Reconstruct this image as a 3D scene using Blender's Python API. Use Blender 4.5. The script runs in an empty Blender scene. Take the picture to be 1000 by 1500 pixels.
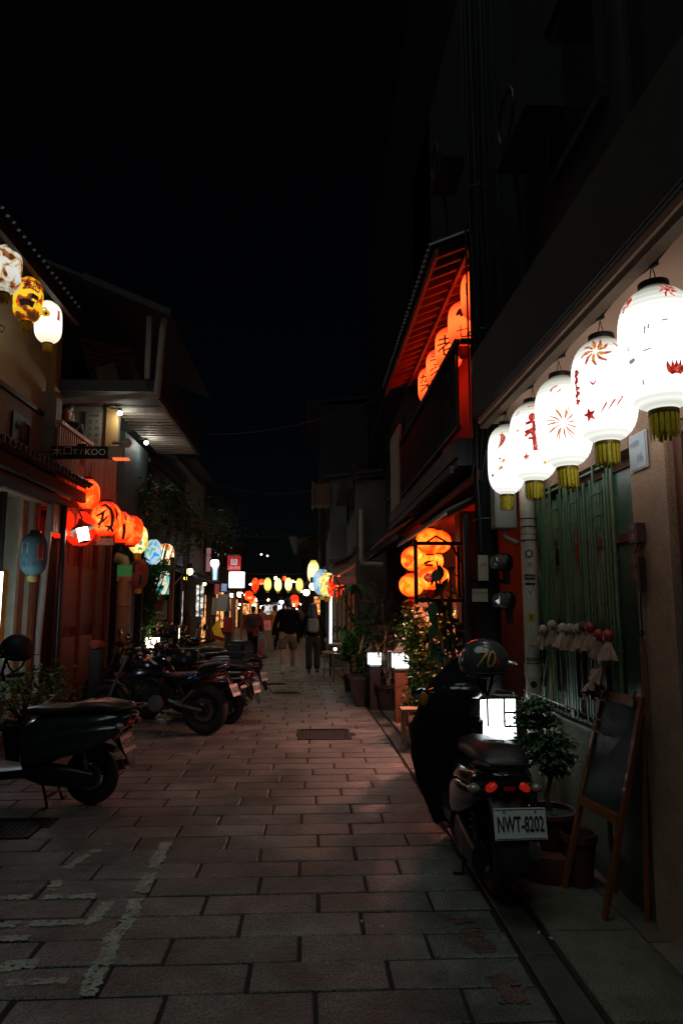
import bpy, bmesh, math, random
from mathutils import Vector, Matrix, noise as mnoise
R = math.radians
rnd = random.Random(11)
S = bpy.context.scene
COL = S.collection
# ------------------------------------------------------------------ camera, night sky, faint moon-like sun, exposure
PITCH, YAW, EYE = R(7.86), math.atan(.045), 1.6
cd = bpy.data.cameras.new('camera'); cam = bpy.data.objects.new('camera', cd); COL.objects.link(cam)
cam.location = (0, 0, EYE); cam.rotation_euler = (R(90) + PITCH, 0, -YAW)
cd.sensor_fit = 'VERTICAL'; cd.sensor_height = 36; cd.sensor_width = 24; cd.lens = 24
cd.clip_start = .05; cd.clip_end = 600
S.camera = cam
W = bpy.data.worlds.new('World'); S.world = W; W.use_nodes = True
nt = W.node_tree; bg = nt.nodes['Background']
sky = nt.nodes.new('ShaderNodeTexSky'); sky.sky_type = 'NISHITA'; sky.sun_disc = False
sky.sun_elevation = R(48); sky.sun_rotation = R(200)
nt.links.new(sky.outputs[0], bg.inputs[0]); bg.inputs[1].default_value = .00018
sd = bpy.data.lights.new('night_glow_sun', 'SUN'); sun = bpy.data.objects.new('night_glow_sun', sd); COL.objects.link(sun)
sd.energy = .22; sd.angle = R(40); sd.color = (.8, 1, .93)
sun.rotation_euler = (R(24), 0, R(-30)); sun.location = (0, -5, 12)
V = S.view_settings
V.view_transform = 'Standard'; V.look = 'None'; V.gamma = 1; V.exposure = .6; V.use_curve_mapping = False
S.display_settings.display_device = 'sRGB'

# ------------------------------------------------------------------ materials
MATS = {}
def mat(name, col, rough=.6, metal=0, var=.3, scale=6, bump=0, bscale=60, coat=0, spec=None, stretch=None, speck=0, emis=None, es=0, stain=0):
    if name in MATS: return MATS[name]
    m = bpy.data.materials.new(name); MATS[name] = m; m.use_nodes = True
    t = m.node_tree; N = t.nodes; L = t.links; b = N['Principled BSDF']
    b.inputs['Metallic'].default_value = metal
    if coat: b.inputs['Coat Weight'].default_value = coat
    if spec is not None: b.inputs['Specular IOR Level'].default_value = spec
    tc = N.new('ShaderNodeTexCoord'); oi = N.new('ShaderNodeObjectInfo')
    mp = N.new('ShaderNodeVectorMath'); mp.operation = 'MULTIPLY_ADD'
    L.new(oi.outputs['Random'], mp.inputs[0]); mp.inputs[1].default_value = (17, 31, 23); L.new(tc.outputs['Object'], mp.inputs[2])
    vec = mp.outputs[0]
    if stretch:
        s = N.new('ShaderNodeVectorMath'); s.operation = 'MULTIPLY'; s.inputs[1].default_value = stretch
        L.new(vec, s.inputs[0]); vec = s.outputs[0]
    n1 = N.new('ShaderNodeTexNoise'); n1.inputs['Scale'].default_value = scale; n1.inputs['Detail'].default_value = 6; n1.inputs['Roughness'].default_value = .65
    L.new(vec, n1.inputs['Vector'])
    cr = N.new('ShaderNodeValToRGB'); e = cr.color_ramp.elements
    e[0].position = .3; e[1].position = .72
    e[0].color = (*[c * (1 - var) for c in col], 1); e[1].color = (*[min(1, c * (1 + var)) for c in col], 1)
    L.new(n1.outputs['Fac'], cr.inputs[0]); out = cr.outputs[0]
    hv = N.new('ShaderNodeHueSaturation'); L.new(out, hv.inputs['Color'])
    mr = N.new('ShaderNodeMapRange'); mr.inputs['To Min'].default_value = 1 - var * .6; mr.inputs['To Max'].default_value = 1 + var * .6
    L.new(oi.outputs['Random'], mr.inputs['Value']); L.new(mr.outputs[0], hv.inputs['Value']); out = hv.outputs[0]
    if speck:
        n3 = N.new('ShaderNodeTexNoise'); n3.inputs['Scale'].default_value = 170; n3.inputs['Detail'].default_value = 2
        L.new(tc.outputs['Object'], n3.inputs['Vector'])
        r3 = N.new('ShaderNodeMapRange'); r3.inputs['From Min'].default_value = .35; r3.inputs['From Max'].default_value = .65
        r3.inputs['To Min'].default_value = 1 - speck; r3.inputs['To Max'].default_value = 1 + speck; L.new(n3.outputs['Fac'], r3.inputs['Value'])
        h2 = N.new('ShaderNodeHueSaturation'); L.new(out, h2.inputs['Color']); L.new(r3.outputs[0], h2.inputs['Value']); out = h2.outputs[0]
    if stain:      # old damp patches and trodden dirt, fixed to the place
        ge = N.new('ShaderNodeNewGeometry'); n4 = N.new('ShaderNodeTexNoise'); n4.inputs['Scale'].default_value = 1.3; n4.inputs['Detail'].default_value = 7; n4.inputs['Roughness'].default_value = .7
        L.new(ge.outputs['Position'], n4.inputs['Vector']); r4 = N.new('ShaderNodeMapRange'); r4.inputs['From Min'].default_value = .34; r4.inputs['From Max'].default_value = .62
        r4.inputs['To Min'].default_value = 1 - stain; r4.inputs['To Max'].default_value = 1 + stain * .35; L.new(n4.outputs['Fac'], r4.inputs['Value'])
        h4 = N.new('ShaderNodeHueSaturation'); L.new(out, h4.inputs['Color']); L.new(r4.outputs[0], h4.inputs['Value']); out = h4.outputs[0]
    L.new(out, b.inputs['Base Color'])
    rr = N.new('ShaderNodeMapRange'); rr.inputs['To Min'].default_value = max(.04, rough * .75); rr.inputs['To Max'].default_value = min(1, rough * 1.25)
    L.new(n1.outputs['Fac'], rr.inputs['Value']); L.new(rr.outputs[0], b.inputs['Roughness'])
    if bump:
        n2 = N.new('ShaderNodeTexNoise'); n2.inputs['Scale'].default_value = bscale; n2.inputs['Detail'].default_value = 5; L.new(vec, n2.inputs['Vector'])
        bp = N.new('ShaderNodeBump'); bp.inputs['Strength'].default_value = bump; bp.inputs['Distance'].default_value = .01
        L.new(n2.outputs['Fac'], bp.inputs['Height']); L.new(bp.outputs[0], b.inputs['Normal'])
    if es:
        b.inputs['Emission Color'].default_value = (*emis, 1); b.inputs['Emission Strength'].default_value = es
    return m
def glow(name, col, es, ribs=0, fade=.35, patt=None, ps=6, base=None, half=.26, top=(1, 1, 1), zoff=0):
    """lit paper or glass: emission through the shell, weaker away from the bulb, with paper ribs and printed pattern"""
    if name in MATS: return MATS[name]
    m = bpy.data.materials.new(name); MATS[name] = m; m.use_nodes = True
    t = m.node_tree; N = t.nodes; L = t.links; b = N['Principled BSDF']
    b.inputs['Roughness'].default_value = .6
    tc = N.new('ShaderNodeTexCoord'); sp = N.new('ShaderNodeSeparateXYZ'); L.new(tc.outputs['Object'], sp.inputs[0])
    oi = N.new('ShaderNodeObjectInfo')
    if patt:
        ns = N.new('ShaderNodeTexNoise'); ns.inputs['Scale'].default_value = ps; ns.inputs['Detail'].default_value = 3; ns.inputs['Distortion'].default_value = .7
        mp = N.new('ShaderNodeVectorMath'); mp.operation = 'MULTIPLY_ADD'; L.new(oi.outputs['Random'], mp.inputs[0]); mp.inputs[1].default_value = (17, 31, 23)
        L.new(tc.outputs['Object'], mp.inputs[2]); L.new(mp.outputs[0], ns.inputs['Vector'])
        cr = N.new('ShaderNodeValToRGB'); cr.color_ramp.interpolation = 'CONSTANT'
        el = cr.color_ramp.elements; el[0].position = patt[0][0]; el[0].color = (*patt[0][1], 1); el[1].position = patt[1][0]; el[1].color = (*patt[1][1], 1)
        for p, c in patt[2:]:
            x = el.new(p); x.color = (*c, 1)
        L.new(ns.outputs['Fac'], cr.inputs[0]); cs = cr.outputs[0]
    else:
        rg = N.new('ShaderNodeRGB'); rg.outputs[0].default_value = (*col, 1); cs = rg.outputs[0]
    b.inputs['Base Color'].default_value = (*(base or [min(.7, c * .7) for c in col]), 1)
    # |z|/half -> falloff
    dv = N.new('ShaderNodeMath'); dv.operation = 'MULTIPLY_ADD'; dv.inputs[1].default_value = 1 / half; dv.inputs[2].default_value = zoff / half; L.new(sp.outputs['Z'], dv.inputs[0])
    ab = N.new('ShaderNodeMath'); ab.operation = 'ABSOLUTE'; L.new(dv.outputs[0], ab.inputs[0])
    pw = N.new('ShaderNodeMath'); pw.operation = 'POWER'; pw.inputs[1].default_value = 2.1; L.new(ab.outputs[0], pw.inputs[0])
    ml = N.new('ShaderNodeMath'); ml.operation = 'MULTIPLY_ADD'; ml.use_clamp = True; ml.inputs[1].default_value = -fade; ml.inputs[2].default_value = 1; L.new(pw.outputs[0], ml.inputs[0])
    val = ml.outputs[0]
    if ribs:
        s1 = N.new('ShaderNodeMath'); s1.operation = 'MULTIPLY'; s1.inputs[1].default_value = ribs; L.new(sp.outputs['Z'], s1.inputs[0])
        s2 = N.new('ShaderNodeMath'); s2.operation = 'SINE'; L.new(s1.outputs[0], s2.inputs[0])
        s3 = N.new('ShaderNodeMath'); s3.operation = 'MULTIPLY_ADD'; s3.inputs[1].default_value = .11; s3.inputs[2].default_value = .93; L.new(s2.outputs[0], s3.inputs[0])
        s4 = N.new('ShaderNodeMath'); s4.operation = 'MULTIPLY'; L.new(s3.outputs[0], s4.inputs[0]); L.new(val, s4.inputs[1]); val = s4.outputs[0]
    mx = N.new('ShaderNodeMix'); mx.data_type = 'RGBA'; mx.blend_type = 'MULTIPLY'
    L.new(pw.outputs[0], mx.inputs[0]); L.new(cs, mx.inputs[6]); mx.inputs[7].default_value = (*top, 1)
    L.new(mx.outputs[2], b.inputs['Emission Color'])
    st = N.new('ShaderNodeMath'); st.operation = 'MULTIPLY'; st.inputs[1].default_value = es; L.new(val, st.inputs[0])
    L.new(st.outputs[0], b.inputs['Emission Strength'])
    return m

# ------------------------------------------------------------------ mesh builder
class MB:
    def __init__(s): s.v = []; s.f = []
    def add(s, vs, fs, M=None):
        o = len(s.v)
        s.v += [tuple(M @ Vector(v)) for v in vs] if M else [tuple(v) for v in vs]
        s.f += [tuple(i + o for i in f) for f in fs]; return s
    def box(s, c, d, rz=0, rx=0, ry=0, bev=0):
        x, y, z = d[0] / 2, d[1] / 2, d[2] / 2
        M = Matrix.Translation(c) @ Matrix.Rotation(rz, 4, 'Z') @ Matrix.Rotation(ry, 4, 'Y') @ Matrix.Rotation(rx, 4, 'X')
        if bev:
            b = min(bev, x * .9, y * .9, z * .9)
            bm = bmesh.new(); bmesh.ops.create_cube(bm, size=1, matrix=Matrix.Diagonal((d[0], d[1], d[2], 1)))
            bmesh.ops.bevel(bm, geom=bm.edges[:], offset=b, segments=2, affect='EDGES')
            bm.verts.index_update(); s.add([v.co for v in bm.verts], [[v.index for v in f.verts] for f in bm.faces], M); bm.free(); return s
        return s.add([(-x,-y,-z),(x,-y,-z),(x,y,-z),(-x,y,-z),(-x,-y,z),(x,-y,z),(x,y,z),(-x,y,z)],
                     [(0,3,2,1),(4,5,6,7),(0,1,5,4),(1,2,6,5),(2,3,7,6),(3,0,4,7)], M)
    def b2(s, a, b, **k):   # box from two corners
        return s.box([(a[i] + b[i]) / 2 for i in range(3)], [abs(a[i] - b[i]) for i in range(3)], **k)
    def tube(s, pts, r, n=8, cap=True):
        pts = [Vector(p) for p in pts]; rs = r if isinstance(r, (list, tuple)) else [r] * len(pts)
        o = len(s.v); up = None
        for i, p in enumerate(pts):
            t = ((pts[min(i+1, len(pts)-1)] - p).normalized() + (p - pts[max(i-1, 0)]).normalized())
            t = t.normalized() if t.length > 1e-6 else Vector((0, 0, 1))
            if up is None: up = Vector((0, 0, 1)) if abs(t.z) < .9 else Vector((0, 1, 0))
            a = t.cross(up)
            if a.length < 1e-4: a = t.cross(Vector((1, .3, 0)))
            a.normalize(); b = t.cross(a).normalized(); up = -b if False else up
            for k in range(n):
                w = 2 * math.pi * k / n; s.v.append(tuple(p + (a * math.cos(w) + b * math.sin(w)) * rs[i]))
        for i in range(len(pts) - 1):
            for k in range(n):
                s.f.append((o+i*n+k, o+i*n+(k+1) % n, o+(i+1)*n+(k+1) % n, o+(i+1)*n+k))
        if cap: s.f.append(tuple(o + k for k in range(n))[::-1]); s.f.append(tuple(o + (len(pts)-1)*n + k for k in range(n)))
        return s
    def lathe(s, prof, n=20, M=None, cap=True):
        o = len(s.v); vs = []
        for r, z in prof:
            for k in range(n):
                w = 2 * math.pi * k / n; vs.append((r * math.cos(w), r * math.sin(w), z))
        fs = []
        for i in range(len(prof) - 1):
            for k in range(n): fs.append((i*n+k, i*n+(k+1) % n, (i+1)*n+(k+1) % n, (i+1)*n+k))
        if cap: fs.append(tuple(range(n))[::-1]); fs.append(tuple((len(prof)-1)*n + k for k in range(n)))
        return s.add(vs, fs, M)
    def torus(s, c, R_, r, ax='X', n=28, m=10, sq=1):
        vs = []; fs = []
        for i in range(n):
            a = 2 * math.pi * i / n
            for j in range(m):
                b = 2 * math.pi * j / m; q = R_ + r * math.cos(b); w = r * math.sin(b) * sq
                if ax == 'X': vs.append((c[0] + w, c[1] + q * math.cos(a), c[2] + q * math.sin(a)))
                elif ax == 'Y': vs.append((c[0] + q * math.cos(a), c[1] + w, c[2] + q * math.sin(a)))
                else: vs.append((c[0] + q * math.cos(a), c[1] + q * math.sin(a), c[2] + w))
        for i in range(n):
            for j in range(m): fs.append((i*m+j, i*m+(j+1) % m, ((i+1) % n)*m+(j+1) % m, ((i+1) % n)*m+j))
        return s.add(vs, fs)
    def ball(s, c, r, n=14, m=9, M=None):
        rr = r if isinstance(r, (list, tuple)) else (r, r, r); vs = []; fs = []
        for i in range(m + 1):
            a = math.pi * i / m
            for k in range(n):
                w = 2 * math.pi * k / n
                vs.append((rr[0]*math.sin(a)*math.cos(w), rr[1]*math.sin(a)*math.sin(w), rr[2]*math.cos(a)))
        for i in range(m):
            for k in range(n): fs.append((i*n+k, (i+1)*n+k, (i+1)*n+(k+1) % n, i*n+(k+1) % n))
        MM = Matrix.Translation(c) @ (M or Matrix.Identity(4))
        return s.add(vs, fs, MM)
    def prism(s, poly, d, M=None, z0=0):   # polygon in xy extruded along z
        n = len(poly)
        return s.add([(x, y, z0) for x, y in poly] + [(x, y, z0 + d) for x, y in poly],
                     [tuple(range(n))[::-1], tuple(range(n, 2*n))] + [(i, (i+1) % n, n+(i+1) % n, n+i) for i in range(n)], M)
    def loft(s, st, n=14, p=2.6):   # stations (y, xc, zc, halfwidth, halfheight)
        o = len(s.v)
        for q in st:
            y, xc, zc, hw, hh = q[:5]; pp = q[5] if len(q) > 5 else p
            for k in range(n):
                w = 2 * math.pi * k / n; c, d = math.cos(w), math.sin(w)
                s.v.append((xc + hw * math.copysign(abs(c) ** (2 / pp), c), y, zc + hh * math.copysign(abs(d) ** (2 / pp), d)))
        for i in range(len(st) - 1):
            for k in range(n): s.f.append((o+i*n+k, o+(i+1)*n+k, o+(i+1)*n+(k+1) % n, o+i*n+(k+1) % n))
        s.f.append(tuple(o + k for k in range(n))); s.f.append(tuple(o + (len(st)-1)*n + k for k in range(n))[::-1])
        return s
    def quad(s, a, b, c, d): return s.add([a, b, c, d], [(0, 1, 2, 3)])
    def build(s, name, m, parent=None, smooth=False, world=True, ang=None, origin=True):
        me = bpy.data.meshes.new(name)
        vs = s.v
        if parent is not None and world:
            Mi = WM[parent.name].inverted(); vs = [tuple(Mi @ Vector(v)) for v in vs]
        c = Vector((0, 0, 0))
        if origin and vs:
            lo = [min(v[i] for v in vs) for i in range(3)]; hi = [max(v[i] for v in vs) for i in range(3)]
            c = Vector([(lo[i] + hi[i]) / 2 for i in range(3)])
            if parent is None: c.z = lo[2]
            vs = [(v[0]-c.x, v[1]-c.y, v[2]-c.z) for v in vs]
        me.from_pydata(vs, [], s.f); me.validate(); me.materials.append(m)
        if smooth:
            me.polygons.foreach_set('use_smooth', [True] * len(me.polygons))
            me.update(); me.set_sharp_from_angle(angle=R(ang or 40))
        o = bpy.data.objects.new(name, me); COL.objects.link(o); o.location = c
        if parent is not None: o.parent = parent
        WM[o.name] = (WM[parent.name] if parent is not None else Matrix.Identity(4)) @ Matrix.Translation(c)
        return o
WM = {}
def tag(o, label=None, cat=None, group=None, kind=None):
    for k, v in (('label', label), ('category', cat), ('group', group), ('kind', kind)):
        if v: o[k] = v
    return o
def thing(name, label, cat, loc=(0, 0, 0), rz=0, group=None, kind=None):
    o = bpy.data.objects.new(name, None); COL.objects.link(o); o.location = loc; o.rotation_euler = (0, 0, rz); o.empty_display_size = .1
    WM[o.name] = Matrix.Translation(loc) @ Matrix.Rotation(rz, 4, 'Z')
    return tag(o, label, cat, group, kind)
def copy_tree(o, parent=None):
    c = o.copy(); COL.objects.link(c)
    if parent is not None: c.parent = parent
    for ch in list(o.children): copy_tree(ch, c)
    return c
def place_copy(src, loc, rz, label, group=None, sc=None):
    c = copy_tree(src); c.location = loc; c.rotation_euler = (0, 0, rz); c['label'] = label
    if group: c['group'] = group
    if sc: c.scale = (sc,) * 3
    return c
def twin(o, loc, parent=None, rot=None, sc=None):     # copy of one piece, same mesh; loc is in the parent's space
    c = o.copy(); COL.objects.link(c); c.parent = parent if parent is not None else o.parent; c.location = loc
    if rot is not None: c.rotation_euler = rot
    if sc is not None: c.scale = sc
    return c
def bend(y):                                            # the lane bends gently to the left
    return 0 if y < 6 else (-.0028 * (y - 6) ** 2 if y < 15 else -.0028 * 81 - .0504 * (y - 15))

# ------------------------------------------------------------------ lettering
def text_tris(txt, size, align='CENTER'):
    cu = bpy.data.curves.new('t', 'FONT'); cu.body = txt; cu.size = size; cu.align_x = align; cu.align_y = 'CENTER'; cu.resolution_u = 3
    ob = bpy.data.objects.new('t', cu); COL.objects.link(ob)
    dg = bpy.context.evaluated_depsgraph_get(); me = bpy.data.meshes.new_from_object(ob.evaluated_get(dg))
    vs = [tuple(v.co) for v in me.vertices]; fs = [tuple(p.vertices) for p in me.polygons]
    bpy.data.objects.remove(ob); bpy.data.curves.remove(cu); bpy.data.meshes.remove(me)
    return vs, fs
def flat_text(txt, size, o, ex, ey, m, parent, name='lettering', off=.003, width=None, bold=0):
    """letters laid on a plane: origin o, right vector ex, up vector ey (world)"""
    vs, fs = text_tris(txt, size); ex = Vector(ex).normalized(); ey = Vector(ey).normalized(); nz = ex.cross(ey)
    if width:
        w = max(v[0] for v in vs) - min(v[0] for v in vs); k = width / w
    else: k = 1
    mb = MB(); o = Vector(o)
    for d in ([(0, 0)] if not bold else [(0, 0), (bold, 0), (-bold, 0), (0, bold), (0, -bold)]):
        mb.add([o + ex * (v[0] * k + d[0]) + ey * (v[1] + d[1]) + nz * (off + .0004 * (d != (0, 0)) + .0002 * (d[0] > 0) + .0001 * (d[1] > 0)) for v in vs], fs)
    return mb.build(name, m, parent)
# ------------------------------------------------------------------ shared materials
WHITE_ES = 1.2
M_stone = mat('granite_paving', (.132, .134, .124), .42, var=.34, scale=3.2, bump=1.0, bscale=48, speck=.9, stain=.6)
M_mortar = mat('dark_joint_mortar', (.008, .0075, .007), .9, var=.3, bump=.4)
M_kerb = mat('gutter_concrete', (.075, .07, .062), .6, var=.35, scale=5, bump=.5, speck=.3, stain=.5)
M_agg = mat('exposed_aggregate', (.15, .135, .095), .7, var=.3, scale=7, bump=.8, bscale=140, speck=.7, stain=.5)
M_slab = mat('pavement_slab', (.15, .115, .09), .7, var=.3, scale=4, bump=.35, speck=.3)
M_terr = mat('rough_render', (.44, .27, .175), .9, var=.22, scale=3, bump=.9, bscale=180, speck=.35)
M_soffit = mat('soffit_plaster', (.75, .50, .37), .8, var=.12, scale=2, bump=.15)
M_fascia = mat('fascia_concrete', (.05, .052, .052), .85, var=.25, scale=2.5, bump=.3)
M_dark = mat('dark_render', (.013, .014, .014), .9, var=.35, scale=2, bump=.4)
M_grey = mat('grey_cement_wall', (.12, .12, .11), .9, var=.35, scale=1.6, bump=.4)
M_black = mat('black_iron', (.012, .012, .013), .5, .3, var=.3)
M_green = mat('green_painted_iron', (.06, .16, .07), .5, .1, var=.4, scale=9, bump=.2)
M_wood = mat('red_brown_wood', (.15, .045, .022), .5, var=.35, scale=5, bump=.35, stretch=(6, 6, .7))
M_wooddk = mat('dark_wood', (.035, .018, .012), .6, var=.35, scale=5, bump=.35, stretch=(6, 6, .7))
M_woodlt = mat('pale_wood', (.32, .22, .13), .6, var=.25, scale=5, bump=.3, stretch=(6, 6, .7))
M_orangewood = mat('orange_wood', (.30, .10, .035), .5, var=.3, scale=6, bump=.3, stretch=(6, 6, .8))
M_ochre = mat('ochre_plaster', (.30, .24, .12), .9, var=.25, scale=1.7, bump=.25)
M_ochre2 = mat('yellow_plaster', (.36, .23, .08), .9, var=.3, scale=1.7, bump=.25)
M_cream = mat('cream_paint', (.42, .38, .27), .7, var=.2, scale=2.5, bump=.15)
M_pvc = mat('old_white_pvc', (.5, .44, .36), .45, var=.2, scale=4, bump=.1)
M_pvcg = mat('grey_pvc', (.28, .28, .25), .5, var=.2, scale=4)
M_glassdk = mat('dark_window_glass', (.015, .02, .018), .08, var=.1, spec=.6)
M_tile = mat('glazed_roof_tile', (.018, .02, .02), .42, var=.4, scale=9, bump=.3)
M_metal = mat('dull_metal', (.18, .18, .17), .45, .7, var=.25)
M_chrome = mat('chrome', (.7, .7, .7), .12, 1, var=.05)
M_rubber = mat('tyre_rubber', (.012, .012, .012), .75, var=.3, bump=.3, bscale=90)
M_paper = mat('old_paper', (.42, .37, .28), .8, var=.2, scale=5)
M_white = mat('white_sign_face', (.6, .6, .57), .5, var=.08)
M_ink = mat('black_ink', (.012, .012, .012), .6, var=.1)
M_redp = mat('red_paint', (.42, .03, .02), .45, var=.25)
M_terra = mat('terracotta', (.11, .032, .02), .7, var=.3, scale=7, bump=.3)
M_plastic = mat('black_plastic', (.013, .013, .014), .38, var=.25, scale=9)
M_paintblk = mat('black_gloss_paint', (.010, .012, .013), .14, var=.2, coat=.8)
M_paintgrn = mat('dark_green_paint', (.014, .03, .026), .2, var=.2, coat=.7)
M_leather = mat('black_seat_vinyl', (.02, .018, .017), .34, var=.2, bump=.25, bscale=120)
M_seatbr = mat('worn_brown_seat_vinyl', (.05, .03, .02), .3, var=.2, bump=.25, bscale=120)
M_leafd = mat('dark_leaf', (.022, .065, .02), .55, var=.5, scale=12, spec=.25)
M_leaf = mat('green_leaf', (.07, .22, .045), .55, var=.5, scale=12, spec=.25)
M_leafy = mat('yellow_green_leaf', (.12, .26, .05), .55, var=.45, scale=12, spec=.25)
M_bark = mat('bark', (.09, .07, .05), .9, var=.4, scale=9, bump=.6)
M_soil = mat('potting_soil', (.02, .015, .01), .95, var=.3, bump=.6)
M_rope = mat('wire_black', (.012, .012, .012), .6, var=.1)
M_gold = mat('yellow_tassel_thread', (.95, .66, .03), .5, var=.3, scale=30)
M_cloth = mat('black_cloth', (.006, .006, .007), .95, var=.3, bump=.3, bscale=25, spec=.08)

# ------------------------------------------------------------------ ground
g = MB(); g.add([(-90, -30, -.05), (90, -30, -.05), (90, 260, -.05), (-90, 260, -.05)], [(0, 1, 2, 3)])
gr = g.build('ground', M_mortar); tag(gr, kind='structure')
pv = MB()
ys = [-4] + [i * 1.5 for i in range(0, 60)]
vs = []; fs = []
for y in ys: vs += [(-3.95 + bend(y), y, -.006), (.985 + bend(y), y, -.006)]
for i in range(len(ys) - 1): fs.append((2*i, 2*i+1, 2*i+3, 2*i+2))
pv.add(vs, fs); pave = pv.build('pavement', M_mortar, origin=False); tag(pave, kind='structure')

def block_mesh(name, lx, ly, h=.05, b=.006, seed=0):
    r = random.Random(seed); bm = bmesh.new(); bmesh.ops.create_cube(bm, size=1, matrix=Matrix.Diagonal((lx, ly, h, 1)))
    top = [e for e in bm.edges if all(v.co.z > 0 for v in e.verts)]
    bmesh.ops.bevel(bm, geom=top, offset=b, segments=1, affect='EDGES')
    bm.faces.ensure_lookup_table(); bot = [f for f in bm.faces if f.normal.z < -.9]; bmesh.ops.delete(bm, geom=bot, context='FACES_ONLY')
    for v in bm.verts:
        v.co.x += r.uniform(-.003, .003); v.co.y += r.uniform(-.002, .002); v.co.z += r.uniform(-.0012, .0012)
    me = bpy.data.meshes.new(name); bm.to_mesh(me); bm.free(); return me
RP, BL = .247, .615
def proj(x, y, z):
    co = cam.matrix_basis.inverted() @ Vector((x, y, z))
    return (500 + 1000 * co.x / -co.z, 750 - 1000 * co.y / -co.z) if co.z < -.1 else (-9e3, 9e3)
variants = [block_mesh('paving_block', BL - .022, RP - .014, seed=i) for i in range(6)]
for m_ in variants: m_.materials.append(M_stone)
M_grate = mat('cast_iron_grate', (.02, .019, .018), .6, .4, var=.3)
grate = ((.2, 2 + 28 * RP, .66, 3 * RP), (-2.3, 2 + 13.5 * RP, .7, 2 * RP), (-.3, 2 + 45 * RP, .5, RP), (-.55, 2 + 51 * RP, .5, RP))
cells = []
for row in range(-8, 290):
    y = 2.0 + row * RP; off = (.5 * BL if row % 2 else 0) + .06 * math.sin(row * 1.7)
    n0 = int((-3.9 - off) / BL) - 1
    for k in range(n0, 4):
        x = k * BL + off; x0, x1 = max(x, -3.9), min(x + BL, .975)
        if x1 - x0 <= 0: continue
        if x1 - x0 < .2 and x1 > .97: cells[-1] = (cells[-1][0] + (x1 - x0) / 2, y, cells[-1][2] + x1 - x0); continue
        if x1 - x0 < .09: continue
        xc = (x0 + x1) / 2; w = x1 - x0
        segs = [(x0, x1)]
        for gx, gy, gw, gh in grate:
            if abs(y - gy) < gh / 2:
                segs = [q for a_, b_ in segs for q in ((a_, min(b_, gx - gw / 2)), (max(a_, gx + gw / 2), b_)) if q[1] - q[0] > .06] if (segs and segs[0][0] < gx + gw / 2 and segs[-1][1] > gx - gw / 2) else segs
        for a_, b_ in segs: cells.append(((a_ + b_) / 2, y, b_ - a_))
vis = []; rest = []
for c in cells:
    px, py = proj(c[0] + bend(c[1]), c[1], 0)
    (vis if (-40 < px < 1040 and py < 1540 and c[1] > 2.2) else rest).append(c)
vis.sort(key=lambda c: c[1]); rest += vis[300:]; vis = vis[:300]
for c in vis:
    o = bpy.data.objects.new('paving_block', rnd.choice(variants)); COL.objects.link(o); o.parent = pave
    o.location = (c[0] + bend(c[1]), c[1], -.05 + .025 + .002 + rnd.uniform(-.002, .002)); o.scale.x = c[2] / BL
    o.rotation_euler = (rnd.uniform(-.006, .006), rnd.uniform(-.004, .004), rnd.uniform(-.004, .004))
fb = MB()
for c in rest:
    if c[1] > 62: continue
    x = c[0] + bend(c[1]); z = rnd.uniform(-.003, .002); w = c[2] / 2 - .011; h = RP / 2 - .007
    p = [(x-w, c[1]-h), (x+w, c[1]-h), (x+w, c[1]+h), (x-w, c[1]+h)]
    q = [(x-w+.006, c[1]-h+.006), (x+w-.006, c[1]-h+.006), (x+w-.006, c[1]+h-.006), (x-w+.006, c[1]+h-.006)]
    fb.add([(a, b, -.02) for a, b in p] + [(a, b, z) for a, b in q], [(4, 5, 6, 7)] + [(i, (i+1) % 4, 4+(i+1) % 4, 4+i) for i in range(4)])
tag(fb.build('distant_paving_blocks', M_stone, pave, origin=False), kind='stuff')
# iron grates let into the paving
for i, (gx, gy, gw, gh) in enumerate(grate):
    t = thing('drain_grate', ['rectangular iron drain cover in the middle of the lane', 'square iron grate beside the near left scooter',
              'small square drain cover behind the strolling couple path', 'small far drain cover ahead of the first small one'][i], 'drain cover', (gx + bend(gy), gy, 0)); gx += bend(gy)
    f = MB(); W2, H2 = gw / 2 - .02, gh / 2 - .03
    for sx in (-1, 1): f.box((gx + sx * W2, gy, -.008), (.03, gh - .06, .03))
    for sy in (-1, 1): f.box((gx, gy + sy * H2, -.008), (gw - .07, .03, .03))
    f.build('frame', M_grate, t)
    f = MB(); n = int(gw / .045)
    for k in range(n): f.box((gx - W2 + .03 + k * (2 * W2 - .06) / (n - 1), gy, -.012), (.02, gh - .07, .02))
    f.box((gx, gy, -.014), (gw - .07, .02, .014)); f.build('grille', M_grate, t)
    MB().box((gx, gy, -.03), (gw - .01, gh - .01, .012)).build('sump', M_black, t)

# gutter: two slot lines with a slab between, then the footway on the right
def strip_slabs(name, x0, x1, ya, yb, ln, gap, z, m, parent, lip=.006):
    y = ya; meshes = {}
    while y < yb:
        l = ln * rnd.uniform(.96, 1.04); mb = MB(); a, b = y + gap / 2, y + l - gap / 2
        bx = bend((a + b) / 2); dy = bend(b) - bend(a)
        p = [(x0 + bend(a), a), (x1 + bend(a), a), (x1 + bend(b), b), (x0 + bend(b), b)]
        q = [(p[0][0] + lip, a + lip), (p[1][0] - lip, a + lip), (p[2][0] - lip, b - lip), (p[3][0] + lip, b - lip)]
        zz = z + rnd.uniform(-.003, .003)
        mb.add([(u, v, -.045) for u, v in p] + [(u, v, zz - lip) for u, v in p] + [(u, v, zz) for u, v in q],
               [(8, 9, 10, 11)] + [(i, (i+1) % 4, 4+(i+1) % 4, 4+i) for i in range(4)] + [(4+i, 4+(i+1) % 4, 8+(i+1) % 4, 8+i) for i in range(4)])
        mb.build(name, m, parent); y += l
gut = MB(); gy = [0] + [i * 1.5 for i in range(1, 27)]; vs = []; fs = []
for y in gy: vs += [(.985 + bend(y), y, -.03), (1.2 + bend(y), y, -.03)]
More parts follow.
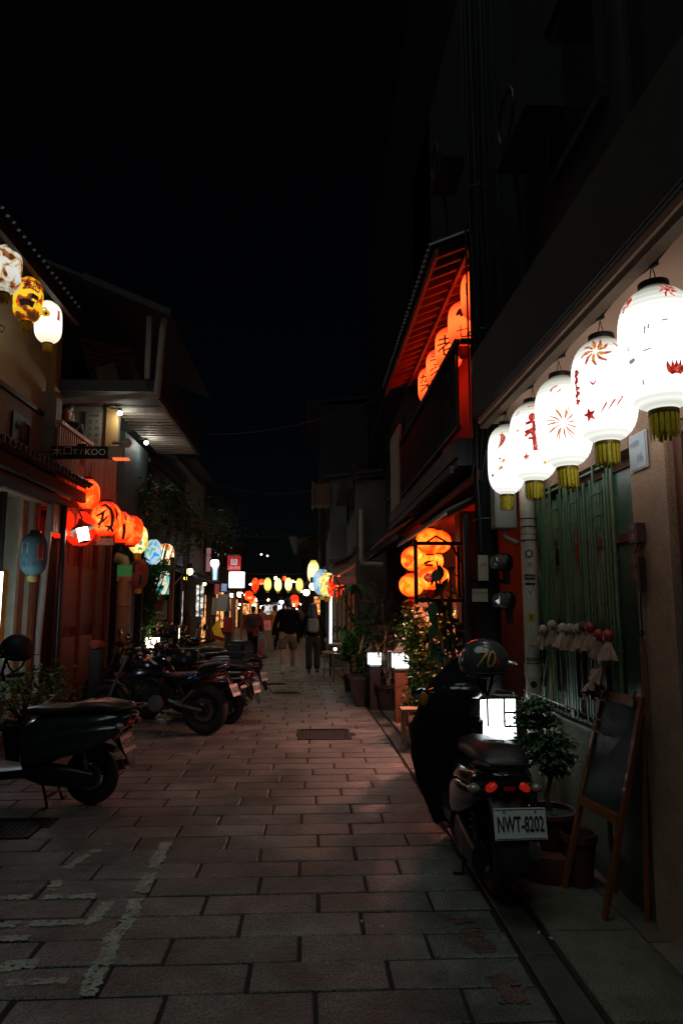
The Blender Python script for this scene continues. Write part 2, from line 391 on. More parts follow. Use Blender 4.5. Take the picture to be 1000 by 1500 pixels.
for i in range(len(gy) - 1): fs.append((2*i, 2*i+1, 2*i+3, 2*i+2))
gut.add(vs, fs); gut = gut.build('gutter', M_mortar, origin=False); tag(gut, kind='structure')
strip_slabs('gutter_slab', 1.0, 1.155, 1.6, 34, .9, .012, -.006, M_kerb, gut)
fw = MB(); vs = []; fs = []
for y in gy: vs += [(1.2 + bend(y), y, -.012), (2.6 + bend(y), y, -.012)]
for i in range(len(gy) - 1): fs.append((2*i, 2*i+1, 2*i+3, 2*i+2))
fw.add(vs, fs); foot = fw.build('right_footway', M_mortar, origin=False); tag(foot, kind='structure')
strip_slabs('footway_slab', 1.18, 1.62, 1.2, 5.6, .78, .012, .012, M_agg, foot)
strip_slabs('footway_slab', 1.63, 2.2, 1.6, 5.6, .62, .01, .01, M_slab, foot)
strip_slabs('footway_slab', 1.18, 1.75, 5.62, 26, .6, .01, .012, M_slab, foot)
strip_slabs('footway_slab', 1.765, 2.5, 5.62, 26, .6, .01, .011, M_slab, foot)
# left kerb step
lf = MB(); vs = []; fs = []
for y in gy: vs += [(-4.6 + bend(y), y, .1), (-3.42 + bend(y), y, .1), (-3.42 + bend(y), y, -.04)]
for i in range(len(gy) - 1): fs += [(3*i, 3*i+1, 3*i+4, 3*i+3), (3*i+1, 3*i+2, 3*i+5, 3*i+4)]
lf.add(vs, fs); lf = lf.build('left_step', M_kerb, origin=False); tag(lf, kind='structure')

# worn white road paint (letters and bay lines) and red paint, thin broken sheets on the blocks
def flaked(mb, pts, w, z, step=.03, keep=.85, seed=0, size=.014, dens=1.0):
    """worn paint: hundreds of small ragged flakes, denser where the line survived"""
    r = random.Random(seed)
    for i in range(len(pts) - 1):
        a = Vector(pts[i]); b = Vector(pts[i+1]); L_ = (b - a).length; nn = Vector((-(b - a).y, (b - a).x)).normalized(); n = int(L_ * w / (size * size) * 1.5 * dens)
        for k in range(n):
            u = r.random(); c = a.lerp(b, u)
            if mnoise.noise(Vector((c.x * 9, c.y * 9, seed * 3.1))) > keep - .55: continue
            v = r.uniform(-.5, .5) * w * (1 + .35 * mnoise.noise(Vector((c.x * 14, c.y * 14, seed)))); c = c + nn * v; m = r.randint(5, 7); ph = r.random() * 6; rr = size * r.uniform(.45, 1.0); o = len(mb.v); zz = z + r.random() * .0012
            for q in range(m): e = ph + 2 * math.pi * q / m; k2 = rr * r.uniform(.6, 1.1); mb.v.append((c.x + k2 * math.cos(e) * 1.2, c.y + k2 * math.sin(e), zz))
            mb.f.append(tuple(range(o, o + m)))
M_rpaint = mat('worn_white_road_paint', (.30, .33, .29), .8, var=.4, scale=11, bump=.3, speck=.3)
M_rred = mat('worn_red_road_paint', (.11, .06, .048), .8, var=.5, scale=9, bump=.3, speck=.4)
p = MB()
for k, (a, w, kp) in enumerate([([(-.97, 4.98), (-.96, 4.65), (-.95, 4.3), (-.94, 4.04), (-.92, 3.83), (-.95, 3.62), (-.92, 3.45), (-.93, 3.27), (-.91, 3.12)], .075, .9), ([(-1.36, 4.97), (-1.45, 4.7), (-1.49, 4.5), (-1.46, 4.2)], .055, .72),
     ([(-1.9, 4.11), (-1.18, 4.11)], .055, .85), ([(-1.8, 3.78), (-1.1, 3.79), (-1.09, 4.03)], .06, .85), ([(-1.8, 3.62), (-1.24, 3.64)], .05, .8),
     ([(-1.45, 3.35), (-1.22, 3.39)], .09, .9), ([(-1.6, 3.22), (-1.03, 3.24)], .045, .75)]):
    flaked(p, a, w, .0045, keep=kp, seed=k)
tag(p.build('road_marking', M_rpaint), kind='structure')
p = MB(); flaked(p, [(.78, 3.8), (.82, 3.53), (.83, 3.31)], .10, .0055, size=.009, keep=.6, dens=.7, seed=9)
flaked(p, [(.82, 3.2), (.85, 3.1), (.84, 2.98)], .11, .0055, size=.009, keep=.75, dens=.9, seed=10)
tag(p.build('red_road_marking', M_rred), kind='structure')
# litter
for i, (x, y) in enumerate([(.27, 3.72), (.37, 3.66), (1.17, 3.5), (1.13, 3.56)]):
    b = MB().box((x, y, .012), (.022, .008, .006), rz=rnd.uniform(0, 3), bev=.002).build('cigarette_butt', M_white)
    tag(b, ['white cigarette butt on the paving, left of the lone pair', 'white cigarette butt on the paving, right beside its twin', 'white butt lying near the gutter slot',
            'white butt just left of the gutter slot'][i], 'litter', 'cigarette butts on the lane')
# ------------------------------------------------------------------ paper lanterns
def lprof(r, h, sh=3.7, cap=.38):
    def f(z):
        t = min(1, abs(2 * z / h)); return max(cap * r, r * (1 - t ** sh) ** .5)
    return f
def lantern_mesh(r, h, ribs, n, sh=3.7, cap=.38):
    f = lprof(r, h, sh, cap); mb = MB(); pr = []
    for i in range(ribs * 2 + 1):
        z = -h / 2 + h * i / (ribs * 2); pr.append((f(z) * (1 + (.012 if i % 2 else 0)), z))
    return mb.lathe(pr, n, cap=True)
def tassel_mesh(r, l, n=17, seed=0):
    q = random.Random(seed); mb = MB()
    for ring in (1, .8):
        for k in range(n):
            a = 2 * math.pi * (k + ring) / n; w = math.pi * r / n * .8; ca, sa = math.cos(a), math.sin(a)
            ll = l * q.uniform(.82, 1.05); o = q.uniform(-.012, .012) * l * 8 ; x, y = r * ring * ca, r * ring * sa
            mb.add([(x + sa * w, y - ca * w, 0), (x - sa * w, y + ca * w, 0), (x - sa * w * .9 + o * .1, y + ca * w * .9, -ll * .5), (x + sa * w * .9 + o * .1, y - ca * w * .9, -ll * .5),
                    (x - sa * w * .6 + o * .25, y + ca * w * .6 + o * .2, -ll), (x + sa * w * .6 + o * .25, y - ca * w * .6 + o * .2, -ll)], [(0, 1, 2, 3), (3, 2, 4, 5)])
    return mb
def wrap(mb2, r, h, a0, zc, sh=3.7, cap=.38, off=.0025, k=1.012):
    f = lprof(r, h, sh, cap); out = MB()
    out.v = [((f(y + zc) * k + off) * math.cos(a0 + x / r), (f(y + zc) * k + off) * math.sin(a0 + x / r), y + zc) for x, y, *_ in mb2.v]; out.f = mb2.f
    return out
def brush(mb, pts, w, st=.008, rag=.12, seed=3):
    """brush stroke in the lantern's flat (arc, height) space"""
    q = random.Random(seed + int(pts[0][0] * 1000)); P = [Vector((p[0], p[1])) for p in pts]; ws = w if isinstance(w, (list, tuple)) else [w] * len(P)
    path = []
    for i in range(len(P) - 1):
        n = max(1, int((P[i+1] - P[i]).length / st))
        for k in range(n): path.append((P[i].lerp(P[i+1], k / n), ws[i] + (ws[i+1] - ws[i]) * k / n))
    path.append((P[-1], ws[-1])); o = len(mb.v)
    for i, (p, ww) in enumerate(path):
        d = path[min(i+1, len(path)-1)][0] - path[max(i-1, 0)][0]; d = d.normalized() if d.length > 0 else Vector((1, 0)); nn = Vector((-d.y, d.x))
        a = p + nn * ww / 2 * q.uniform(1 - rag, 1 + rag); b = p - nn * ww / 2 * q.uniform(1 - rag, 1 + rag); mb.v += [(a.x, a.y, 0), (b.x, b.y, 0)]
    for i in range(len(path) - 1): mb.f.append((o+2*i, o+2*i+1, o+2*i+3, o+2*i+2))
    return mb
def blot(mb, c, r, n=9, seed=0, pw=.35):
    q = random.Random(seed); o = len(mb.v); mb.v.append((c[0], c[1], 0))
    for k in range(n):
        a = 2 * math.pi * k / n; rr = r * q.uniform(1 - pw, 1 + pw); mb.v.append((c[0] + rr * math.cos(a), c[1] + rr * math.sin(a), 0))
    for k in range(n): mb.f.append((o, o + 1 + k, o + 1 + (k + 1) % n))
    return mb
def star(mb, c, r, rot=.3, n=5):
    o = len(mb.v); mb.v.append((c[0], c[1], 0))
    for k in range(2 * n):
        a = rot + math.pi * k / n; rr = r if k % 2 == 0 else r * .42; mb.v.append((c[0] + rr * math.cos(a), c[1] + rr * math.sin(a), 0))
    for k in range(2 * n): mb.f.append((o, o + 1 + k, o + 1 + (k + 1) % (2 * n)))
    return mb
def burst(mb, c, r0, r1, n, w, ph=0, bendr=.3):
    for k in range(n):
        a = ph + 2 * math.pi * k / n; b = a + bendr
        brush(mb, [(c[0] + r0 * math.cos(a), c[1] + r0 * math.sin(a)), (c[0] + (r0 + r1) / 2 * math.cos(a + bendr * .3), c[1] + (r0 + r1) / 2 * math.sin(a + bendr * .3)), (c[0] + r1 * math.cos(b), c[1] + r1 * math.sin(b))], [w * .7, w * 1.6, w], seed=k)
    return mb
def glyph(mb, txt, size, c=(0, 0), cut=.012):
    vs, fs = text_tris(txt, size); bm = bmesh.new(); bv = [bm.verts.new(v) for v in vs]
    for f in fs:
        try: bm.faces.new([bv[i] for i in f])
        except ValueError: pass
    x0, x1 = min(v[0] for v in vs), max(v[0] for v in vs); y0, y1 = min(v[1] for v in vs), max(v[1] for v in vs)
    for ax, a, b in ((0, x0, x1), (1, y0, y1)):
        p = a + cut
        while p < b:
            co = Vector((p, 0, 0)) if ax == 0 else Vector((0, p, 0)); no = Vector((1, 0, 0)) if ax == 0 else Vector((0, 1, 0))
            bmesh.ops.bisect_plane(bm, geom=bm.verts[:] + bm.edges[:] + bm.faces[:], plane_co=co, plane_no=no); p += cut
    bm.verts.index_update(); cx, cy = (x0 + x1) / 2, (y0 + y1) / 2
    mb.add([(v.co.x - cx + c[0], v.co.y - cy + c[1], 0) for v in bm.verts], [[v.index for v in f.verts] for f in bm.faces]); bm.free(); return mb
M_capblk = mat('lantern_cap', (.03, .028, .02), .4, .2, var=.3)
M_capgld = mat('lantern_cap_gold_edge', (.25, .18, .04), .35, .5, var=.3)
def lantern(name, label, loc, r, h, m, group, ribs=20, n=28, sh=3.7, cap=.38, tassel=M_gold, tl=.1, wire=.1, marks=(), capm=M_capblk, seed=0, tr=.36, face=None, tilt=0):
    t = thing(name, label, 'lantern', (loc[0], loc[1], loc[2] - h / 2), 0, group)
    T = Matrix.Translation(loc)
    def bl(mb, nm, mm, par=t, **k): mb.v = [tuple(T @ Vector(v)) for v in mb.v]; return mb.build(nm, mm, par, **k)
    shd = bl(lantern_mesh(r, h, ribs, n, sh, cap), 'paper_shade', m, smooth=True, ang=50)
    bl(MB().lathe([(cap*r*1.02, h/2-.004), (cap*r*1.06, h/2), (cap*r*1.06, h/2+.022), (cap*r*.9, h/2+.024)], n), 'cap', capm, smooth=True)
    bl(MB().lathe([(cap*r*.9, -h/2-.012), (cap*r*1.04, -h/2-.012), (cap*r*1.04, -h/2+.004)], n), 'bottom_ring', M_capgld if tassel else capm, smooth=True)
    if tassel:
        q = tassel_mesh(cap*r*tr/.36, tl, seed=seed); bl(MB().add([(v[0], v[1], v[2] - h/2 - .012) for v in q.v], q.f), 'tassel', tassel)
    if wire: bl(MB().tube([(-.3*cap*r, 0, h/2+.02), (0, 0, h/2+wire)], .0022, 5).tube([(.3*cap*r, 0, h/2+.02), (0, 0, h/2+wire)], .0022, 5), 'hanging_wire', M_rope)
    a0 = math.atan2(-loc[1], -loc[0]) if face is None else face
    for mb2, zc, mm in marks: bl(wrap(mb2, r, h, a0, zc, sh, cap), 'painted_mark', mm, par=shd, world=True)
    if h > .4: q = random.Random(int(loc[1] * 997)); t.rotation_euler = (R(q.uniform(-1.6, 1.6)), R(q.uniform(-1.6, 1.6)), 0)
    return t
# ink that lets some of the lantern light through
I_red = glow('red_ink_on_lit_paper', (.50, .02, .012), .5, fade=0, ps=45, patt=[(0, (.30, .008, .005)), (.45, (.5, .02, .012)), (.55, (.62, .07, .04)), (.63, (.7, .3, .22))], base=(.4, .03, .02))
I_dred = glow('faded_red_ink_on_lit_paper', (.55, .09, .06), .55, fade=0, ps=50, patt=[(0, (.35, .04, .03)), (.44, (.55, .1, .07)), (.53, (.62, .2, .15)), (.6, (.75, .5, .42))], base=(.4, .1, .08))
I_yel = glow('yellow_ink_on_lit_paper', (.75, .4, .03), .5, fade=0, base=(.5, .35, .05))
I_gry = glow('thin_grey_ink_on_lit_paper', (.3, .3, .3), .5, fade=0, base=(.3, .3, .3))
I_blk = glow('black_ink_on_lit_paper', (.02, .006, .004), .5, fade=0, base=(.01, .01, .01))
P_white = glow('white_lit_paper', (.93, .97, 1.0), WHITE_ES, ribs=2 * math.pi / .024, fade=.82, half=.27, zoff=.035, top=(.95, .88, .68), base=(.6, .6, .58))

GW = 'white painted lanterns hung under the right eave'
LX, LZ = 1.42, 2.645
# 1, the nearest and largest
A = MB(); [blot(A, (-.135 + dx, dy), rr, seed=i) for i, (dx, dy, rr) in enumerate([(0, .195, .016), (.016, .175, .013), (-.012, .168, .010), (.012, .205, .011), (.026, .19, .009), (-.008, .15, .007)])]
[brush(A, [(-.14, .15), (-.11, .2), (-.1, .215)], .008) for _ in (0,)]
B = MB(); [blot(B, (.06 + dx, .2 + dy), rr, seed=i+7) for i, (dx, dy, rr) in enumerate([(0, 0, .016), (.022, -.006, .012), (-.018, .004, .011), (.008, .014, .011), (.03, .008, .008)])]; burst(B, (.062, .2), .012, .042, 7, .006, .4)
C = MB(); [brush(C, [(.06 + .008 * k, -.155), (.06 + .022 * k, -.135), (.06 + .026 * k, -.105)], [.018, .02, .002], rag=.2, seed=k) for k in (-1.3, -.6, 0, .6, 1.3)]
D = MB(); [brush(D, [(x, y), (x + dx, y + dy)], .006) for x, y, dx, dy in ((-.045, .02, .004, .03), (-.03, .035, .002, .02), (-.12, -.01, .004, -.02), (-.055, -.05, .03, .004), (-.07, -.16, -.002, -.02), (.02, .06, .02, .002))]
S1 = MB(); blot(S1, (-.105, -.075), .012, seed=2)
lantern('paper_lantern', 'largest and nearest white lantern under the eave, red lotus painted low on it', (LX, 2.62, LZ), .152, .53, P_white, GW, ribs=24, n=40, wire=.11,
        marks=[(A, 0, I_dred), (B, 0, I_dred), (C, 0, I_red), (D, 0, I_gry), (S1, 0, I_gry)], seed=1)
# 2
A = MB(); burst(A, (-.03, .155), .018, .075, 9, .010, .2, .35)
A2 = MB(); burst(A2, (-.03, .155), .012, .05, 5, .009, .5, .3)
B = MB(); star(B, (-.075, -.15), .036, .45)
C = MB(); [brush(C, [(-.02 + .035 * k, -.15 + .012 * k), (.01 + .036 * k, -.105 + .014 * k)], [.005, .011]) for k in range(3)]
D = MB(); [blot(D, (-.135, .07 - .036 * k), .015, seed=20 + k, pw=.5) for k in range(5)]; brush(D, [(-.14, .07), (-.135, -.08)], .008)
E_ = MB(); brush(E_, [(-.06, .01), (-.045, -.012), (-.03, .01)], [.004, .012, .004])
F_ = MB(); brush(F_, [(.06, .2), (.085, .17)], [.004, .016])
lantern('paper_lantern', 'second nearest white lantern, firework at the top and one red star low at its left', (LX, 3.15, LZ - .005), .15, .525, P_white, GW, ribs=24, n=40,
        marks=[(A, 0, I_dred), (A2, 0, I_yel), (B, 0, I_red), (C, 0, I_dred), (D, 0, I_red), (E_, 0, I_dred), (F_, 0, I_dred)], seed=2)
# 3
A = MB(); burst(A, (0, -.045), .02, .085, 11, .006, .1, .12)
A2 = MB(); burst(A2, (0, -.045), .03, .095, 8, .005, .35, .1)
B = MB(); brush(B, [(-.06, .145), (-.045, .165), (-.015, .175)], [.012, .012, .004]); brush(B, [(-.02, .13), (0, .15)], .006)
lantern('paper_lantern', 'middle one of the five white lanterns, thin firework rays at half height', (LX, 3.67, LZ - .02), .15, .525, P_white, GW, ribs=24, n=36,
        marks=[(A, 0, I_dred), (A2, 0, I_yel), (B, 0, I_dred)], seed=3)
# 4
A = MB(); blot(A, (-.005, .13), .026, seed=4, pw=.15); brush(A, [(-.045, .085), (-.01, .095), (.04, .085)], .02); brush(A, [(-.05, .03), (0, .05), (.045, .04), (.055, .0)], .019)
brush(A, [(-.05, .005), (-.02, .03), (0, .02)], .018); brush(A, [(.005, .09), (.002, .02), (.012, -.09)], [.02, .024, .026]); brush(A, [(.035, .04), (.05, .0)], .014); brush(A, [(-.03, -.01), (.03, -.012)], .015)
brush(A, [(.01, -.05), (.03, -.06)], .02)
B = MB(); star(B, (-.045, -.125), .027, .3); brush(B, [(.045, -.06), (.06, -.08), (.075, -.06)], [.004, .02, .004]); brush(B, [(-.04, .2), (-.01, .21), (.0, .2)], .009); brush(B, [(-.12, .15), (-.1, .18)], .008)
C = MB(); blot(C, (.075, -.155), .015, seed=6, pw=.5); blot(C, (-.1, .05), .012, seed=9, pw=.6)
lantern('paper_lantern', 'white lantern with one large red brush character, fourth along the eave', (LX, 4.23, LZ), .15, .52, P_white, GW, ribs=24, n=36,
        marks=[(A, 0, I_red), (B, 0, I_dred), (C, 0, I_yel)], seed=4)
# 5
A = MB(); brush(A, [(-.035, .165), (-.02, .14), (-.03, .1), (-.055, .065)], [.022, .036, .03, .006]); blot(A, (-.045, -.015), .010, seed=3); blot(A, (-.11, -.13), .012, seed=5)
B = MB(); brush(B, [(-.075, .04), (-.055, .07)], .006); blot(B, (-.02, -.03), .016, seed=8, pw=.5); blot(B, (-.04, -.08), .018, seed=9, pw=.5); brush(B, [(-.05, .16), (-.02, .18)], .008)
C = MB(); brush(C, [(-.05, -.14), (-.035, -.11)], .004); brush(C, [(-.03, .045), (-.02, .045)], .004); burst(C, (-.03, -.085), .004, .02, 5, .003)
lantern('paper_lantern', 'farthest white lantern in the row, painted with a red chili pepper', (LX, 4.84, LZ + .015), .132, .52, P_white, GW, ribs=24, n=36,
        marks=[(A, 0, I_dred), (B, 0, I_yel), (C, 0, I_gry)], seed=5)
# the cable they hang from
c = MB(); pts = [(1.42, 1.2, 3.05)]
for y in (2.62, 3.15, 3.67, 4.23, 4.84):
    pts += [(1.42, y - .26, 3.045), (1.42, y - .06, 3.02), (1.42, y, 3.012), (1.42, y + .06, 3.02)]
pts += [(1.40, 5.3, 3.05)]
c.tube(pts, .006, 6)
for y in (2.62, 3.15, 3.67, 4.23, 4.84): c.box((1.42, y, 3.015), (.02, .035, .02), rz=.4)
tag(c.build('lantern_cable', M_rope), 'black cable running along the right eave above the white lanterns', 'cable')
c = MB()
for y in (2.62, 3.15, 3.67, 4.23, 4.84): c.tube([(1.42, y, 3.02), (1.385, y + .1, 3.2), (1.36, y + .12, 3.3)], .0022, 5)
c.tube([(1.33, .9, 3.4), (1.35, 2.6, 3.32), (1.345, 5.25, 3.36)], .004, 5)
tag(c.build('fascia_wire', M_rope), 'thin dark wire clipped along the concrete fascia over the white lanterns', 'cable')
# ================================================================== RIGHT: concrete shop house with the barred window
t = thing('shop_house', 'near right shop house with rough rendered column, barred window and concrete eave', 'building', (1.75, 4, 0))
H0 = t
MB().b2((1.75, 3.24, 0), (2.6, 3.62, 3.05), bev=.006).build('column', M_terr, t)
MB().b2((1.75, 5.2, 0), (2.6, 5.36, 3.05)).build('end_wall', M_terr, t)
MB().b2((1.75, 3.625, 0), (2.6, 5.195, .84)).build('sill_wall', mat('mossy_render', (.12, .125, .075), .9, var=.4, scale=3, bump=.8, bscale=120, speck=.3), t)
MB().b2((1.70, 3.625, .843), (2.0, 5.195, .90), bev=.008).build('window_sill', M_kerb, t)
MB().b2((1.75, 3.625, 2.47), (2.6, 5.195, 3.05)).build('lintel', M_terr, t)
MB().b2((2.55, -3, 0), (2.7, 9, 9)).build('back_wall', M_dark, t)
MB().b2((1.78, -3, 2.5), (2.5, 3.235, 3.05)).build('lintel', M_terr, t)
w = MB()
for y in (3.63, 4.12, 4.66, 5.15): w.b2((1.86, y, .9), (1.92, y + .045, 2.47))
w.b2((1.865, 3.675, 1.98), (1.915, 5.15, 2.03)).b2((1.865, 3.675, .905), (1.915, 5.15, .95)).b2((1.865, 3.675, 2.42), (1.915, 5.15, 2.465))
fr = w.build('window_frame', M_wood, t)
M_greenpane = mat('green_frosted_pane', (.06, .15, .10), .3, var=.45, scale=4)
for y0, y1 in ((3.675, 4.12), (4.165, 4.66), (4.705, 5.15)):
    MB().b2((1.885, y0, 2.032), (1.893, y1, 2.418)).build('window_pane', M_greenpane, fr); MB().b2((1.885, y0, .952), (1.893, y1, 1.978)).build('window_pane', M_greenpane, fr)
MB().b2((2.2, 3.63, .5), (2.22, 5.19, 2.6)).build('curtain', mat('green_curtain', (.05, .10, .06), .9, var=.3, stretch=(1, 9, .3)), t)
# eave
MB().b2((1.33, -3, 3.05), (2.55, 5.27, 3.09)).build('soffit', M_soffit, t)
MB().b2((1.345, -3, 3.012), (1.41, 5.28, 3.047)).build('drip_moulding', mat('eave_edge', (.24, .17, .12), .85, var=.2, bump=.3), t)
MB().b2((1.30, -3, 3.093), (2.55, 5.3, 3.62), bev=.01).build('fascia', M_fascia, t)
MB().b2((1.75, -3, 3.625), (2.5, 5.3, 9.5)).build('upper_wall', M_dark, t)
for y in (1.4, 3.6):
    f = MB(); f.b2((1.70, y, 4.6), (1.745, y + .9, 4.66)).b2((1.70, y, 5.8), (1.745, y + .9, 5.86)).b2((1.70, y, 4.665), (1.745, y + .05, 5.795)).b2((1.70, y + .85, 4.665), (1.745, y + .9, 5.795))
    f = f.build('upper_window', M_dark, t); MB().b2((1.725, y + .05, 4.665), (1.735, y + .85, 5.795)).build('pane', M_glassdk, f)
MB().tube([(1.62, 3.15, 3.62), (1.62, 3.15, 9)], .045, 10).build('rain_pipe', M_dark, t)
# doorway
d = MB(); d.b2((1.79, 3.16, 0), (1.86, 3.235, 2.5)).b2((1.79, 1.4, 2.0), (1.86, 3.155, 2.075)).b2((1.79, 1.4, 2.44), (1.86, 3.155, 2.5)).b2((1.792, 2.3, 2.08), (1.858, 2.35, 2.435))
df = d.build('door_frame', M_wood, t)
MB().b2((1.82, 2.35, 2.08), (1.828, 3.155, 2.435)).build('transom_pane', mat('frosted_transom', (.3, .26, .2), .4, var=.15), df)
MB().b2((1.80, 3.12, 2.09), (1.812, 3.14, 2.43)).build('transom_bead', M_cream, df)
dd = MB().b2((1.83, 1.4, .02), (1.87, 3.155, 1.995)).build('door', M_wooddk, t)
for z in (.15, 1.05):
    MB().b2((1.815, 2.5, z), (1.829, 3.07, z + .82), bev=.006).build('door_panel', M_wooddk, dd)
MB().b2((1.72, 1.4, 0), (1.79, 3.22, .13)).build('door_step', M_kerb, t)

# window grille : every bar its own piece
gt = thing('window_grille', 'green painted iron grille with arrow pointed bars over the right window', 'window grille', (1.68, 4.4, .85))
GX = 1.665
def bar(y, z0, z1, nm='bar', wd=.017, x=GX): return MB().b2((x - .004, y - wd / 2, z0), (x + .004, y + wd / 2, z1)).build(nm, M_green, gt)
for z in (1.05, 1.36, 1.47, 1.68, 1.86, 2.0, 2.2, 2.40):
    MB().b2((GX + .006, 3.66, z - .006), (GX + .016, 5.12, z + .006)).build('rail', M_green, gt)
for y in (3.67, 4.38, 5.11): bar(y, .9, 2.45, wd=.024)
for j, yc in enumerate((3.86, 4.2, 4.55, 4.9)):
    for k, dy in enumerate((-.14, -.10, -.055, .055, .10, .14)):
        bar(yc + dy, .92 + .03 * (k % 2), 2.43 - .08 * ((k + j) % 3))
    for z0, z1 in ((1.5, 1.84), (2.03, 2.32)):
        for dy in (-.02, .02):
            a = MB(); y = yc + dy
            a.add([(GX - .008, y - .014, z0 + .05), (GX - .008, y, z0), (GX - .008, y + .014, z0 + .05), (GX - .008, y + .014, z1 - .05), (GX - .008, y, z1), (GX - .008, y - .014, z1 - .05),
                   (GX - .002, y - .014, z0 + .05), (GX - .002, y, z0), (GX - .002, y + .014, z0 + .05), (GX - .002, y + .014, z1 - .05), (GX - .002, y, z1), (GX - .002, y - .014, z1 - .05)],
                  [(0, 1, 2, 3, 4, 5), (11, 10, 9, 8, 7, 6)] + [(i, (i+1) % 6, 6+(i+1) % 6, 6+i) for i in range(6)]); a.build('pointed_bar', M_green, gt)
    for z in (1.4, 1.62, 2.12, 2.25): MB().b2((GX - .012, yc - .07 + .04 * (j % 2), z), (GX - .004, yc + .07, z + .007)).build('tie', M_green, gt)
# oval motifs and the lower basket
for yc in (3.86, 4.2, 4.55, 4.9):
    for zc, hh in ((1.19, .15),):
        for s in (1, .55):
            pts = [(GX - .012, yc + .05 * s * math.copysign(abs(math.cos(a)) ** .7, math.cos(a)), zc + hh * (s if s == 1 else .8) * math.copysign(abs(math.sin(a)) ** .6, math.sin(a))) for a in [2 * math.pi * i / 24 for i in range(25)]]
            MB().tube(pts, .006, 5).build('oval_scroll', M_black, gt)
bk = [MB().tube([(GX - .12, 3.66, z), (GX - .12, 5.0, z), (GX, 5.1, z)], .005, 5).build('basket_rail', M_metal, gt) for z in (.93, 1.0)]
for i in range(22):
    y = 3.68 + i * .062; MB().tube([(GX, y, .90), (GX - .12, y, .93), (GX - .12, y, 1.0)], .003, 5).build('basket_bar', M_metal, gt)
for y in (3.99, 4.5): MB().b2((1.69, y, .93), (1.70, y + .17, 1.33)).build('pale_board', mat('dusty_pale_board', (.34, .35, .31), .6, var=.3), gt)

# knotted cloth dolls hung along the grille
M_dollc = mat('grubby_cloth', (.46, .28, .22), .85, var=.4, scale=20, bump=.3)
M_dollh = mat('grubby_head_cloth', (.42, .31, .23), .85, var=.4, scale=20, bump=.3)
M_dollg = mat('black_patterned_cloth', (.07, .06, .06), .8, var=.6, scale=40)
def doll(y, z, hm, label, tiltx=0, sc=1):
    t = thing('cloth_doll', label, 'doll', (1.62, y, z), rnd.uniform(-1, 1), 'cloth dolls tied to the window grille'); t.rotation_euler.x = tiltx; t.scale = (sc,) * 3
    MB().ball((0, 0, 0), (.032, .032, .034), 12, 8).build('head', hm, t, smooth=True, world=False)
    mb = MB(); n = 14; rows = [(.014, -.03), (.02, -.05), (.032, -.085), (.044, -.12)]
    for i, (r, zz) in enumerate(rows):
        for k in range(n):
            a = 2 * math.pi * k / n; q = r * (1 + .35 * (i / 3) * math.cos(k * math.pi)) ; mb.v.append((q * math.cos(a), q * math.sin(a), zz - (.02 * rnd.random() if i == 3 else 0)))
    for i in range(3):
        for k in range(n): mb.f.append((i*n+k, (i+1)*n+k, (i+1)*n+(k+1) % n, i*n+(k+1) % n))
    mb.build('skirt', M_dollc if hm is not M_dollg else M_dollc, t, world=False)
    MB().torus((0, 0, -.03), .014, .004, 'Z', 12, 6).build('string_tie', M_paper, t, world=False)
    MB().tube([(0, 0, .03), (.03, 0, .09)], .002, 4).build('hanging_string', M_rope, t, world=False)
for a in [(4.76, 1.44, M_dollh, 'leftmost cloth doll on the grille, pale head drooping to the left', .35), (4.58, 1.475, M_dollh, 'second cloth doll from the left, pale round head, skirt spread wide', 0),
          (4.39, 1.46, M_dollh, 'third cloth doll from the left, small and pale', -.2), (4.26, 1.46, M_dollh, 'fourth cloth doll from the left, round pale head and long skirt', .1),
          (4.13, 1.465, M_dollh, 'fifth cloth doll from the left, next to the black patterned one', 0), (4.04, 1.48, M_dollg, 'cloth doll with black patterned head, left of the red heads', .1),
          (3.95, 1.475, M_redp, 'highest of the three red headed cloth dolls', 0), (3.83, 1.44, M_redp, 'middle red headed cloth doll, slightly lower', .1),
          (3.71, 1.44, M_redp, 'rightmost red headed cloth doll on the grille', -.1), (3.78, 1.3, M_dollc, 'pale pink cloth doll hanging under the red headed ones', .3),
          (3.9, 1.22, M_dollc, 'lowest cloth doll, hanging tilted like a bag', -.6)]: doll(*a)

# column fittings
pl = thing('street_number_plate', 'pale blue number plate high on the rough column', 'plate', (1.74, 3.5, 2.4))
MB().b2((1.735, 3.405, 2.325), (1.746, 3.575, 2.51)).build('plate', mat('pale_blue_enamel', (.33, .38, .42), .35, var=.15), pl)
MB().b2((1.739, 3.395, 2.318), (1.744, 3.585, 2.517)).build('rim', M_white, pl)
flat_text('16', .07, (1.735, 3.47, 2.38), (0, -1, 0), (0, 0, 1), mat('faded_blue_ink', (.18, .25, .33), .5, var=.2), pl)
flat_text('神農街', .035, (1.735, 3.52, 2.46), (0, -1, 0), (0, 0, 1), MATS['faded_blue_ink'], pl)
pl = thing('house_number_box', 'small dark red house number box on the column', 'number box', (1.73, 3.53, 1.97))
MB().b2((1.70, 3.475, 1.93), (1.748, 3.58, 2.035), bev=.004).build('box', mat('dark_red_box', (.09, .035, .04), .5, var=.2), pl)
flat_text('民權', .028, (1.70, 3.53, 2.015), (0, -1, 0), (0, 0, 1), M_paper, pl)
flat_text('15', .045, (1.70, 3.53, 1.965), (0, -1, 0), (0, 0, 1), M_paper, pl)
pl = thing('hanging_wood_plaque', 'small wooden plaque with black brush characters hanging below the number box', 'plaque', (1.73, 3.55, 1.8))
MB().b2((1.715, 3.52, 1.74), (1.735, 3.585, 1.875), bev=.003).build('board', M_orangewood, pl)
flat_text('初夏', .04, (1.715, 3.553, 1.805), (0, -1, 0), (0, 0, 1), M_ink, pl)
MB().tube([(1.72, 3.55, 1.876), (1.735, 3.545, 1.93)], .004, 5).build('cord', M_rope, pl)
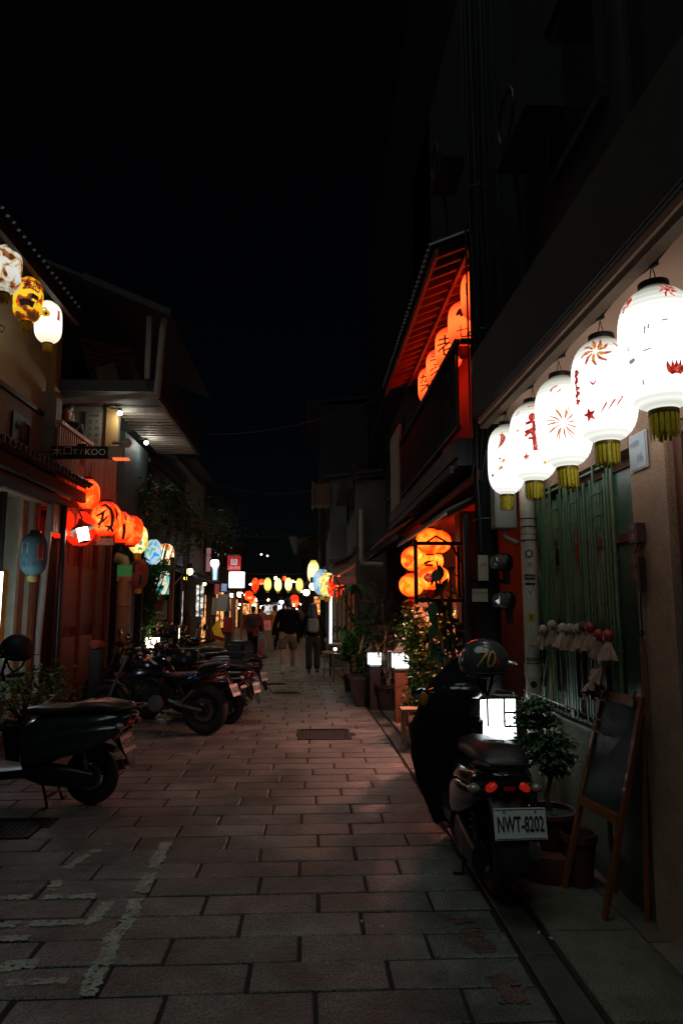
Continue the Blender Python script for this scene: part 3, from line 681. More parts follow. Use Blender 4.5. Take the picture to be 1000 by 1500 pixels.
MB().b2((1.706, 3.478, 1.67), (1.74, 3.517, 1.86), bev=.008).build('sheath', M_wooddk, pl)
pl = thing('wooden_clapper', 'long thin wooden stick hanging on a cord beside the barred window', 'hanging stick', (1.73, 3.55, .95))
MB().b2((1.72, 3.535, 1.0), (1.74, 3.565, 1.42), bev=.004).build('stick', M_orangewood, pl)
MB().tube([(1.73, 3.55, 1.42), (1.735, 3.552, 1.5), (1.73, 3.545, 1.58), (1.735, 3.54, 1.67)], .005, 6).build('cord', M_rope, pl)
MB().torus((1.728, 3.55, 1.46), .012, .005, 'Y', 12, 6).build('knot', M_wooddk, pl)

# white downpipe with stickers, straps
pp = thing('downpipe', 'old white downpipe covered in stickers left of the barred window', 'pipe', (1.6, 4.95, 0))
for z0, z1 in ((0, 1.16), (1.165, 2.12), (2.125, 3.05)): MB().tube([(1.6, 4.95, z0), (1.6, 4.95, z1)], .055, 18).build('pipe_length', M_pvc, pp, smooth=True)
MB().tube([(1.6, 4.95, 1.1), (1.6, 4.95, 1.19)], .061, 18).build('socket', M_pvc, pp, smooth=True)
for z in (2.08, 2.18, 2.24): MB().torus((1.6, 4.95, z), .057, .004, 'Z', 20, 5).build('wire_strap', M_rope, pp)
fa = math.atan2(-4.95, -1.6)
def sticker(zc, w, h, m, txt=None, ink=M_ink, da=0, ts=None, shape='rect'):
    mb = MB(); n = 6
    if shape == 'rect':
        for i in range(n + 1): mb.v += [(w * (i / n - .5), -h / 2, 0), (w * (i / n - .5), h / 2, 0)]
        for i in range(n): mb.f.append((2*i, 2*i+2, 2*i+3, 2*i+1))
    else: star(mb, (0, 0), w / 2, n=12); mb.v = [(x if i == 0 else w / 2 * math.cos(math.atan2(y, x)), y if i == 0 else w / 2 * math.sin(math.atan2(y, x)), 0) for i, (x, y, _) in enumerate(mb.v)]
    def cyl(q, off):
        r = .055 + off; o = MB(); o.f = q.f; o.v = [(1.6 + r * math.cos(fa + da + x / r), 4.95 + r * math.sin(fa + da + x / r), zc + y) for x, y, _ in q.v]; return o
    s = cyl(mb, .0015).build('sticker', m, pp)
    if txt: cyl(glyph(MB(), txt, ts or h * .6), .0028).build('sticker_print', ink, s)
sticker(1.98, .07, .075, M_white, '◎', ts=.08, shape='round'); sticker(1.9, .06, .045, M_paper, '49')
sticker(1.81, .085, .04, M_ink, 'SPORTS', M_white, ts=.022); sticker(1.76, .07, .018, M_ink)
sticker(1.70, .055, .07, M_white, 'V', mat('teal_ink', (.02, .12, .13), .5), shape='round', ts=.06)
sticker(1.52, .07, .07, mat('yellow_sticker', (.6, .42, .02), .5, var=.15), '8', shape='round', ts=.055)
sticker(1.44, .04, .03, M_white, 'A', ts=.03); sticker(1.32, .07, .12, M_paper, 'XB', ts=.03)
sticker(1.225, .095, .022, M_ink, 'DIVANG', M_white, ts=.02); sticker(1.19, .095, .022, M_ink, '20 SEC', M_white, ts=.02)
sticker(1.05, .05, .05, M_ink, shape='round'); sticker(.9, .05, .12, M_white, 'II', M_dollg, ts=.05)
cp = thing('cable_conduit', 'bundle of thin grey conduits right beside the stickered downpipe', 'conduit', (1.7, 5.0, 1))
for i, (x, y, r) in enumerate(((1.7, 5.02, .016), (1.72, 5.09, .02), (1.69, 5.14, .012))): MB().tube([(x, y, .3), (x + .01, y, 1.4), (x, y, 3.05)], r, 8).build('conduit', M_pvcg, cp, smooth=True)
bx = thing('rain_head', 'grey metal rain head box left of the downpipe under the farthest white lantern', 'rain head', (1.5, 5.3, 2.2))
MB().b2((1.43, 5.2, 2.2), (1.6, 5.34, 2.62), bev=.008).build('box', M_pvcg, bx); MB().tube([(1.52, 5.27, 2.2), (1.52, 5.27, 2.14), (1.6, 5.2, 2.08)], .02, 8).build('elbow', M_pvcg, bx)
M_meter = mat('meter_glass', (.25, .25, .24), .06, .6, var=.3, scale=20)
for i, (z, y) in enumerate(((1.94, 5.3), (1.64, 5.26))):
    m_ = thing('electricity_meter', ['upper round glass electricity meter left of the downpipe', 'lower round glass electricity meter left of the downpipe'][i], 'meter', (1.58, y, z), 0, 'electricity meters')
    T = Matrix.Translation((1.50, y, z)) @ Matrix.Rotation(R(-70), 4, 'Z') @ Matrix.Rotation(R(90), 4, 'X')
    MB().lathe([(.075, -.05), (.078, .0), (.07, .01)], 18, T).build('base', M_plastic, m_, smooth=True)
    MB().lathe([(.062, .01), (.062, .06), (.05, .085), (.0, .09)], 18, T).build('glass_dome', M_meter, m_, smooth=True)
    MB().box((1.53, y, z - .12), (.04, .06, .1)).build('terminal_box', M_plastic, m_)

# utility pole with cables and papers
po = thing('utility_pole', 'dark utility pole with cables where the concrete eave ends', 'utility pole', (1.43, 5.48, 0))
MB().tube([(1.43, 5.48, 0), (1.43, 5.48, 9.5)], [.095, .075], 16).build('shaft', mat('tarred_pole', (.012, .013, .013), .9, var=.3, bump=.3, spec=.15), po, smooth=True)
for i in range(7):
    x = 1.30 + .045 * i; q = random.Random(i)
    MB().tube([(x + q.uniform(-.02, .02), 5.36 + q.uniform(-.03, .03), z) for z in (1.9 + q.random(), 2.6, 3.3, 4.1, 5.0, 6.2, 8)], .007 + .005 * q.random(), 6).build('cable', M_rope, po)
for z in (2.3, 3.9, 5.2): MB().torus((1.43, 5.48, z), .1, .006, 'Z', 20, 6).build('band', M_metal, po)
MB().tube([(1.33, 5.38, 3.62), (1.31, 5.34, 3.5), (1.35, 5.36, 3.38)], .012, 6).build('insulator', M_pvcg, po)
for i, (x0, z0, x1, z1, tx, lb) in enumerate(((1.315, 1.80, 1.395, 2.0, '公告', 'pale paper notice pinned high on the utility pole'), (1.262, 1.635, 1.385, 1.735, 'NO PARK', 'small paper card pinned below the notice on the pole'))):
    n_ = thing('paper_notice', lb, 'notice', ((x0 + x1) / 2, 5.33, z0)); MB().b2((x0, 5.33, z0), (x1, 5.334, z1)).build('sheet', M_paper, n_)
    flat_text(tx, .03 if i == 0 else .025, ((x0 + x1) / 2, 5.33, (z0 + z1) / 2 + .02), (1, 0, 0), (0, 0, 1), mat('brown_ink', (.12, .05, .02), .6), n_)

# ================================================================== RIGHT: balcony house with red lanterns
B1 = thing('balcony_house', 'right hand house with black railed balcony and red lit upper wall', 'building', (1.9, 7.4, 0))
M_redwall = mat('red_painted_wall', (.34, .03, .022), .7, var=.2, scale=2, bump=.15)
MB().b2((1.95, 5.37, 0), (2.5, 7.2, 2.62)).build('ground_wall', M_dark, B1)
MB().b2((1.6, 7.25, 0), (2.5, 7.5, 2.62)).build('green_door_jamb', mat('dark_teal_paint', (.03, .055, .05), .5, var=.3), B1)
MB().b2((2.4, 7.5, 0), (2.5, 9.9, 2.62)).build('shop_back_wall', mat('pink_plaster', (.38, .18, .12), .8, var=.2), B1)
MB().b2((1.5, 9.9, 0), (2.5, 10.05, 2.62)).build('far_partition', mat('warm_plaster', (.34, .2, .12), .8, var=.2), B1)
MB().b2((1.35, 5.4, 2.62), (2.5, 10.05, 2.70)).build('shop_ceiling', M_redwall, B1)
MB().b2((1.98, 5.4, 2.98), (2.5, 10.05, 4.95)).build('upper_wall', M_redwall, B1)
MB().b2((1.2, 5.42, 2.74), (2.5, 10.08, 2.97)).build('balcony_slab', M_black, B1)
MB().b2((1.17, 5.4, 2.80), (1.198, 10.08, 2.95)).build('slab_edge', M_black, B1)
MB().b2((1.13, 5.44, 2.68), (1.165, 9.9, 2.74)).build('edge_pipe', M_fascia, B1)
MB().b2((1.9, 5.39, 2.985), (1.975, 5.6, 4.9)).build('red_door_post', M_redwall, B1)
# railing
rl = MB().b2((1.19, 5.42, 3.77), (1.235, 9.05, 3.82)).build('top_rail', M_black, B1)
MB().b2((1.195, 5.42, 3.05), (1.23, 9.05, 3.08)).build('bottom_rail', M_black, B1)
MB().b2((1.24, 5.40, 3.78), (1.95, 5.44, 3.82)).build('side_rail', M_black, B1)
bal = MB().b2((1.203, 5.44, 3.08), (1.222, 5.46, 3.77)).build('baluster', M_black, B1)
for i in range(1, 34): twin(bal, bal.location + Vector((0, i * .108, 0)))
for i in range(1, 6): twin(bal, bal.location + Vector((i * .12, -.03, 0)))
MB().b2((1.19, 9.07, 2.98), (1.225, 10.05, 4.08)).build('pale_end_board', mat('weathered_grey_board', (.2, .185, .155), .8, var=.3, bump=.3, stretch=(3, 3, .6)), B1)
# eave: purlin, rafters, boards
zr = lambda x: 4.6 + (x - 1.1) * .42
def roofbox(mb, x0, x1, y0, y1, dz0, dz1):
    return mb.add([(x0, y0, zr(x0)+dz0), (x1, y0, zr(x1)+dz0), (x1, y1, zr(x1)+dz0), (x0, y1, zr(x0)+dz0), (x0, y0, zr(x0)+dz1), (x1, y0, zr(x1)+dz1), (x1, y1, zr(x1)+dz1), (x0, y1, zr(x0)+dz1)],
                  [(0,3,2,1),(4,5,6,7),(0,1,5,4),(1,2,6,5),(2,3,7,6),(3,0,4,7)])
M_redwood = mat('red_stained_wood', (.20, .022, .02), .6, var=.35, scale=6, bump=.3, stretch=(1, 6, 1))
roofbox(MB(), 1.05, 2.2, 5.46, 9.3, .055, .075).build('roof_boards', M_redwood, B1)
roofbox(MB(), 1.04, 1.075, 5.44, 9.32, -.03, .05).build('eave_board', M_redwood, B1)
rf = roofbox(MB(), 1.08, 2.15, 5.5, 5.54, -.005, .05).build('rafter', M_redwood, B1)
for i in range(1, 19): twin(rf, rf.location + Vector((0, i * .2, 0)))
for x in (1.35, 1.62, 1.9): roofbox(MB(), x, x + .04, 5.48, 9.28, -.03, -.008).build('batten', M_redwood, B1)
tl = MB()
for i in range(40):
    y = 5.47 + i * .097; T0 = Matrix.Translation((0, y, 0)); pts = [(1.0, y, zr(1.0) + .10), (2.2, y, zr(2.2) + .10)]
    o_ = MB().tube(pts, .032, 7)
    if i == 0: tile0 = o_.build('roof_tile', M_tile, B1)
    else: twin(tile0, tile0.location + Vector((0, i * .097, 0)))
MB().b2((1.9, 5.0, 5.1), (2.6, 12, 9.6)).build('upper_storey', M_dark, B1)
# canopy over the shop front and its bracket
cn = MB()
def sheet(mb, y0, y1, xa, za, xb, zb, th=.02, n=1, corr=0):
    k = n
    for s in (0, th):
        for i in range(k + 1):
            y = y0 + (y1 - y0) * i / k; c = corr * math.cos(i * math.pi)
            mb.v += [(xa, y, za + s + c), (xb, y, zb + s + c)]
    m2 = 2 * (k + 1); o = len(mb.v) - 2 * m2
    for i in range(k):
        a = o + 2 * i; mb.f += [(a, a+2, a+3, a+1), (a+m2, a+1+m2, a+3+m2, a+2+m2), (a, a+m2, a+m2+2, a+2), (a+1, a+3, a+3+m2, a+1+m2)]
    mb.f += [(o, o+1, o+1+m2, o+m2), (o+2*k, o+2*k+m2, o+2*k+1+m2, o+2*k+1)]; return mb
sheet(MB(), 5.55, 8.5, 1.1, 2.36, 1.62, 2.62, n=60, corr=.008).build('sheet_canopy', M_grey, B1)
MB().tube([(1.1, 5.5, 2.35), (1.1, 8.55, 2.35)], .014, 8).build('canopy_edge_pipe', M_metal, B1)
sheet(MB(), 8.7, 11.2, .98, 2.5, 1.5, 2.85, n=50, corr=.008).build('sheet_canopy', M_grey, B1)
f = MB(); f.b2((1.0, 6.58, 1.62), (1.035, 6.62, 2.24)).b2((1.038, 6.585, 2.19), (1.5, 6.615, 2.225)).b2((1.038, 6.585, 1.64), (1.6, 6.615, 1.67)).b2((1.42, 6.58, 1.675), (1.45, 6.62, 2.185))
fr = f.build('iron_frame', M_black, B1); MB().tube([(1.1, 6.6, 2.2), (1.22, 6.6, 2.28), (1.36, 6.6, 2.2), (1.46, 6.6, 2.03)], .012, 6).build('scroll_brace', M_black, fr)
MB().b2((1.27, 5.6, 0), (1.31, 5.64, 2.36)).build('canopy_post', M_black, B1)
MB().b2((1.29, 5.62, 1.79), (1.62, 5.65, 1.82)).build('canopy_brace', M_black, B1)
MB().b2((2.3, 7.6, 1.05), (2.39, 9.8, 2.3)).build('curtain', mat('warm_red_curtain', (.30, .08, .05), .9, var=.3, stretch=(1, 8, .4)), B1)
MB().b2((1.86, 7.52, .0), (1.9, 7.9, 1.35)).build('pink_panel', mat('pink_panel', (.42, .2, .15), .7, var=.2), B1)
MB().b2((1.62, 7.51, .0), (1.68, 7.57, 1.5)).build('pale_post', M_cream, B1)

P_bal = glow('orange_red_lit_paper', (1.0, .085, .015), 2.3, ribs=2*math.pi/.024, fade=.86, half=.27, top=(.7, .06, .04))
GB = 'lanterns along the upper right balcony'
t_ = MB(); glyph(t_, '一', .2, (.03, -.02))
blk = lambda ch, sz, c=(0, 0): (glyph(MB(), ch, sz, c, cut=.015), 0, I_blk)
lantern('paper_lantern', 'nearest balcony lantern, partly hidden by the dark pole', (1.56, 6.1, 4.53), .15, .5, P_bal, GB, marks=[blk('口', .18, (.02, .06)), (brush(MB(), [(-.1, .08), (-.098, -.04)], .014), 0, I_blk), (brush(MB(), [(-.02, -.08), (.1, -.09)], .03), 0, I_red)], tassel=M_redp, tl=.09)
lantern('paper_lantern', 'second balcony lantern with a black brush blot, touching the rail', (1.56, 6.72, 4.5), .15, .5, P_bal, GB, marks=[(blot(brush(MB(), [(-.06, .05), (-.02, .09), (.05, .08), (.07, .03)], [.02, .06, .06, .01]), (0, .06), .03), 0, I_blk), blk('七', .14, (0, -.12))], tassel=M_redp, tl=.09)
lantern('paper_lantern', 'middle balcony lantern painted with the character for old', (1.56, 7.4, 4.5), .15, .5, P_bal, GB, marks=[blk('老', .27, (-.02, 0))], tassel=M_redp)
lantern('paper_lantern', 'fourth balcony lantern with slim black characters', (1.56, 8.05, 4.5), .15, .5, P_bal, GB, marks=[blk('手', .2, (-.01, .09)), blk('彡', .2, (-.05, -.1))], tassel=M_redp)
lantern('paper_lantern', 'farthest balcony lantern, lowest in the sloping row', (1.56, 8.7, 4.5), .15, .5, P_bal, GB, marks=[blk('架', .26, (-.02, 0))], tassel=M_redp)
# cluster of round lanterns under the canopy
P_rnd = glow('yellow_orange_lit_paper', (1.0, .42, .06), 3.4, fade=.45, half=.15, top=(1, .3, .06), patt=[(0, (.6, .02, .002)), (.42, (.9, .05, .003)), (.50, (1, .10, .006)), (.62, (1, .2, .03))], ps=6)
GR = 'round orange lanterns clustered under the right canopy'
for i, (x, y, z, r, lb) in enumerate([(1.14, 7.5, 2.12, .145, 'round orange lantern at the left of the cluster, middle height'), (1.27, 7.5, 2.08, .15, 'yellow round lantern at the centre of the cluster'),
        (1.22, 6.95, 2.26, .14, 'uppermost round lantern left of the iron frame post'), (1.36, 7.2, 2.28, .13, 'upper right round lantern with a black blot, seen through the iron frame'),
        (1.15, 7.8, 1.84, .14, 'lowest and leftmost round lantern, with a red hanging tag'), (1.27, 7.3, 1.90, .135, 'round lantern low in the centre with an orange disc'),
        (1.43, 7.7, 1.93, .13, 'lower right round lantern behind the frame post'), (1.47, 8.2, 2.14, .13, 'dimmer round lantern at the back of the cluster')]):
    mk = []
    if i == 3: mk = [(star(MB(), (0, .05), .03, .2, 4), 0, I_blk)]
    if i == 5: mk = [(blot(MB(), (-.01, 0), .05, 12, pw=.1), 0, I_red)]
    if i == 0: mk = [(brush(MB(), [(-.03, -.02), (-.035, -.07)], .014), 0, I_red)]
    lantern('round_lantern', lb, (x, y, z), r, r * 1.85, P_rnd, GR, ribs=9, n=24, sh=2.3, cap=.3, tassel=M_redp if i in (4, 5) else None, tl=.1, marks=mk, wire=.12)

# lamp added at the white patch between the lanterns, to warm the lane
t = thing('added_pendant_lamp', 'shaded lamp added inside the red shop to warm the lane, behind the round lanterns', 'lamp', (1.4, 8.9, 1.98))
MB().lathe([(.18, 0), (.15, .1), (.05, .2), (.005, .21)], 20, Matrix.Translation((1.4, 8.9, 1.98)), cap=False).build('shade', M_metal, t, smooth=True)  # hood shaped so the added light falls as a pool on the lane
MB().ball((1.4, 8.9, 2.12), .035, 12, 8).build('bulb', glow('pinkish_bulb', (1, .7, .6), 8, fade=0), t, smooth=True)
MB().tube([(1.4, 8.9, 2.19), (1.4, 8.9, 2.6)], .004, 5).build('cord', M_rope, t)
ld = bpy.data.lights.new('added_pendant_light', 'POINT'); ld.energy = 150; ld.shadow_soft_size = .04; ld.color = (1, .38, .28)
lo = bpy.data.objects.new('lamp_light', ld); COL.objects.link(lo); lo.parent = t; lo.location = (0, 0, .09)

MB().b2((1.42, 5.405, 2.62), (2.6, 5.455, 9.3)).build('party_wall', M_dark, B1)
for i, (y, z) in enumerate(((4.2, 5.0), (7.0, 6.6))):
    t = thing('air_conditioner', ['dark air conditioner box on the upper wall over the concrete eave', 'higher air conditioner box above the red lit roof'][i], 'air conditioner', (1.6, y, z), 0)
    MB().b2((1.45, y, z), (1.74, y + .75, z + .5), bev=.01).build('casing', M_dark, t); MB().torus((1.445, y + .42, z + .25), .19, .012, 'X', 24, 6).build('fan_grille', M_black, t)
    MB().tube([(1.6, y + .76, z + .1), (1.66, y + .9, z), (1.7, y + .92, z - 1.0)], .018, 6).build('hose', M_fascia, t)
# ================================================================== LEFT: near ochre house
A = thing('ochre_house', 'near left house with ochre upper wall, tiled pent eave and cream pillar', 'building', (-3.8, 7, 0))
MB().b2((-4.4, 2, 3.3), (-3.6, 9.2, 5.75)).build('upper_wall', M_ochre, A)
MB().b2((-4.2, 9.205, 2.9), (-3.52, 9.42, 5.6), bev=.01).build('corner_column', M_ochre2, A)
MB().b2((-3.598, 2, 4.11), (-3.55, 9.0, 4.17)).build('string_course', M_wooddk, A)
MB().b2((-3.60, 2, 3.3), (-3.585, 9.19, 4.1)).build('lower_band', mat('grey_ochre_plaster', (.2, .17, .11), .9, var=.25), A)
MB().b2((-4.4, 2, .1), (-3.62, 7.6, 3.3)).build('ground_wall', M_wooddk, A)
MB().b2((-4.3, 7.62, .1), (-4.2, 8.3, 3.3)).build('recess_wall', M_dark, A)
MB().b2((-4.2, 8.32, .1), (-3.5, 8.42, 2.95), bev=.008).build('pillar', mat('pale_green_cream', (.42, .45, .33), .7, var=.15), A)
MB().b2((-3.6, 8.425, .1), (-3.52, 9.0, 2.95)).build('beige_wall', mat('beige_brown_plaster', (.30, .2, .12), .8, var=.25), A)
MB().b2((-3.519, 8.62, .1), (-3.46, 8.72, 2.9)).build('pale_strip', M_cream, A)
MB().b2((-3.519, 8.735, .1), (-3.45, 8.82, 2.9)).build('orange_strip', M_orangewood, A)
MB().b2((-4.2, 7.6, 2.9), (-3.4, 9.1, 2.98)).build('lintel', M_cream, A)
MB().tube([(-3.52, 7.9, .1), (-3.52, 7.9, 2.9)], .045, 10).build('black_pipe', M_plastic, A)
MB().tube([(-3.45, 8.95, .1), (-3.44, 8.95, 1.2), (-3.36, 8.9, 2.9)], .045, 12).build('white_downpipe', mat('pale_grey_pvc', (.42, .44, .38), .4, var=.15), A, smooth=True)
MB().torus((-3.445, 8.95, 1.0), .048, .006, 'Z', 16, 5).build('pipe_strap', M_rope, A)
MB().b2((-3.75, 9.1, .1), (-3.7, 9.95, 2.9)).build('dark_door', M_wooddk, A)
MB().b2((-3.7, 9.12, .1), (-3.6, 9.9, .55)).build('brown_dado', mat('brown_dado', (.2, .1, .06), .7), A)
MB().tube([(-3.26, 9.12, .1), (-3.26, 9.12, 3.0)], .035, 10).build('iron_eave_post', M_plastic, A, smooth=True)
MB().b2((-3.34, 9.04, .1), (-3.18, 9.2, .3)).build('post_foot', M_plastic, A)
MB().b2((-3.4, 8.6, .1), (-3.15, 9.02, .5), bev=.02).build('planter_block', M_cream, A)
# pent eave with round tiles
zt = lambda x: 3.2 + (-3.0 - x) * .55
def slopebox(mb, x0, x1, y0, y1, d0, d1, f=zt):
    return mb.add([(x0, y0, f(x0)+d0), (x1, y0, f(x1)+d0), (x1, y1, f(x1)+d0), (x0, y1, f(x0)+d0), (x0, y0, f(x0)+d1), (x1, y0, f(x1)+d1), (x1, y1, f(x1)+d1), (x0, y1, f(x0)+d1)],
                  [(0,3,2,1),(4,5,6,7),(0,1,5,4),(1,2,6,5),(2,3,7,6),(3,0,4,7)])
slopebox(MB(), -3.6, -3.03, 4.5, 9.5, -.06, 0).build('pent_boards', M_wooddk, A)
MB().b2((-3.12, 4.5, 2.98), (-3.03, 9.42, 3.12), bev=.01).build('eave_beam', M_wooddk, A)
MB().b2((-3.3, 9.43, 2.97), (-3.02, 9.58, 3.13), bev=.01).build('beam_end', mat('weathered_beam', (.25, .17, .08), .8, var=.4, bump=.4), A)
MB().b2((-3.6, 4.5, 2.92), (-3.14, 9.3, 2.97)).build('pent_soffit', M_wooddk, A)
t0 = MB().tube([(-3.62, 4.6, zt(-3.62) + .03), (-2.98, 4.6, zt(-2.98) + .03)], .042, 8).ball((-2.975, 4.6, zt(-2.98) + .03), (.02, .044, .044), 10, 6).build('roof_tile', M_tile, A, smooth=True)
t1 = MB()
for i in range(7):
    a = math.pi * i / 6; t1.v += [(-3.62, 4.66 + .05 * -math.cos(a), zt(-3.62) + .02 - .03 * math.sin(a)), (-2.985, 4.66 + .05 * -math.cos(a), zt(-2.985) + .02 - .03 * math.sin(a))]
for i in range(6): t1.f.append((2*i, 2*i+1, 2*i+3, 2*i+2))
t1.add([(-2.97, 4.615, zt(-2.97) + .01), (-2.97, 4.705, zt(-2.97) + .01), (-2.965, 4.66, zt(-2.97) - .07)], [(0, 1, 2)])
t1 = t1.build('pan_tile', M_tile, A, smooth=True)
for i in range(1, 40): twin(t0, t0.location + Vector((0, i * .124, rnd.uniform(-.006, .006)))); twin(t1, t1.location + Vector((0, i * .124, rnd.uniform(-.004, .004))))
# upper roof
zu = lambda x: 5.17 + (-2.9 - x) * .5
slopebox(MB(), -4.8, -2.92, 4, 8.3, .0, .06, zu).build('upper_roof', M_dark, A)
u0 = MB().tube([(-4.8, 4.1, zu(-4.8) + .09), (-2.88, 4.1, zu(-2.88) + .09)], .045, 7).build('roof_tile', M_tile, A, smooth=True)
for i in range(1, 34): twin(u0, u0.location + Vector((0, i * .124, rnd.uniform(-.006, .006))))
MB().b2((-2.96, 4, 5.08), (-2.90, 8.28, 5.2)).build('upper_eave_board', M_wooddk, A)
MB().tube([(-3.55, 7.05, 4.52), (-3.35, 7.05, 4.52), (-3.28, 7.05, 4.55), (-3.25, 7.05, 4.52), (-3.27, 7.05, 4.47), (-3.3, 7.05, 4.49)], .008, 6).build('iron_hook', M_metal, A)
pq = thing('brush_plaque', 'dark wall plaque with pale brush calligraphy under the ochre upper wall', 'plaque', (-3.57, 8.3, 3.5))
MB().b2((-3.575, 8.08, 3.48), (-3.55, 8.58, 3.92), bev=.005).build('board', M_ink, pq)
flat_text('神', .3, (-3.55, 8.33, 3.7), (0, 1, 0), (0, 0, 1), mat('dim_grey_ink', (.16, .16, .14), .7), pq)

# vertical lit sign at the frame edge
M_lit = glow('white_lit_acrylic', (.8, .9, 1.0), 2.6, fade=0)
vs_ = thing('vertical_light_sign', 'tall thin white light box with small dark letters at the left edge', 'lit sign', (-3.4, 7.35, 1.1))
MB().b2((-3.56, 7.33, 1.1), (-3.22, 7.42, 1.96), bev=.01).build('light_box', M_lit, vs_)
flat_text('STUDIO', .15, (-3.31, 7.33, 1.55), (0, 0, -1), (1, 0, 0), mat('grey_sign_ink', (.1, .11, .13), .6), vs_, width=.62)
MB().b2((-3.215, 7.33, 1.08), (-3.20, 7.42, 1.98)).build('frame_edge', M_gold, vs_)

# three printed lanterns up left, under the roof
patA = [(0, (.10, .03, .01)), (.40, (.45, .12, .03)), (.46, (.75, .58, .30)), (.52, (.92, .93, .86))]
P_pa = glow('brown_print_on_white_lit_paper', (1, 1, 1), .55, ribs=2*math.pi/.02, fade=.5, patt=patA, ps=9, half=.26, base=(.5, .5, .4))
P_pb = glow('yellow_red_print_on_lit_paper', (1, 1, 1), .75, ribs=2*math.pi/.02, fade=.35, patt=[(0, (.05, .02, .01)), (.38, (.10, .04, .02)), (.44, (.65, .05, .01)), (.50, (.85, .58, .02)), (.66, (.9, .72, .08))], ps=8, half=.26, top=(.9, .8, .1), base=(.5, .4, .05))
P_pc = glow('plain_warm_white_lit_paper', (.97, .95, .88), .95, fade=.35, half=.26, top=(.95, .85, .6), base=(.55, .55, .5))
GU = 'printed lanterns under the upper left roof'
lantern('paper_lantern', 'upper left lantern cut by the frame edge, white with brown print', (-3.05, 6.55, 4.92), .145, .5, P_pa, GU, ribs=22, tl=.08)
lantern('paper_lantern', 'yellow lantern printed with red and black, between two white ones', (-3.05, 7.1, 4.86), .148, .5, P_pb, GU, ribs=22, tl=.09,
        marks=[(brush(brush(MB(), [(-.05, .15), (.02, .17), (.1, .14)], .02), [(-.06, .06), (.02, .08), (.1, .05)], .022), 0, I_red), (glyph(MB(), '天府', .1, (.03, .11)), 0, I_blk), (brush(brush(MB(), [(-.08, -.1), (-.02, -.08), (.06, -.1)], .07), [(.03, .0), (.1, -.02)], .05), 0, I_blk)])
lantern('paper_lantern', 'white oval lantern at the lower end of the upper left row', (-3.05, 7.7, 4.86), .15, .5, P_pc, GU, ribs=22, tl=.09,
        marks=[(blot(brush(MB(), [(-.08, .1), (-.04, .12), (-.01, .08)], .02), (-.04, .055), .045, 11, pw=.4), 0, I_yel), (blot(MB(), (-.035, .05), .022, 5, pw=.5), 0, I_blk), (brush(MB(), [(.12, .12), (.115, .0)], .04), 0, I_dred), (glyph(MB(), 'III', .06, (-.12, -.03)), 0, I_dred)])
c = MB().tube([(-3.05, 5, 5.45), (-3.05, 6.55, 5.24), (-3.05, 7.1, 5.18), (-3.05, 7.7, 5.16), (-3.02, 8.6, 5.1)], .006, 5); tag(c.build('lantern_cable', M_rope), 'sagging cable above the three upper left lanterns', 'cable')
# teal unlit lantern over the door
P_teal = mat('teal_paper', (.10, .24, .27), .7, var=.3, scale=3)
tl_ = lantern('paper_lantern', 'unlit teal lantern with a red postbox and cream house print by the door', (-3.2, 8.05, 2.2), .148, .5, P_teal, None, ribs=24, n=32, wire=.35, capm=M_plastic, tassel=mat('pale_yellow_tassel', (.5, .48, .12), .6), tl=.06,
   marks=[(brush(MB(), [(.07, .1), (.07, -.07)], .075, rag=0), 0, mat('white_print', (.5, .5, .45), .7)), (brush(MB(), [(.07, .09), (.07, -.055)], .055, rag=0), .001, M_redp), (brush(MB(), [(-.11, .12), (-.11, .0)], .09, rag=0), 0, mat('cream_print', (.45, .42, .28), .7)),
          (glyph(MB(), '日ンク', .06, (-.05, -.13)), 0, M_ink), (glyph(MB(), '88', .045, (-.11, .08)), .0, M_ink), (brush(MB(), [(.0, .08), (.02, .08)], .03), 0, mat('green_print', (.05, .3, .06), .7)), (brush(MB(), [(.02, .03), (.02, -.02), (.0, -.03)], .005), 0, M_ink)])

# ================================================================== LEFT: balcony house
Bh = thing('wooden_balcony_house', 'left house with pink slatted balcony, open upper veranda and red timber front', 'building', (-3.8, 10.5, 0))
M_slat = mat('pinkish_painted_slat', (.42, .26, .19), .6, var=.25, scale=5, stretch=(4, 4, .6), bump=.2)
M_plank = mat('red_brown_plank', (.22, .06, .035), .6, var=.35, scale=5, stretch=(5, 5, .5), bump=.35)
pl0 = MB().b2((-3.64, 9.98, .12), (-3.60, 10.13, 2.95)).build('wall_plank', M_plank, Bh)
for i in range(1, 14): twin(pl0, pl0.location + Vector((.008 * (i % 3), i * .158, 0)))
MB().b2((-4.3, 9.96, .1), (-3.645, 12.3, 3.0)).build('ground_wall', M_wooddk, Bh)
for y in (9.97, 10.75, 11.5, 12.2): MB().b2((-3.595, y, .1), (-3.52, y + .09, 3.0), bev=.008).build('timber_post', M_plank, Bh)
for y in (10.1, 10.9): MB().b2((-3.58, y, .3), (-3.54, y + .55, 1.15), bev=.01).build('door_panel', M_orangewood, Bh); MB().b2((-3.58, y, 1.3), (-3.545, y + .55, 2.2), bev=.01).build('door_panel', M_plank, Bh)
MB().b2((-4.6, 9.45, 2.83), (-3.36, 10.15, 2.93)).build('balcony_floor', M_wooddk, Bh)
MB().b2((-3.6, 9.0, 2.98), (-3.4, 9.2, 4.45)).build('front_post', mat('grey_post', (.2, .18, .13), .8, var=.3), Bh)
hr = MB().add([(-3.34, 8.85, 3.97), (-3.26, 8.85, 3.97), (-3.26, 10.16, 3.97), (-3.34, 10.16, 3.97), (-3.34, 8.85, 4.02), (-3.26, 8.85, 4.02), (-3.26, 10.16, 4.02), (-3.34, 10.16, 4.02)], [(0,3,2,1),(4,5,6,7),(0,1,5,4),(1,2,6,5),(2,3,7,6),(3,0,4,7)]).build('handrail', M_slat, Bh)
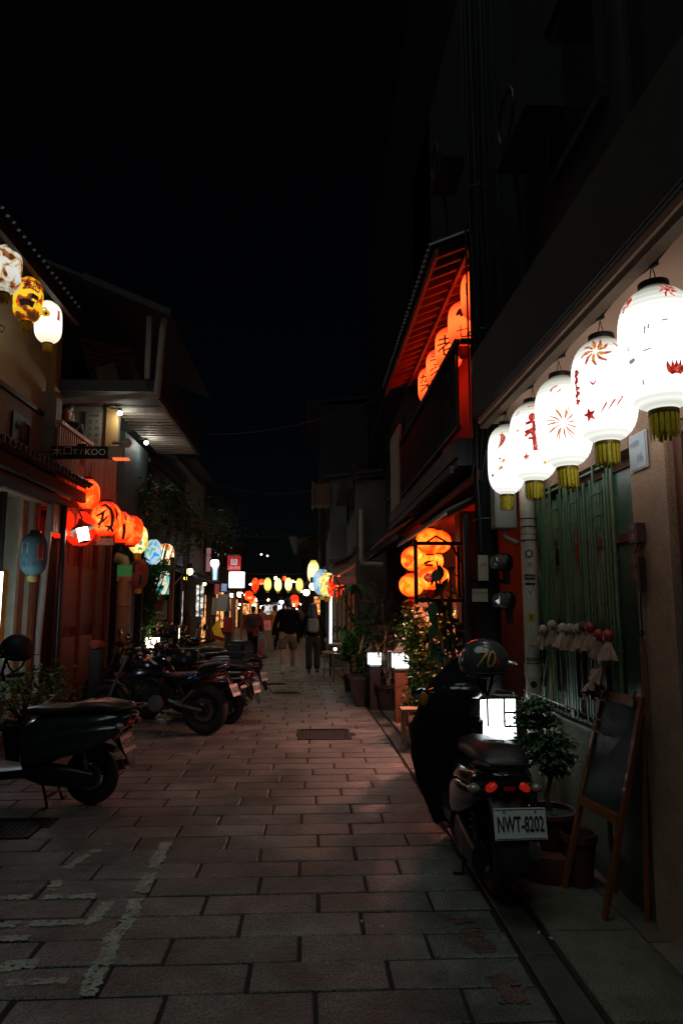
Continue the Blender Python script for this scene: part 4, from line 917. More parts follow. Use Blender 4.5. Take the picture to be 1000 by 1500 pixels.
b0 = MB().b2((-3.32, 8.87, 3.35), (-3.285, 8.905, 3.97)).build('baluster', M_slat, Bh)
for i in range(1, 16): twin(b0, b0.location + Vector((0, i * .082, 0)))
p0 = MB().b2((-3.33, 8.86, 2.55), (-3.30, 8.94, 3.345)).build('balcony_slat', M_slat, Bh)
for i in range(1, 15): twin(p0, p0.location + Vector((.006 * (i % 2), i * .088, 0)))
p1 = MB().b2((-3.29, 10.2, 2.55), (-3.262, 10.23, 3.95)).build('tall_slat', M_slat, Bh)
for i in range(1, 12): twin(p1, p1.location + Vector((i * .031, .006 * (i % 2), 0)))
MB().b2((-4.3, 10.24, 2.5), (-2.92, 10.3, 3.955)).build('slat_backing', M_slat, Bh)
MB().b2((-4.3, 10.2, 3.96), (-2.92, 10.32, 4.6)).build('partition_wall', mat('dull_cream_wall', (.2, .19, .14), .85, var=.2), Bh)
MB().b2((-3.09, 10.165, 3.96), (-2.92, 10.197, 4.6)).build('ochre_pillar', M_ochre2, Bh)
MB().b2((-4.5, 9.3, 2.82), (-4.35, 12, 4.4)).build('balcony_back_wall', M_grey, Bh)
MB().b2((-3.1, 10.9, 2.6), (-3.0, 12.4, 4.4)).build('blue_shutter', mat('dull_teal_shutter', (.05, .08, .085), .7, var=.3), Bh)
MB().b2((-3.12, 12.4, 0.1), (-3.0, 12.5, 4.4)).build('corner_wall', M_dark, Bh)
# veranda above
M_beam = mat('pale_grey_beam', (.2, .19, .16), .7, var=.3, bump=.2)
MB().add([(-3.55, 9.26, 4.36), (-2.12, 9.26, 4.48), (-2.12, 9.34, 4.48), (-3.55, 9.34, 4.36), (-3.55, 9.26, 4.43), (-2.12, 9.26, 4.55), (-2.12, 9.34, 4.55), (-3.55, 9.34, 4.43)], [(0,3,2,1),(4,5,6,7),(0,1,5,4),(1,2,6,5),(2,3,7,6),(3,0,4,7)]).build('floor_pipe_beam', M_beam, Bh)
MB().b2((-3.6, 9.36, 4.58), (-2.2, 9.4, 4.74)).build('veranda_floor_edge', M_fascia, Bh)
MB().b2((-4.4, 9.41, 4.6), (-2.2, 13.2, 4.72)).build('veranda_floor', M_dark, Bh)
MB().b2((-2.33, 9.28, 4.745), (-2.26, 9.35, 5.66)).build('veranda_post', M_beam, Bh)
MB().tube([(-2.08, 9.3, 5.62), (-2.10, 9.3, 5.5), (-2.15, 9.3, 4.5)], .05, 12).build('white_rain_pipe', M_pvcg, Bh, smooth=True)
zv = lambda x: 5.7 + (-2.1 - x) * .42
slopebox(MB(), -4.6, -2.0, 9.2, 13.2, 0, .05, zv).build('veranda_roof', M_fascia, Bh)
slopebox(MB(), -3.2, -1.98, 9.16, 9.2, -.03, .07, zv).build('veranda_gable_board', M_fascia, Bh)
MB().b2((-4.4, 9.4, 4.73), (-3.62, 13.1, 6.2)).build('veranda_back_wall', M_dark, Bh)
MB().b2((-2.24, 9.5, 4.73), (-2.2, 13.1, 5.1)).build('veranda_parapet', M_dark, Bh)
for i in range(16):
    z = 5.58 - .045 * i; a = MB().tube([(-3.5 + .012 * i, 10.0 + .01 * i, z + .03), (-2.75 + .02 * i, 10.1, z - .12)], .013, 6)
    a.build('bamboo_slat', mat('red_bamboo', (.22, .09, .06), .6, var=.4), Bh)
for k, (x, z, w_, h_) in enumerate(((-3.0, 4.95, .3, .4), (-2.62, 5.02, .1, .55))): MB().box((x, 9.9 + .1 * k, z), (w_, .04, h_), ry=R(-18)).build('leaning_board', mat('brown_board', (.16, .08, .05), .7, var=.3), Bh)
# ribbed soffit (each rib geometry) lit by two spot lamps
so0 = MB().b2((-2.95, 10.15, 4.51), (-2.22, 10.22, 4.575)).build('soffit_rib', M_beam, Bh)
for i in range(1, 18): twin(so0, so0.location + Vector((0, i * .165, 0)))
MB().b2((-2.96, 10.1, 4.578), (-2.2, 13.1, 4.598)).build('soffit_sheet', M_fascia, Bh)
MB().b2((-2.2, 9.42, 4.5), (-2.16, 13.1, 4.62)).build('gutter_board', M_fascia, Bh)
def bulb_lamp(name, label, cat, loc, r, col, es, watt=0, group=None):
    t = thing(name, label, cat, loc, 0, group); k = (*loc,)
    MB().ball(loc, r, 14, 9).build('bulb', glow('lamp_glow_%02d%02d%02d_%d' % (col[0]*10, col[1]*10, col[2]*10, es*10), col, es, fade=0), t, smooth=True)
    MB().tube([(k[0], k[1], k[2] + r * .7), (k[0], k[1], k[2] + r * 2.2)], r * .75, 10).build('socket', M_plastic, t, smooth=True)
    return t
for i, (x, y, z) in enumerate(((-2.86, 10.05, 4.46), (-2.87, 11.75, 4.42))):
    t = bulb_lamp('spot_lamp', ['near spot lamp under the ribbed balcony soffit', 'far spot lamp under the ribbed balcony soffit, lower in view'][i], 'lamp', (x, y, z), .035, (1, .95, .85), 14, group='spot lamps under the soffit')
    ld = bpy.data.lights.new('spot_lamp_light', 'POINT'); ld.energy = 4; ld.shadow_soft_size = .04; ld.color = (1, .93, .8)
    lo = bpy.data.objects.new('lamp_light', ld); COL.objects.link(lo); lo.parent = t; lo.location = (.07, -.02, -.06)
    MB().tube([(x, y, z + .07), (x - .12, y, z + .07), (x - .2, y + .1, z + .12)], .012, 6).build('lamp_arm', M_metal, t)
# poster on the balcony wall
po_ = thing('wall_poster', 'tall pale poster of black calligraphy behind the woman on the balcony', 'poster', (-3.25, 10.19, 3.97))
MB().b2((-3.40, 10.175, 3.97), (-3.16, 10.183, 4.5)).build('sheet', mat('grey_green_paper', (.26, .27, .21), .8, var=.12), po_)
flat_text('香蕉新樂', .045, (-3.28, 10.175, 4.45), (1, 0, 0), (0, 0, 1), M_ink, po_, width=.15)
for i in range(4):
    for j in range(2): flat_text('飛天火神水木土月'[i * 2 + j], .075, (-3.33 + .1 * j, 10.175, 4.35 - .1 * i), (1, 0, 0), (0, 0, 1), M_dollg, po_)
# sign KOO
sg = thing('shop_sign_board', 'black projecting board with outline characters and KOO, square and round ends', 'sign', (-2.75, 8.5, 3.5))
MB().b2((-3.25, 8.5, 3.43), (-2.5, 8.56, 3.59), bev=.006).build('board', M_ink, sg)
MB().b2((-2.93, 8.505, 3.592), (-2.83, 8.555, 3.62)).build('board_notch', M_ink, sg)
M_sgl = mat('dim_sign_lettering', (.8, .74, .6), .6)
flat_text('木', .13, (-3.17, 8.5, 3.505), (1, 0, 0), (0, 0, 1), M_sgl, sg); flat_text('口', .13, (-3.04, 8.5, 3.52), (1, 0, 0), (0, 0, 1), M_sgl, sg)
flat_text('T /', .1, (-2.92, 8.5, 3.51), (1, 0, 0), (0, 0, 1), M_sgl, sg); flat_text('KOO', .115, (-2.70, 8.5, 3.51), (1, 0, 0), (0, 0, 1), M_sgl, sg, width=.25)
MB().b2((-2.53, 8.44, 3.44), (-2.36, 8.495, 3.58), bev=.012).build('square_plate', mat('beige_plate', (.42, .36, .25), .6, var=.1), sg)
MB().lathe([(.058, 0), (.06, .01), (.06, .03)], 24, Matrix.Translation((-2.31, 8.5, 3.63)) @ Matrix.Rotation(R(90), 4, 'X')).build('round_plate', MATS['beige_plate'], sg)
MB().tube([(-3.5, 8.53, 3.52), (-3.25, 8.53, 3.52)], .015, 6).tube([(-2.5, 8.53, 3.64), (-2.31, 8.53, 3.64)], .02, 6).build('bracket', M_metal, sg)
MB().b2((-2.47, 8.45, 3.415), (-2.28, 8.55, 3.437)).build('under_lamp', glow('orange_strip_glow', (1, .2, .05), .6, fade=0), sg)
MB().tube([(-2.42, 8.53, 3.41), (-2.42, 8.53, 3.0)], .008, 6).build('drop_rod', M_metal, sg)

# orange lanterns over the timber front
P_or = glow('orange_lit_paper', (1.0, .16, .022), 2.9, fade=.86, half=.25, top=(.8, .14, .1), patt=[(0, (.4, .012, .001)), (.42, (.7, .026, .002)), (.50, (1, .065, .007)), (.62, (1, .13, .022))], ps=5)
P_rd = glow('deep_red_lit_paper', (.9, .02, .004), .9, fade=.5, half=.25)
GO = 'orange lanterns over the red timber front'
for i, (x, y, z, r, h, m, lb, mk) in enumerate([
  (-3.05, 9.4, 3.12, .15, .42, P_or, 'orange lantern top peeping over the tiled eave', []),
  (-3.40, 9.42, 2.72, .17, .42, P_rd, 'dim red lantern at the left behind the black eave post', []),
  (-2.98, 10.05, 2.86, .21, .52, P_or, 'largest orange lantern with a big black brush character', [(brush(brush(brush(brush(brush(brush(MB(), [(-.1, .17), (-.02, .19), (.06, .12), (.09, 0), (.08, -.12), (.02, -.19)], [.02, .046, .052, .055, .046, .03]), [(-.15, .02), (-.06, .06), (.0, .12)], [.022, .04, .016]), [(-.13, -.1), (-.04, -.05), (.02, .02)], [.02, .036, .022]), [(-.04, .07), (-.06, -.04), (-.12, -.15)], [.032, .042, .02]), [(.13, .16), (.16, .06), (.15, -.03)], [.022, .046, .016]), [(-.02, -.12), (.06, -.14), (.14, -.2)], [.022, .04, .03]), 0, I_blk)]),
  (-2.98, 10.75, 2.82, .19, .5, P_or, 'orange lantern with black horizontal patches, second from the right', [(brush(MB(), [(.05, .2), (.055, .1)], .1), 0, I_blk), (brush(MB(), [(.06, .04), (.07, -.2)], .05), 0, I_blk)]),
  (-2.95, 11.3, 2.83, .19, .5, P_or, 'rightmost orange lantern with small black letters', [(glyph(MB(), 'GSB', .09, (.0, .02)), 0, I_blk)]),
  (-3.3, 9.9, 2.7, .2, .5, P_rd, 'deep red lantern behind the white wall lamp', [])]):
    lantern('paper_lantern', lb, (x, y, z), r, h, m, GO, ribs=10, n=26, sh=2.7, tassel=None, marks=mk, wire=.08)
# white wall lantern lamp with a tin hood
wl = thing('wall_lantern_lamp', 'small tilted white lantern lamp with tin hood glowing before the red front', 'lamp', (-3.12, 9.35, 2.6))
T = Matrix.Translation((-3.1, 9.35, 2.66)) @ Matrix.Rotation(R(-14), 4, 'Y')
MB().lathe([(.07, -.2), (.072, .0)], 20, T).build('glass', glow('bright_warm_white', (1, .9, .7), 9, fade=0), wl, smooth=True)
MB().lathe([(.16, -.03), (.13, .01), (.05, .06), (.02, .12)], 20, T, cap=False).build('tin_hood', M_metal, wl, smooth=True)
MB().lathe([(.076, -.205), (.078, -.195)], 20, T).build('bottom_ring', M_black, wl)
MB().tube([(-3.1, 9.35, 2.78), (-3.2, 9.4, 2.95), (-3.5, 9.5, 2.95)], .01, 6).build('bracket', M_black, wl)
# deep row: floral lanterns
patF = [(0, (.02, .16, .08)), (.36, (.05, .3, .16)), (.41, (1, .85, .4)), (.50, (1, .6, .08)), (.60, (1, .28, .02))]
P_fl = glow('floral_yellow_lit_paper', (1, 1, 1), .95, fade=.25, patt=patF, ps=6, half=.25, base=(.4, .3, .1))
P_bw = glow('blue_blot_white_lit_paper', (1, 1, 1), .75, fade=.2, patt=[(0, (.02, .25, .75)), (.37, (.05, .42, .9)), (.43, (.45, .6, .7)), (.52, (.6, .68, .7)), (.58, (.1, .4, .3))], ps=7, half=.2, base=(.3, .4, .5))
P_ow = glow('orange_blot_white_lit_paper', (1, 1, 1), 1.1, fade=.2, patt=[(0, (.9, .12, .02)), (.4, (.95, .35, .05)), (.47, (1, .9, .6)), (.6, (1, .95, .75))], ps=9, half=.2, base=(.4, .35, .2))
P_tq = glow('turquoise_print_lit_panel', (1, 1, 1), .6, fade=0, patt=[(0, (.02, .3, .3)), (.42, (.1, .6, .58)), (.5, (.9, .85, .55)), (.6, (.95, .95, .8))], ps=9, base=(.2, .4, .4))
GF = 'patterned lanterns along the left row'
lantern('paper_lantern', 'yellow lantern with green leaf print hanging beyond the orange ones', (-2.98, 11.9, 2.75), .16, .5, P_fl, GF, ribs=10, n=26, sh=3, tl=.1)
lantern('paper_lantern', 'white lantern with a bright blue blot low on it', (-2.98, 13.1, 2.62), .155, .48, P_bw, GF, ribs=10, n=26, sh=2.8, tassel=None)
lantern('paper_lantern', 'small lantern with orange blots behind the blue one', (-3.0, 14.3, 2.66), .17, .45, P_ow, GF, ribs=10, n=24, tassel=None)
M_pink = mat('dusty_pink_paper', (.42, .15, .17), .7, var=.3, scale=4)
lantern('paper_lantern', 'unlit pink lantern with dark green shapes under the yellow one', (-2.98, 12.05, 2.16), .155, .5, M_pink, None, ribs=12, n=26, sh=3.2, tl=.08, wire=.06,
        marks=[(brush(MB(), [(.03, -.02), (.03, -.2)], .05), 0, mat('dark_green_print', (.02, .09, .05), .6)), (brush(MB(), [(-.11, .2), (-.1, .0)], .06), 0, MATS['dark_green_print']), (blot(MB(), (.03, .08), .06, 7), 0, mat('rose_print', (.35, .05, .08), .6))])
tq = thing('turquoise_light_sign', 'turquoise and cream lit panel on the timber post beyond the vines', 'lit sign', (-2.95, 14, 1.8))
MB().b2((-3.12, 13.98, 1.84), (-2.86, 14.05, 2.3)).build('panel', P_tq, tq); MB().b2((-3.14, 14.06, 1.82), (-2.84, 14.08, 2.32)).build('backing', M_wooddk, tq)
rs = thing('notice_sign', 'red and white notice with small print below the turquoise panel', 'sign', (-2.97, 13.9, 1.35))
MB().b2((-3.1, 13.9, 1.5), (-2.95, 13.92, 1.7)).build('red_board', M_redp, rs); MB().b2((-3.12, 13.925, 1.34), (-2.86, 13.94, 1.72)).build('white_board', mat('dim_white', (.3, .28, .25), .7), rs)
flat_text('1.9:66', .085, (-2.99, 13.92, 1.41), (1, 0, 0), (0, 0, 1), M_ink, rs)
gs = thing('projecting_sign', 'green and white projecting sign with a big Z', 'sign', (-3.2, 11.9, 2.05))
MB().b2((-3.31, 11.9, 2.12), (-3.07, 11.94, 2.30)).build('green_field', mat('sign_green', (.03, .26, .07), .5, emis=(.03, .3, .07), es=.15), gs); MB().b2((-3.31, 11.9, 2.03), (-3.07, 11.94, 2.118)).build('white_field', M_white, gs)
flat_text('Z', .15, (-3.14, 11.9, 2.2), (1, 0, 0), (0, 0, 1), M_white, gs)
# pale yellow drum pipe
dp = thing('duct_pipe', 'thick pale yellow vertical duct beside the parked motorcycles', 'duct', (-3.2, 12.0, 0))
for z0, z1 in ((.1, .95), (.955, 1.6), (1.605, 2.1)): MB().tube([(-3.2, 12.0, z0), (-3.2, 12.0, z1)], .12, 18).build('duct_length', mat('pale_yellow_duct', (.42, .36, .18), .5, var=.25), dp, smooth=True)
for z in (.95, 1.6): MB().torus((-3.2, 12.0, z), .122, .008, 'Z', 20, 5).build('duct_band', M_metal, dp)
MB().tube([(-3.2, 12, 2.1), (-3.2, 12.02, 2.25), (-3.25, 12.1, 2.4), (-3.4, 12.1, 2.45)], .09, 12).build('duct_elbow', M_pvcg, dp, smooth=True)
# ================================================================== houses further down the lane
def house(x0, x1, y0, y1, zt_, label, m, side, eave=.5, lit=None, name='row_house', groundm=None, nwin=2, zf=2.7, roofm=None):
    """side -1 = left of the lane, +1 = right; x0 is the street face"""
    t = thing(name, label, 'building', ((x0 + x1) / 2, (y0 + y1) / 2, 0)); s = side
    MB().b2((x0, y0, zf + .12), (x1, y1, zt_)).build('upper_wall', m, t)
    MB().b2((x0, y0, .05), (x1, y0 + .25, zf)).build('pier', groundm or m, t); MB().b2((x0, y1 - .25, .05), (x1, y1, zf)).build('pier', groundm or m, t)
    MB().b2((x0 + s * .5, y0 + .26, .05), (x1, y1 - .26, zf)).build('shopfront', groundm or M_wooddk, t)
    MB().b2((x0 - s * eave * .2, y0, zf + .01), (x1, y1, zf + .11)).build('floor_band', M_fascia, t)
    n = nwin; L_ = (y1 - y0) / n
    for i in range(n):
        ya = y0 + L_ * (i + .22); yb = y0 + L_ * (i + .78)
        f = MB().b2((x0 - s * .03, ya, zf + .9), (x0 + s * .02, yb, zf + .95)).b2((x0 - s * .03, ya, zf + 1.9), (x0 + s * .02, yb, zf + 1.95)).b2((x0 - s * .03, ya, zf + .955), (x0 + s * .02, ya + .05, zf + 1.895)).b2((x0 - s * .03, yb - .05, zf + .955), (x0 + s * .02, yb, zf + 1.895)).build('window', M_wooddk, t)
        MB().b2((x0 - s * .008, ya + .05, zf + .955), (x0 - s * .004, yb - .05, zf + 1.895)).build('pane', M_glassdk, f)
    # eave roof
    rt = MB(); xa, xb = x0 - s * eave, x1; za, zb = zt_ - .05, zt_ + .45
    rt.add([(xa, y0 - .05, za), (xb, y0 - .05, zb), (xb, y1 + .05, zb), (xa, y1 + .05, za), (xa, y0 - .05, za + .08), (xb, y0 - .05, zb + .08), (xb, y1 + .05, zb + .08), (xa, y1 + .05, za + .08)],
           [(0,3,2,1),(4,5,6,7),(0,1,5,4),(1,2,6,5),(2,3,7,6),(3,0,4,7)]); rt.build('roof', roofm or M_tile, t)
    # pent canopy over the shop
    sheet(MB(), y0 + .2, y1 - .2, x0 - s * .45, zf - .25, x0, zf - .02, n=16, corr=.012).build('canopy', M_fascia, t)
    # doors and shutters in the shopfront
    k = max(2, int((y1 - y0) / 1.1)); W_ = (y1 - y0 - .6) / k
    for i in range(k):
        ya = y0 + .3 + i * W_; mm = lit if (lit and i % 2 == 0) else rnd.choice([M_wood, M_wooddk, M_orangewood, M_wooddk])
        MB().b2((x0 + s * .42, ya + .05, .1), (x0 + s * .495, ya + W_ - .05, 2.1)).build('door_leaf' if mm is not lit else 'lit_doorway', mm, t)
    return t
Lw = glow('warm_lit_interior', (1, .52, .2), 1.2, fade=0, patt=[(0, (.05, .02, .01)), (.45, (.4, .14, .04)), (.55, (1, .45, .15)), (.62, (.6, .25, .08))], ps=7)
Lc = glow('cool_lit_interior', (.7, .85, 1), .9, fade=0, patt=[(0, (.03, .03, .03)), (.42, (.25, .25, .24)), (.52, (.9, .9, .82)), (.6, (.4, .3, .25))], ps=8)
b = bend
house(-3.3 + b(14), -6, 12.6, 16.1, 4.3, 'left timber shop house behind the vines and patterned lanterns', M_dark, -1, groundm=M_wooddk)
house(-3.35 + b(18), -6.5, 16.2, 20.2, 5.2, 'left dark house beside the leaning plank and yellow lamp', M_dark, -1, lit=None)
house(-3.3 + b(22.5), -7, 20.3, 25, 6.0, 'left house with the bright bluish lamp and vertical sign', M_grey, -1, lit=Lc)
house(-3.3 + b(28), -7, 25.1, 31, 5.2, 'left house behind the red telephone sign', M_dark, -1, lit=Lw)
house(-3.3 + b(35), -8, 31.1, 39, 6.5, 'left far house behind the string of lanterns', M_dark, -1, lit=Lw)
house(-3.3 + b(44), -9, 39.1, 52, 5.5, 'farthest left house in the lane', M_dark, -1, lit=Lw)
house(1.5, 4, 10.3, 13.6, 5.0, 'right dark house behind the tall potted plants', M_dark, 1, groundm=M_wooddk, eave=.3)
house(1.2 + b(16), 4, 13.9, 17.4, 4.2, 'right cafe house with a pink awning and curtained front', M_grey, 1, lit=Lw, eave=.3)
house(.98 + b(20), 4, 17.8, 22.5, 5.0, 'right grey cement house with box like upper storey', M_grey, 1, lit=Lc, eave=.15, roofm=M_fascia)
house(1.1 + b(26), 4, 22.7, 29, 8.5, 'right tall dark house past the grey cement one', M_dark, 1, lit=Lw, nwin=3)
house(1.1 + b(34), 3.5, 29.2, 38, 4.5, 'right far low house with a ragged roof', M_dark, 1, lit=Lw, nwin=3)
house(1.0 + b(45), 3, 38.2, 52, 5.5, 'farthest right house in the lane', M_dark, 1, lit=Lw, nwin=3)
MB().b2((1.9, 10.2, 0), (3.4, 24, 13.5)).build('apartment_block', mat('night_black_concrete', (.007, .007, .008), .95, var=.4, spec=.1))  # night darkness put into the near-black base colour
tag(bpy.data.objects['apartment_block'], 'tall dark apartment block rising behind the right hand houses', 'building')
en = thing('end_building', 'dark building closing the far end of the lane', 'building', (-3, 62, 0))
MB().b2((-12, 60, 0), (6, 64, 4)).build('wall', M_dark, en)
for x in (-3.2, -2.2, -1.2): MB().b2((x, 59.9, .5), (x + .6, 59.98, 1.9)).build('lit_window', Lc, en)
# fittings: balcony box on the cement house
bb = thing('air_conditioner_cage', 'rusty caged box jutting from the top of the grey cement house', 'cage', (.35, 18, 4.3))
MB().b2((.05, 17.7, 4.25), (.5, 18.4, 4.8)).build('cage', mat('rusty_tin', (.16, .08, .05), .8, var=.4), bb); MB().b2((.02, 17.66, 4.2), (.06, 18.44, 4.85)).build('side_board', M_orangewood, bb)
gb = thing('drain_pipe', 'pale drain pipe with an elbow on the right dark house', 'pipe', (1.3, 13.9, 2.4))
MB().tube([(1.02, 13.7, 3.55), (1.02, 13.7, 2.55), (1.05, 13.7, 2.45), (1.45, 13.7, 2.42)], .055, 10).build('pipe', M_pvcg, gb, smooth=True)

# ------------------------------------------------------------------ lanterns over the lane
G5 = 'lanterns on the string across the lane'
P_y = glow('greenish_yellow_lit_paper', (.78, .72, .2), 1.0, fade=.4, half=.26, top=(.7, .7, .2)); P_yw = glow('yellow_white_lit_paper', (.85, .78, .42), 1.1, fade=.35, half=.26, top=(.8, .8, .3)); P_r2 = glow('red_orange_lit_paper', (1, .10, .02), 1.6, fade=.2, half=.26, patt=[(0, (.8, .015, .004)), (.5, (1, .05, .008)), (.6, (1, .22, .04))], ps=4)
c = MB(); pts = []
for i, (px, m, lb) in enumerate([(375, P_r2, 'red lantern at the left end of the string across the lane'), (393, P_y, 'second lantern on the string, greenish yellow'), (408, P_yw, 'third lantern on the string, pale yellow'),
        (423, P_yw, 'fourth lantern on the string, above the walking man'), (439, P_y, 'rightmost lantern on the string across the lane')]):
    x = (px - 455) / 1000 * 26; lantern('paper_lantern', lb, (x, 26, 2.4 + .02 * (i % 2)), .135, .5, m, G5, ribs=8, n=20, sh=2.6, wire=.1, tassel=M_gold, tl=.06); pts.append((x, 26, 2.8))
c.tube([(-4.2, 26, 3.1)] + pts + [(.3, 26, 2.95)], .01, 5); tag(c.build('lantern_cable', M_rope), 'cable strung across the lane holding five lanterns', 'cable')
GFR = 'red lanterns further down the lane'
for i, (px, py, Y, r, m, lb) in enumerate([(384, 853, 34, .13, P_r2, 'small red light between the first two string lanterns'), (366, 873, 26, .16, P_r2, 'orange red lantern at the left, under the string, nearer the wall'), (372, 879, 27, .14, P_r2, 'orange red lantern lowest at the left under the string'),
        (432, 878, 30, .17, P_r2, 'orange lantern seen just right of the walking man head'), (436, 886, 31, .13, P_r2, 'small orange lantern below the one beside the man head'), (417, 848, 40, .12, P_r2, 'tiny red lantern high over the lane centre')]):
    lantern('far_lantern', lb, ((px - 455) / 1000 * Y, Y, 1.6 + (888 - py) / 1000 * Y), r, r * 2.2, m, GFR, ribs=6, n=16, tassel=None)
GC = 'lanterns at the cafe front on the right'
lantern('paper_lantern', 'pale oval lantern high at the left of the cafe lanterns', (.06, 18, 2.5), .15, .6, P_yw, GC, ribs=8, n=22, sh=2.6)
lantern('paper_lantern', 'bright white lantern with blue touch at the cafe front', (.26, 16.6, 2.18), .21, .62, P_bw, GC, ribs=8, n=22, sh=2.8)
lantern('paper_lantern', 'yellow orange lantern between the white and the red cafe lanterns', (.40, 16.1, 2.1), .19, .56, P_fl, GC, ribs=8, n=22, sh=2.8)
lantern('paper_lantern', 'red lantern with dark characters at the right of the cafe lanterns', (.56, 15.5, 2.05), .19, .5, P_r2, GC, ribs=8, n=22, sh=2.8, marks=[(glyph(MB(), '茶', .25, cut=.03), 0, I_blk)])
for i, (px, py, Y, r, col, es, lb) in enumerate([(280, 838, 17, .09, (1, .75, .3), 3, 'yellow wall lamp on the dark left house'), (275, 848, 17, .05, (1, .6, .1), 2, 'small amber bulb under the yellow wall lamp'),
        (353, 871, 25, .11, (1, .75, .3), 3, 'round warm lamp under the white light box'), (316, 826, 20, .12, (.85, .93, 1), 9, 'bright bluish white lamp beside the vertical sign'), (302, 856, 20, .05, (1, .7, .3), 3, 'small flame like bulb right of the dark left house'),
        (342, 872, 24, .08, (1, .9, .7), 3, 'slim pale lamp left of the round warm lamp'), (459, 859, 17, .10, (1, .8, .45), 3, 'warm bulb at the left of the cafe lanterns'), (449, 868, 20, .1, (1, .85, .5), 3, 'low round bulb behind the woman head'),
        (374, 887, 28, .08, (.9, 1, .8), 3, 'pale bulb low near the far left stalls'), (413, 882, 36, .12, (.4, .7, 1), 2.5, 'blue bulb at the far end of the lane'), (411, 889, 36, .1, (1, .9, .6), 3, 'white bulb just under the blue one'), (432, 886, 34, .09, (1, .85, .5), 3, 'far warm bulb right of the man head'),
        (491, 949, 15, .035, (1, .95, .8), 3, 'small table candle bulb by the cafe'), (383, 813, 45, .06, (1, .9, .8), 2, 'tiny high light on a far wall'), (392, 815, 45, .06, (1, .9, .8), 2, 'tiny high light beside its twin on a far wall')]):
    bulb_lamp('lamp', lb, 'lamp', ((px - 455) / 1000 * Y, Y, 1.6 + (888 - py) / 1000 * Y), r, col, es * 2, group='bare lamps down the lane')
# signs on the left
s = thing('telephone_sign', 'red projecting sign with a white square and the number 228-1818', 'sign', (-2.65, 24, 2.8))
MB().b2((-2.9, 24, 2.84), (-2.44, 24.08, 3.34), bev=.01).build('board', mat('lit_red_sign', (.5, .03, .03), .5, emis=(.6, .03, .03), es=.35), s)
flat_text('228-1818', .13, (-2.67, 24, 2.93), (1, 0, 0), (0, 0, 1), mat('sign_white', (.7, .6, .58), .5, emis=(1, .8, .8), es=.3), s, width=.4)
MB().b2((-2.78, 23.985, 3.03), (-2.56, 23.998, 3.23)).build('white_square', MATS['sign_white'], s); flat_text('鼎', .18, (-2.67, 23.985, 3.13), (1, 0, 0), (0, 0, 1), M_redp, s)
MB().b2((-2.88, 24, 3.345), (-2.46, 24.06, 3.40)).build('top_rail', M_pvcg, s)
s = thing('light_box_sign', 'plain glowing white light box under the red telephone sign', 'lit sign', (-2.5, 23.9, 2.3))
MB().b2((-2.82, 23.9, 2.24), (-2.30, 24.0, 2.78), bev=.01).build('light_box', M_lit, s); MB().b2((-2.83, 24.01, 2.22), (-2.28, 24.05, 2.80)).build('backing', M_orangewood, s)
s = thing('vertical_shop_sign', 'pinkish vertical shop sign beside the bright bluish lamp', 'sign', (-2.8, 19, 2.6))
MB().b2((-2.88, 19, 2.55), (-2.76, 19.06, 3.2), bev=.01).build('board', mat('pink_sign', (.4, .2, .22), .5, emis=(.5, .25, .28), es=.25), s); flat_text('永成', .11, (-2.82, 19, 3.0), (1, 0, 0), (0, 0, 1), M_redp, s)
s = thing('tube_light', 'bluish glowing vertical tube light under the bright lamp', 'lit sign', (-2.78, 20, 2.4))
MB().b2((-2.82, 20, 2.36), (-2.72, 20.05, 2.9)).build('tube', glow('bluish_tube', (.45, .75, 1), .9, fade=0), s); MB().b2((-2.86, 20.06, 2.3), (-2.68, 20.08, 2.95)).build('backing', M_metal, s)
s = thing('poster_stack', 'jumble of pale posters and a red strip on the wall under the tube light', 'posters', (-2.6, 20.4, 1.6))
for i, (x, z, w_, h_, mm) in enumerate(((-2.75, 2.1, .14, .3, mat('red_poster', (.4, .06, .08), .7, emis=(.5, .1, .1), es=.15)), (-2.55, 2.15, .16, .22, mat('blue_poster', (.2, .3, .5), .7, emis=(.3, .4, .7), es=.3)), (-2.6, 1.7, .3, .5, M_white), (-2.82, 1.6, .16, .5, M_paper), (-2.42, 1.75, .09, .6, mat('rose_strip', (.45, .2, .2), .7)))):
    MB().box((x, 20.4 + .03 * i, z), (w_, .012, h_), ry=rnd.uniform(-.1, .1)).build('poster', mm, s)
# cafe: awning, curtains, sign
aw = thing('pink_awning', 'pinkish lettered awning over the cafe lanterns', 'awning', (.85, 15, 2.3))
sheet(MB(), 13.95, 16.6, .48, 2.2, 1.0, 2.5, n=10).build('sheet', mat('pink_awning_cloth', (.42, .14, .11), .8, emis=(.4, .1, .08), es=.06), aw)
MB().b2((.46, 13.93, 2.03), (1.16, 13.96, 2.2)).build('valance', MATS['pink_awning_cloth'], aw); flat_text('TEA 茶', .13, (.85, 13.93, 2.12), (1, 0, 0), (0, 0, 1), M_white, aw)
for i in range(7):
    x = .52 + .09 * i; mb = MB(); n = 8
    for k in range(n + 1): yy = 14.6 + .3 * k / n; mb.v += [(x + .03 * math.sin(k * 1.9), yy, .9 if i < 4 else .5), (x + .03 * math.sin(k * 1.9), yy, 1.95)]
    for k in range(n): mb.f.append((2*k, 2*k+2, 2*k+3, 2*k+1))
    t = mb.build('cafe_curtain', [M_white, mat('pale_cloth', (.6, .55, .5), .8), M_white, mat('orange_cloth', (.5, .17, .05), .8), mat('dusky_pink_cloth', (.4, .2, .18), .8), MATS['orange_cloth'], MATS['dusky_pink_cloth']][i])
    tag(t, ['leftmost white hanging cloth at the cafe front', 'second pale hanging cloth at the cafe front', 'third white hanging cloth at the cafe front', 'orange hanging cloth beside the white ones', 'dusky pink cloth between two orange ones', 'second orange hanging cloth, further right', 'rightmost dusky pink cloth behind the plants'][i], 'cloth', 'cloths hanging at the cafe front')
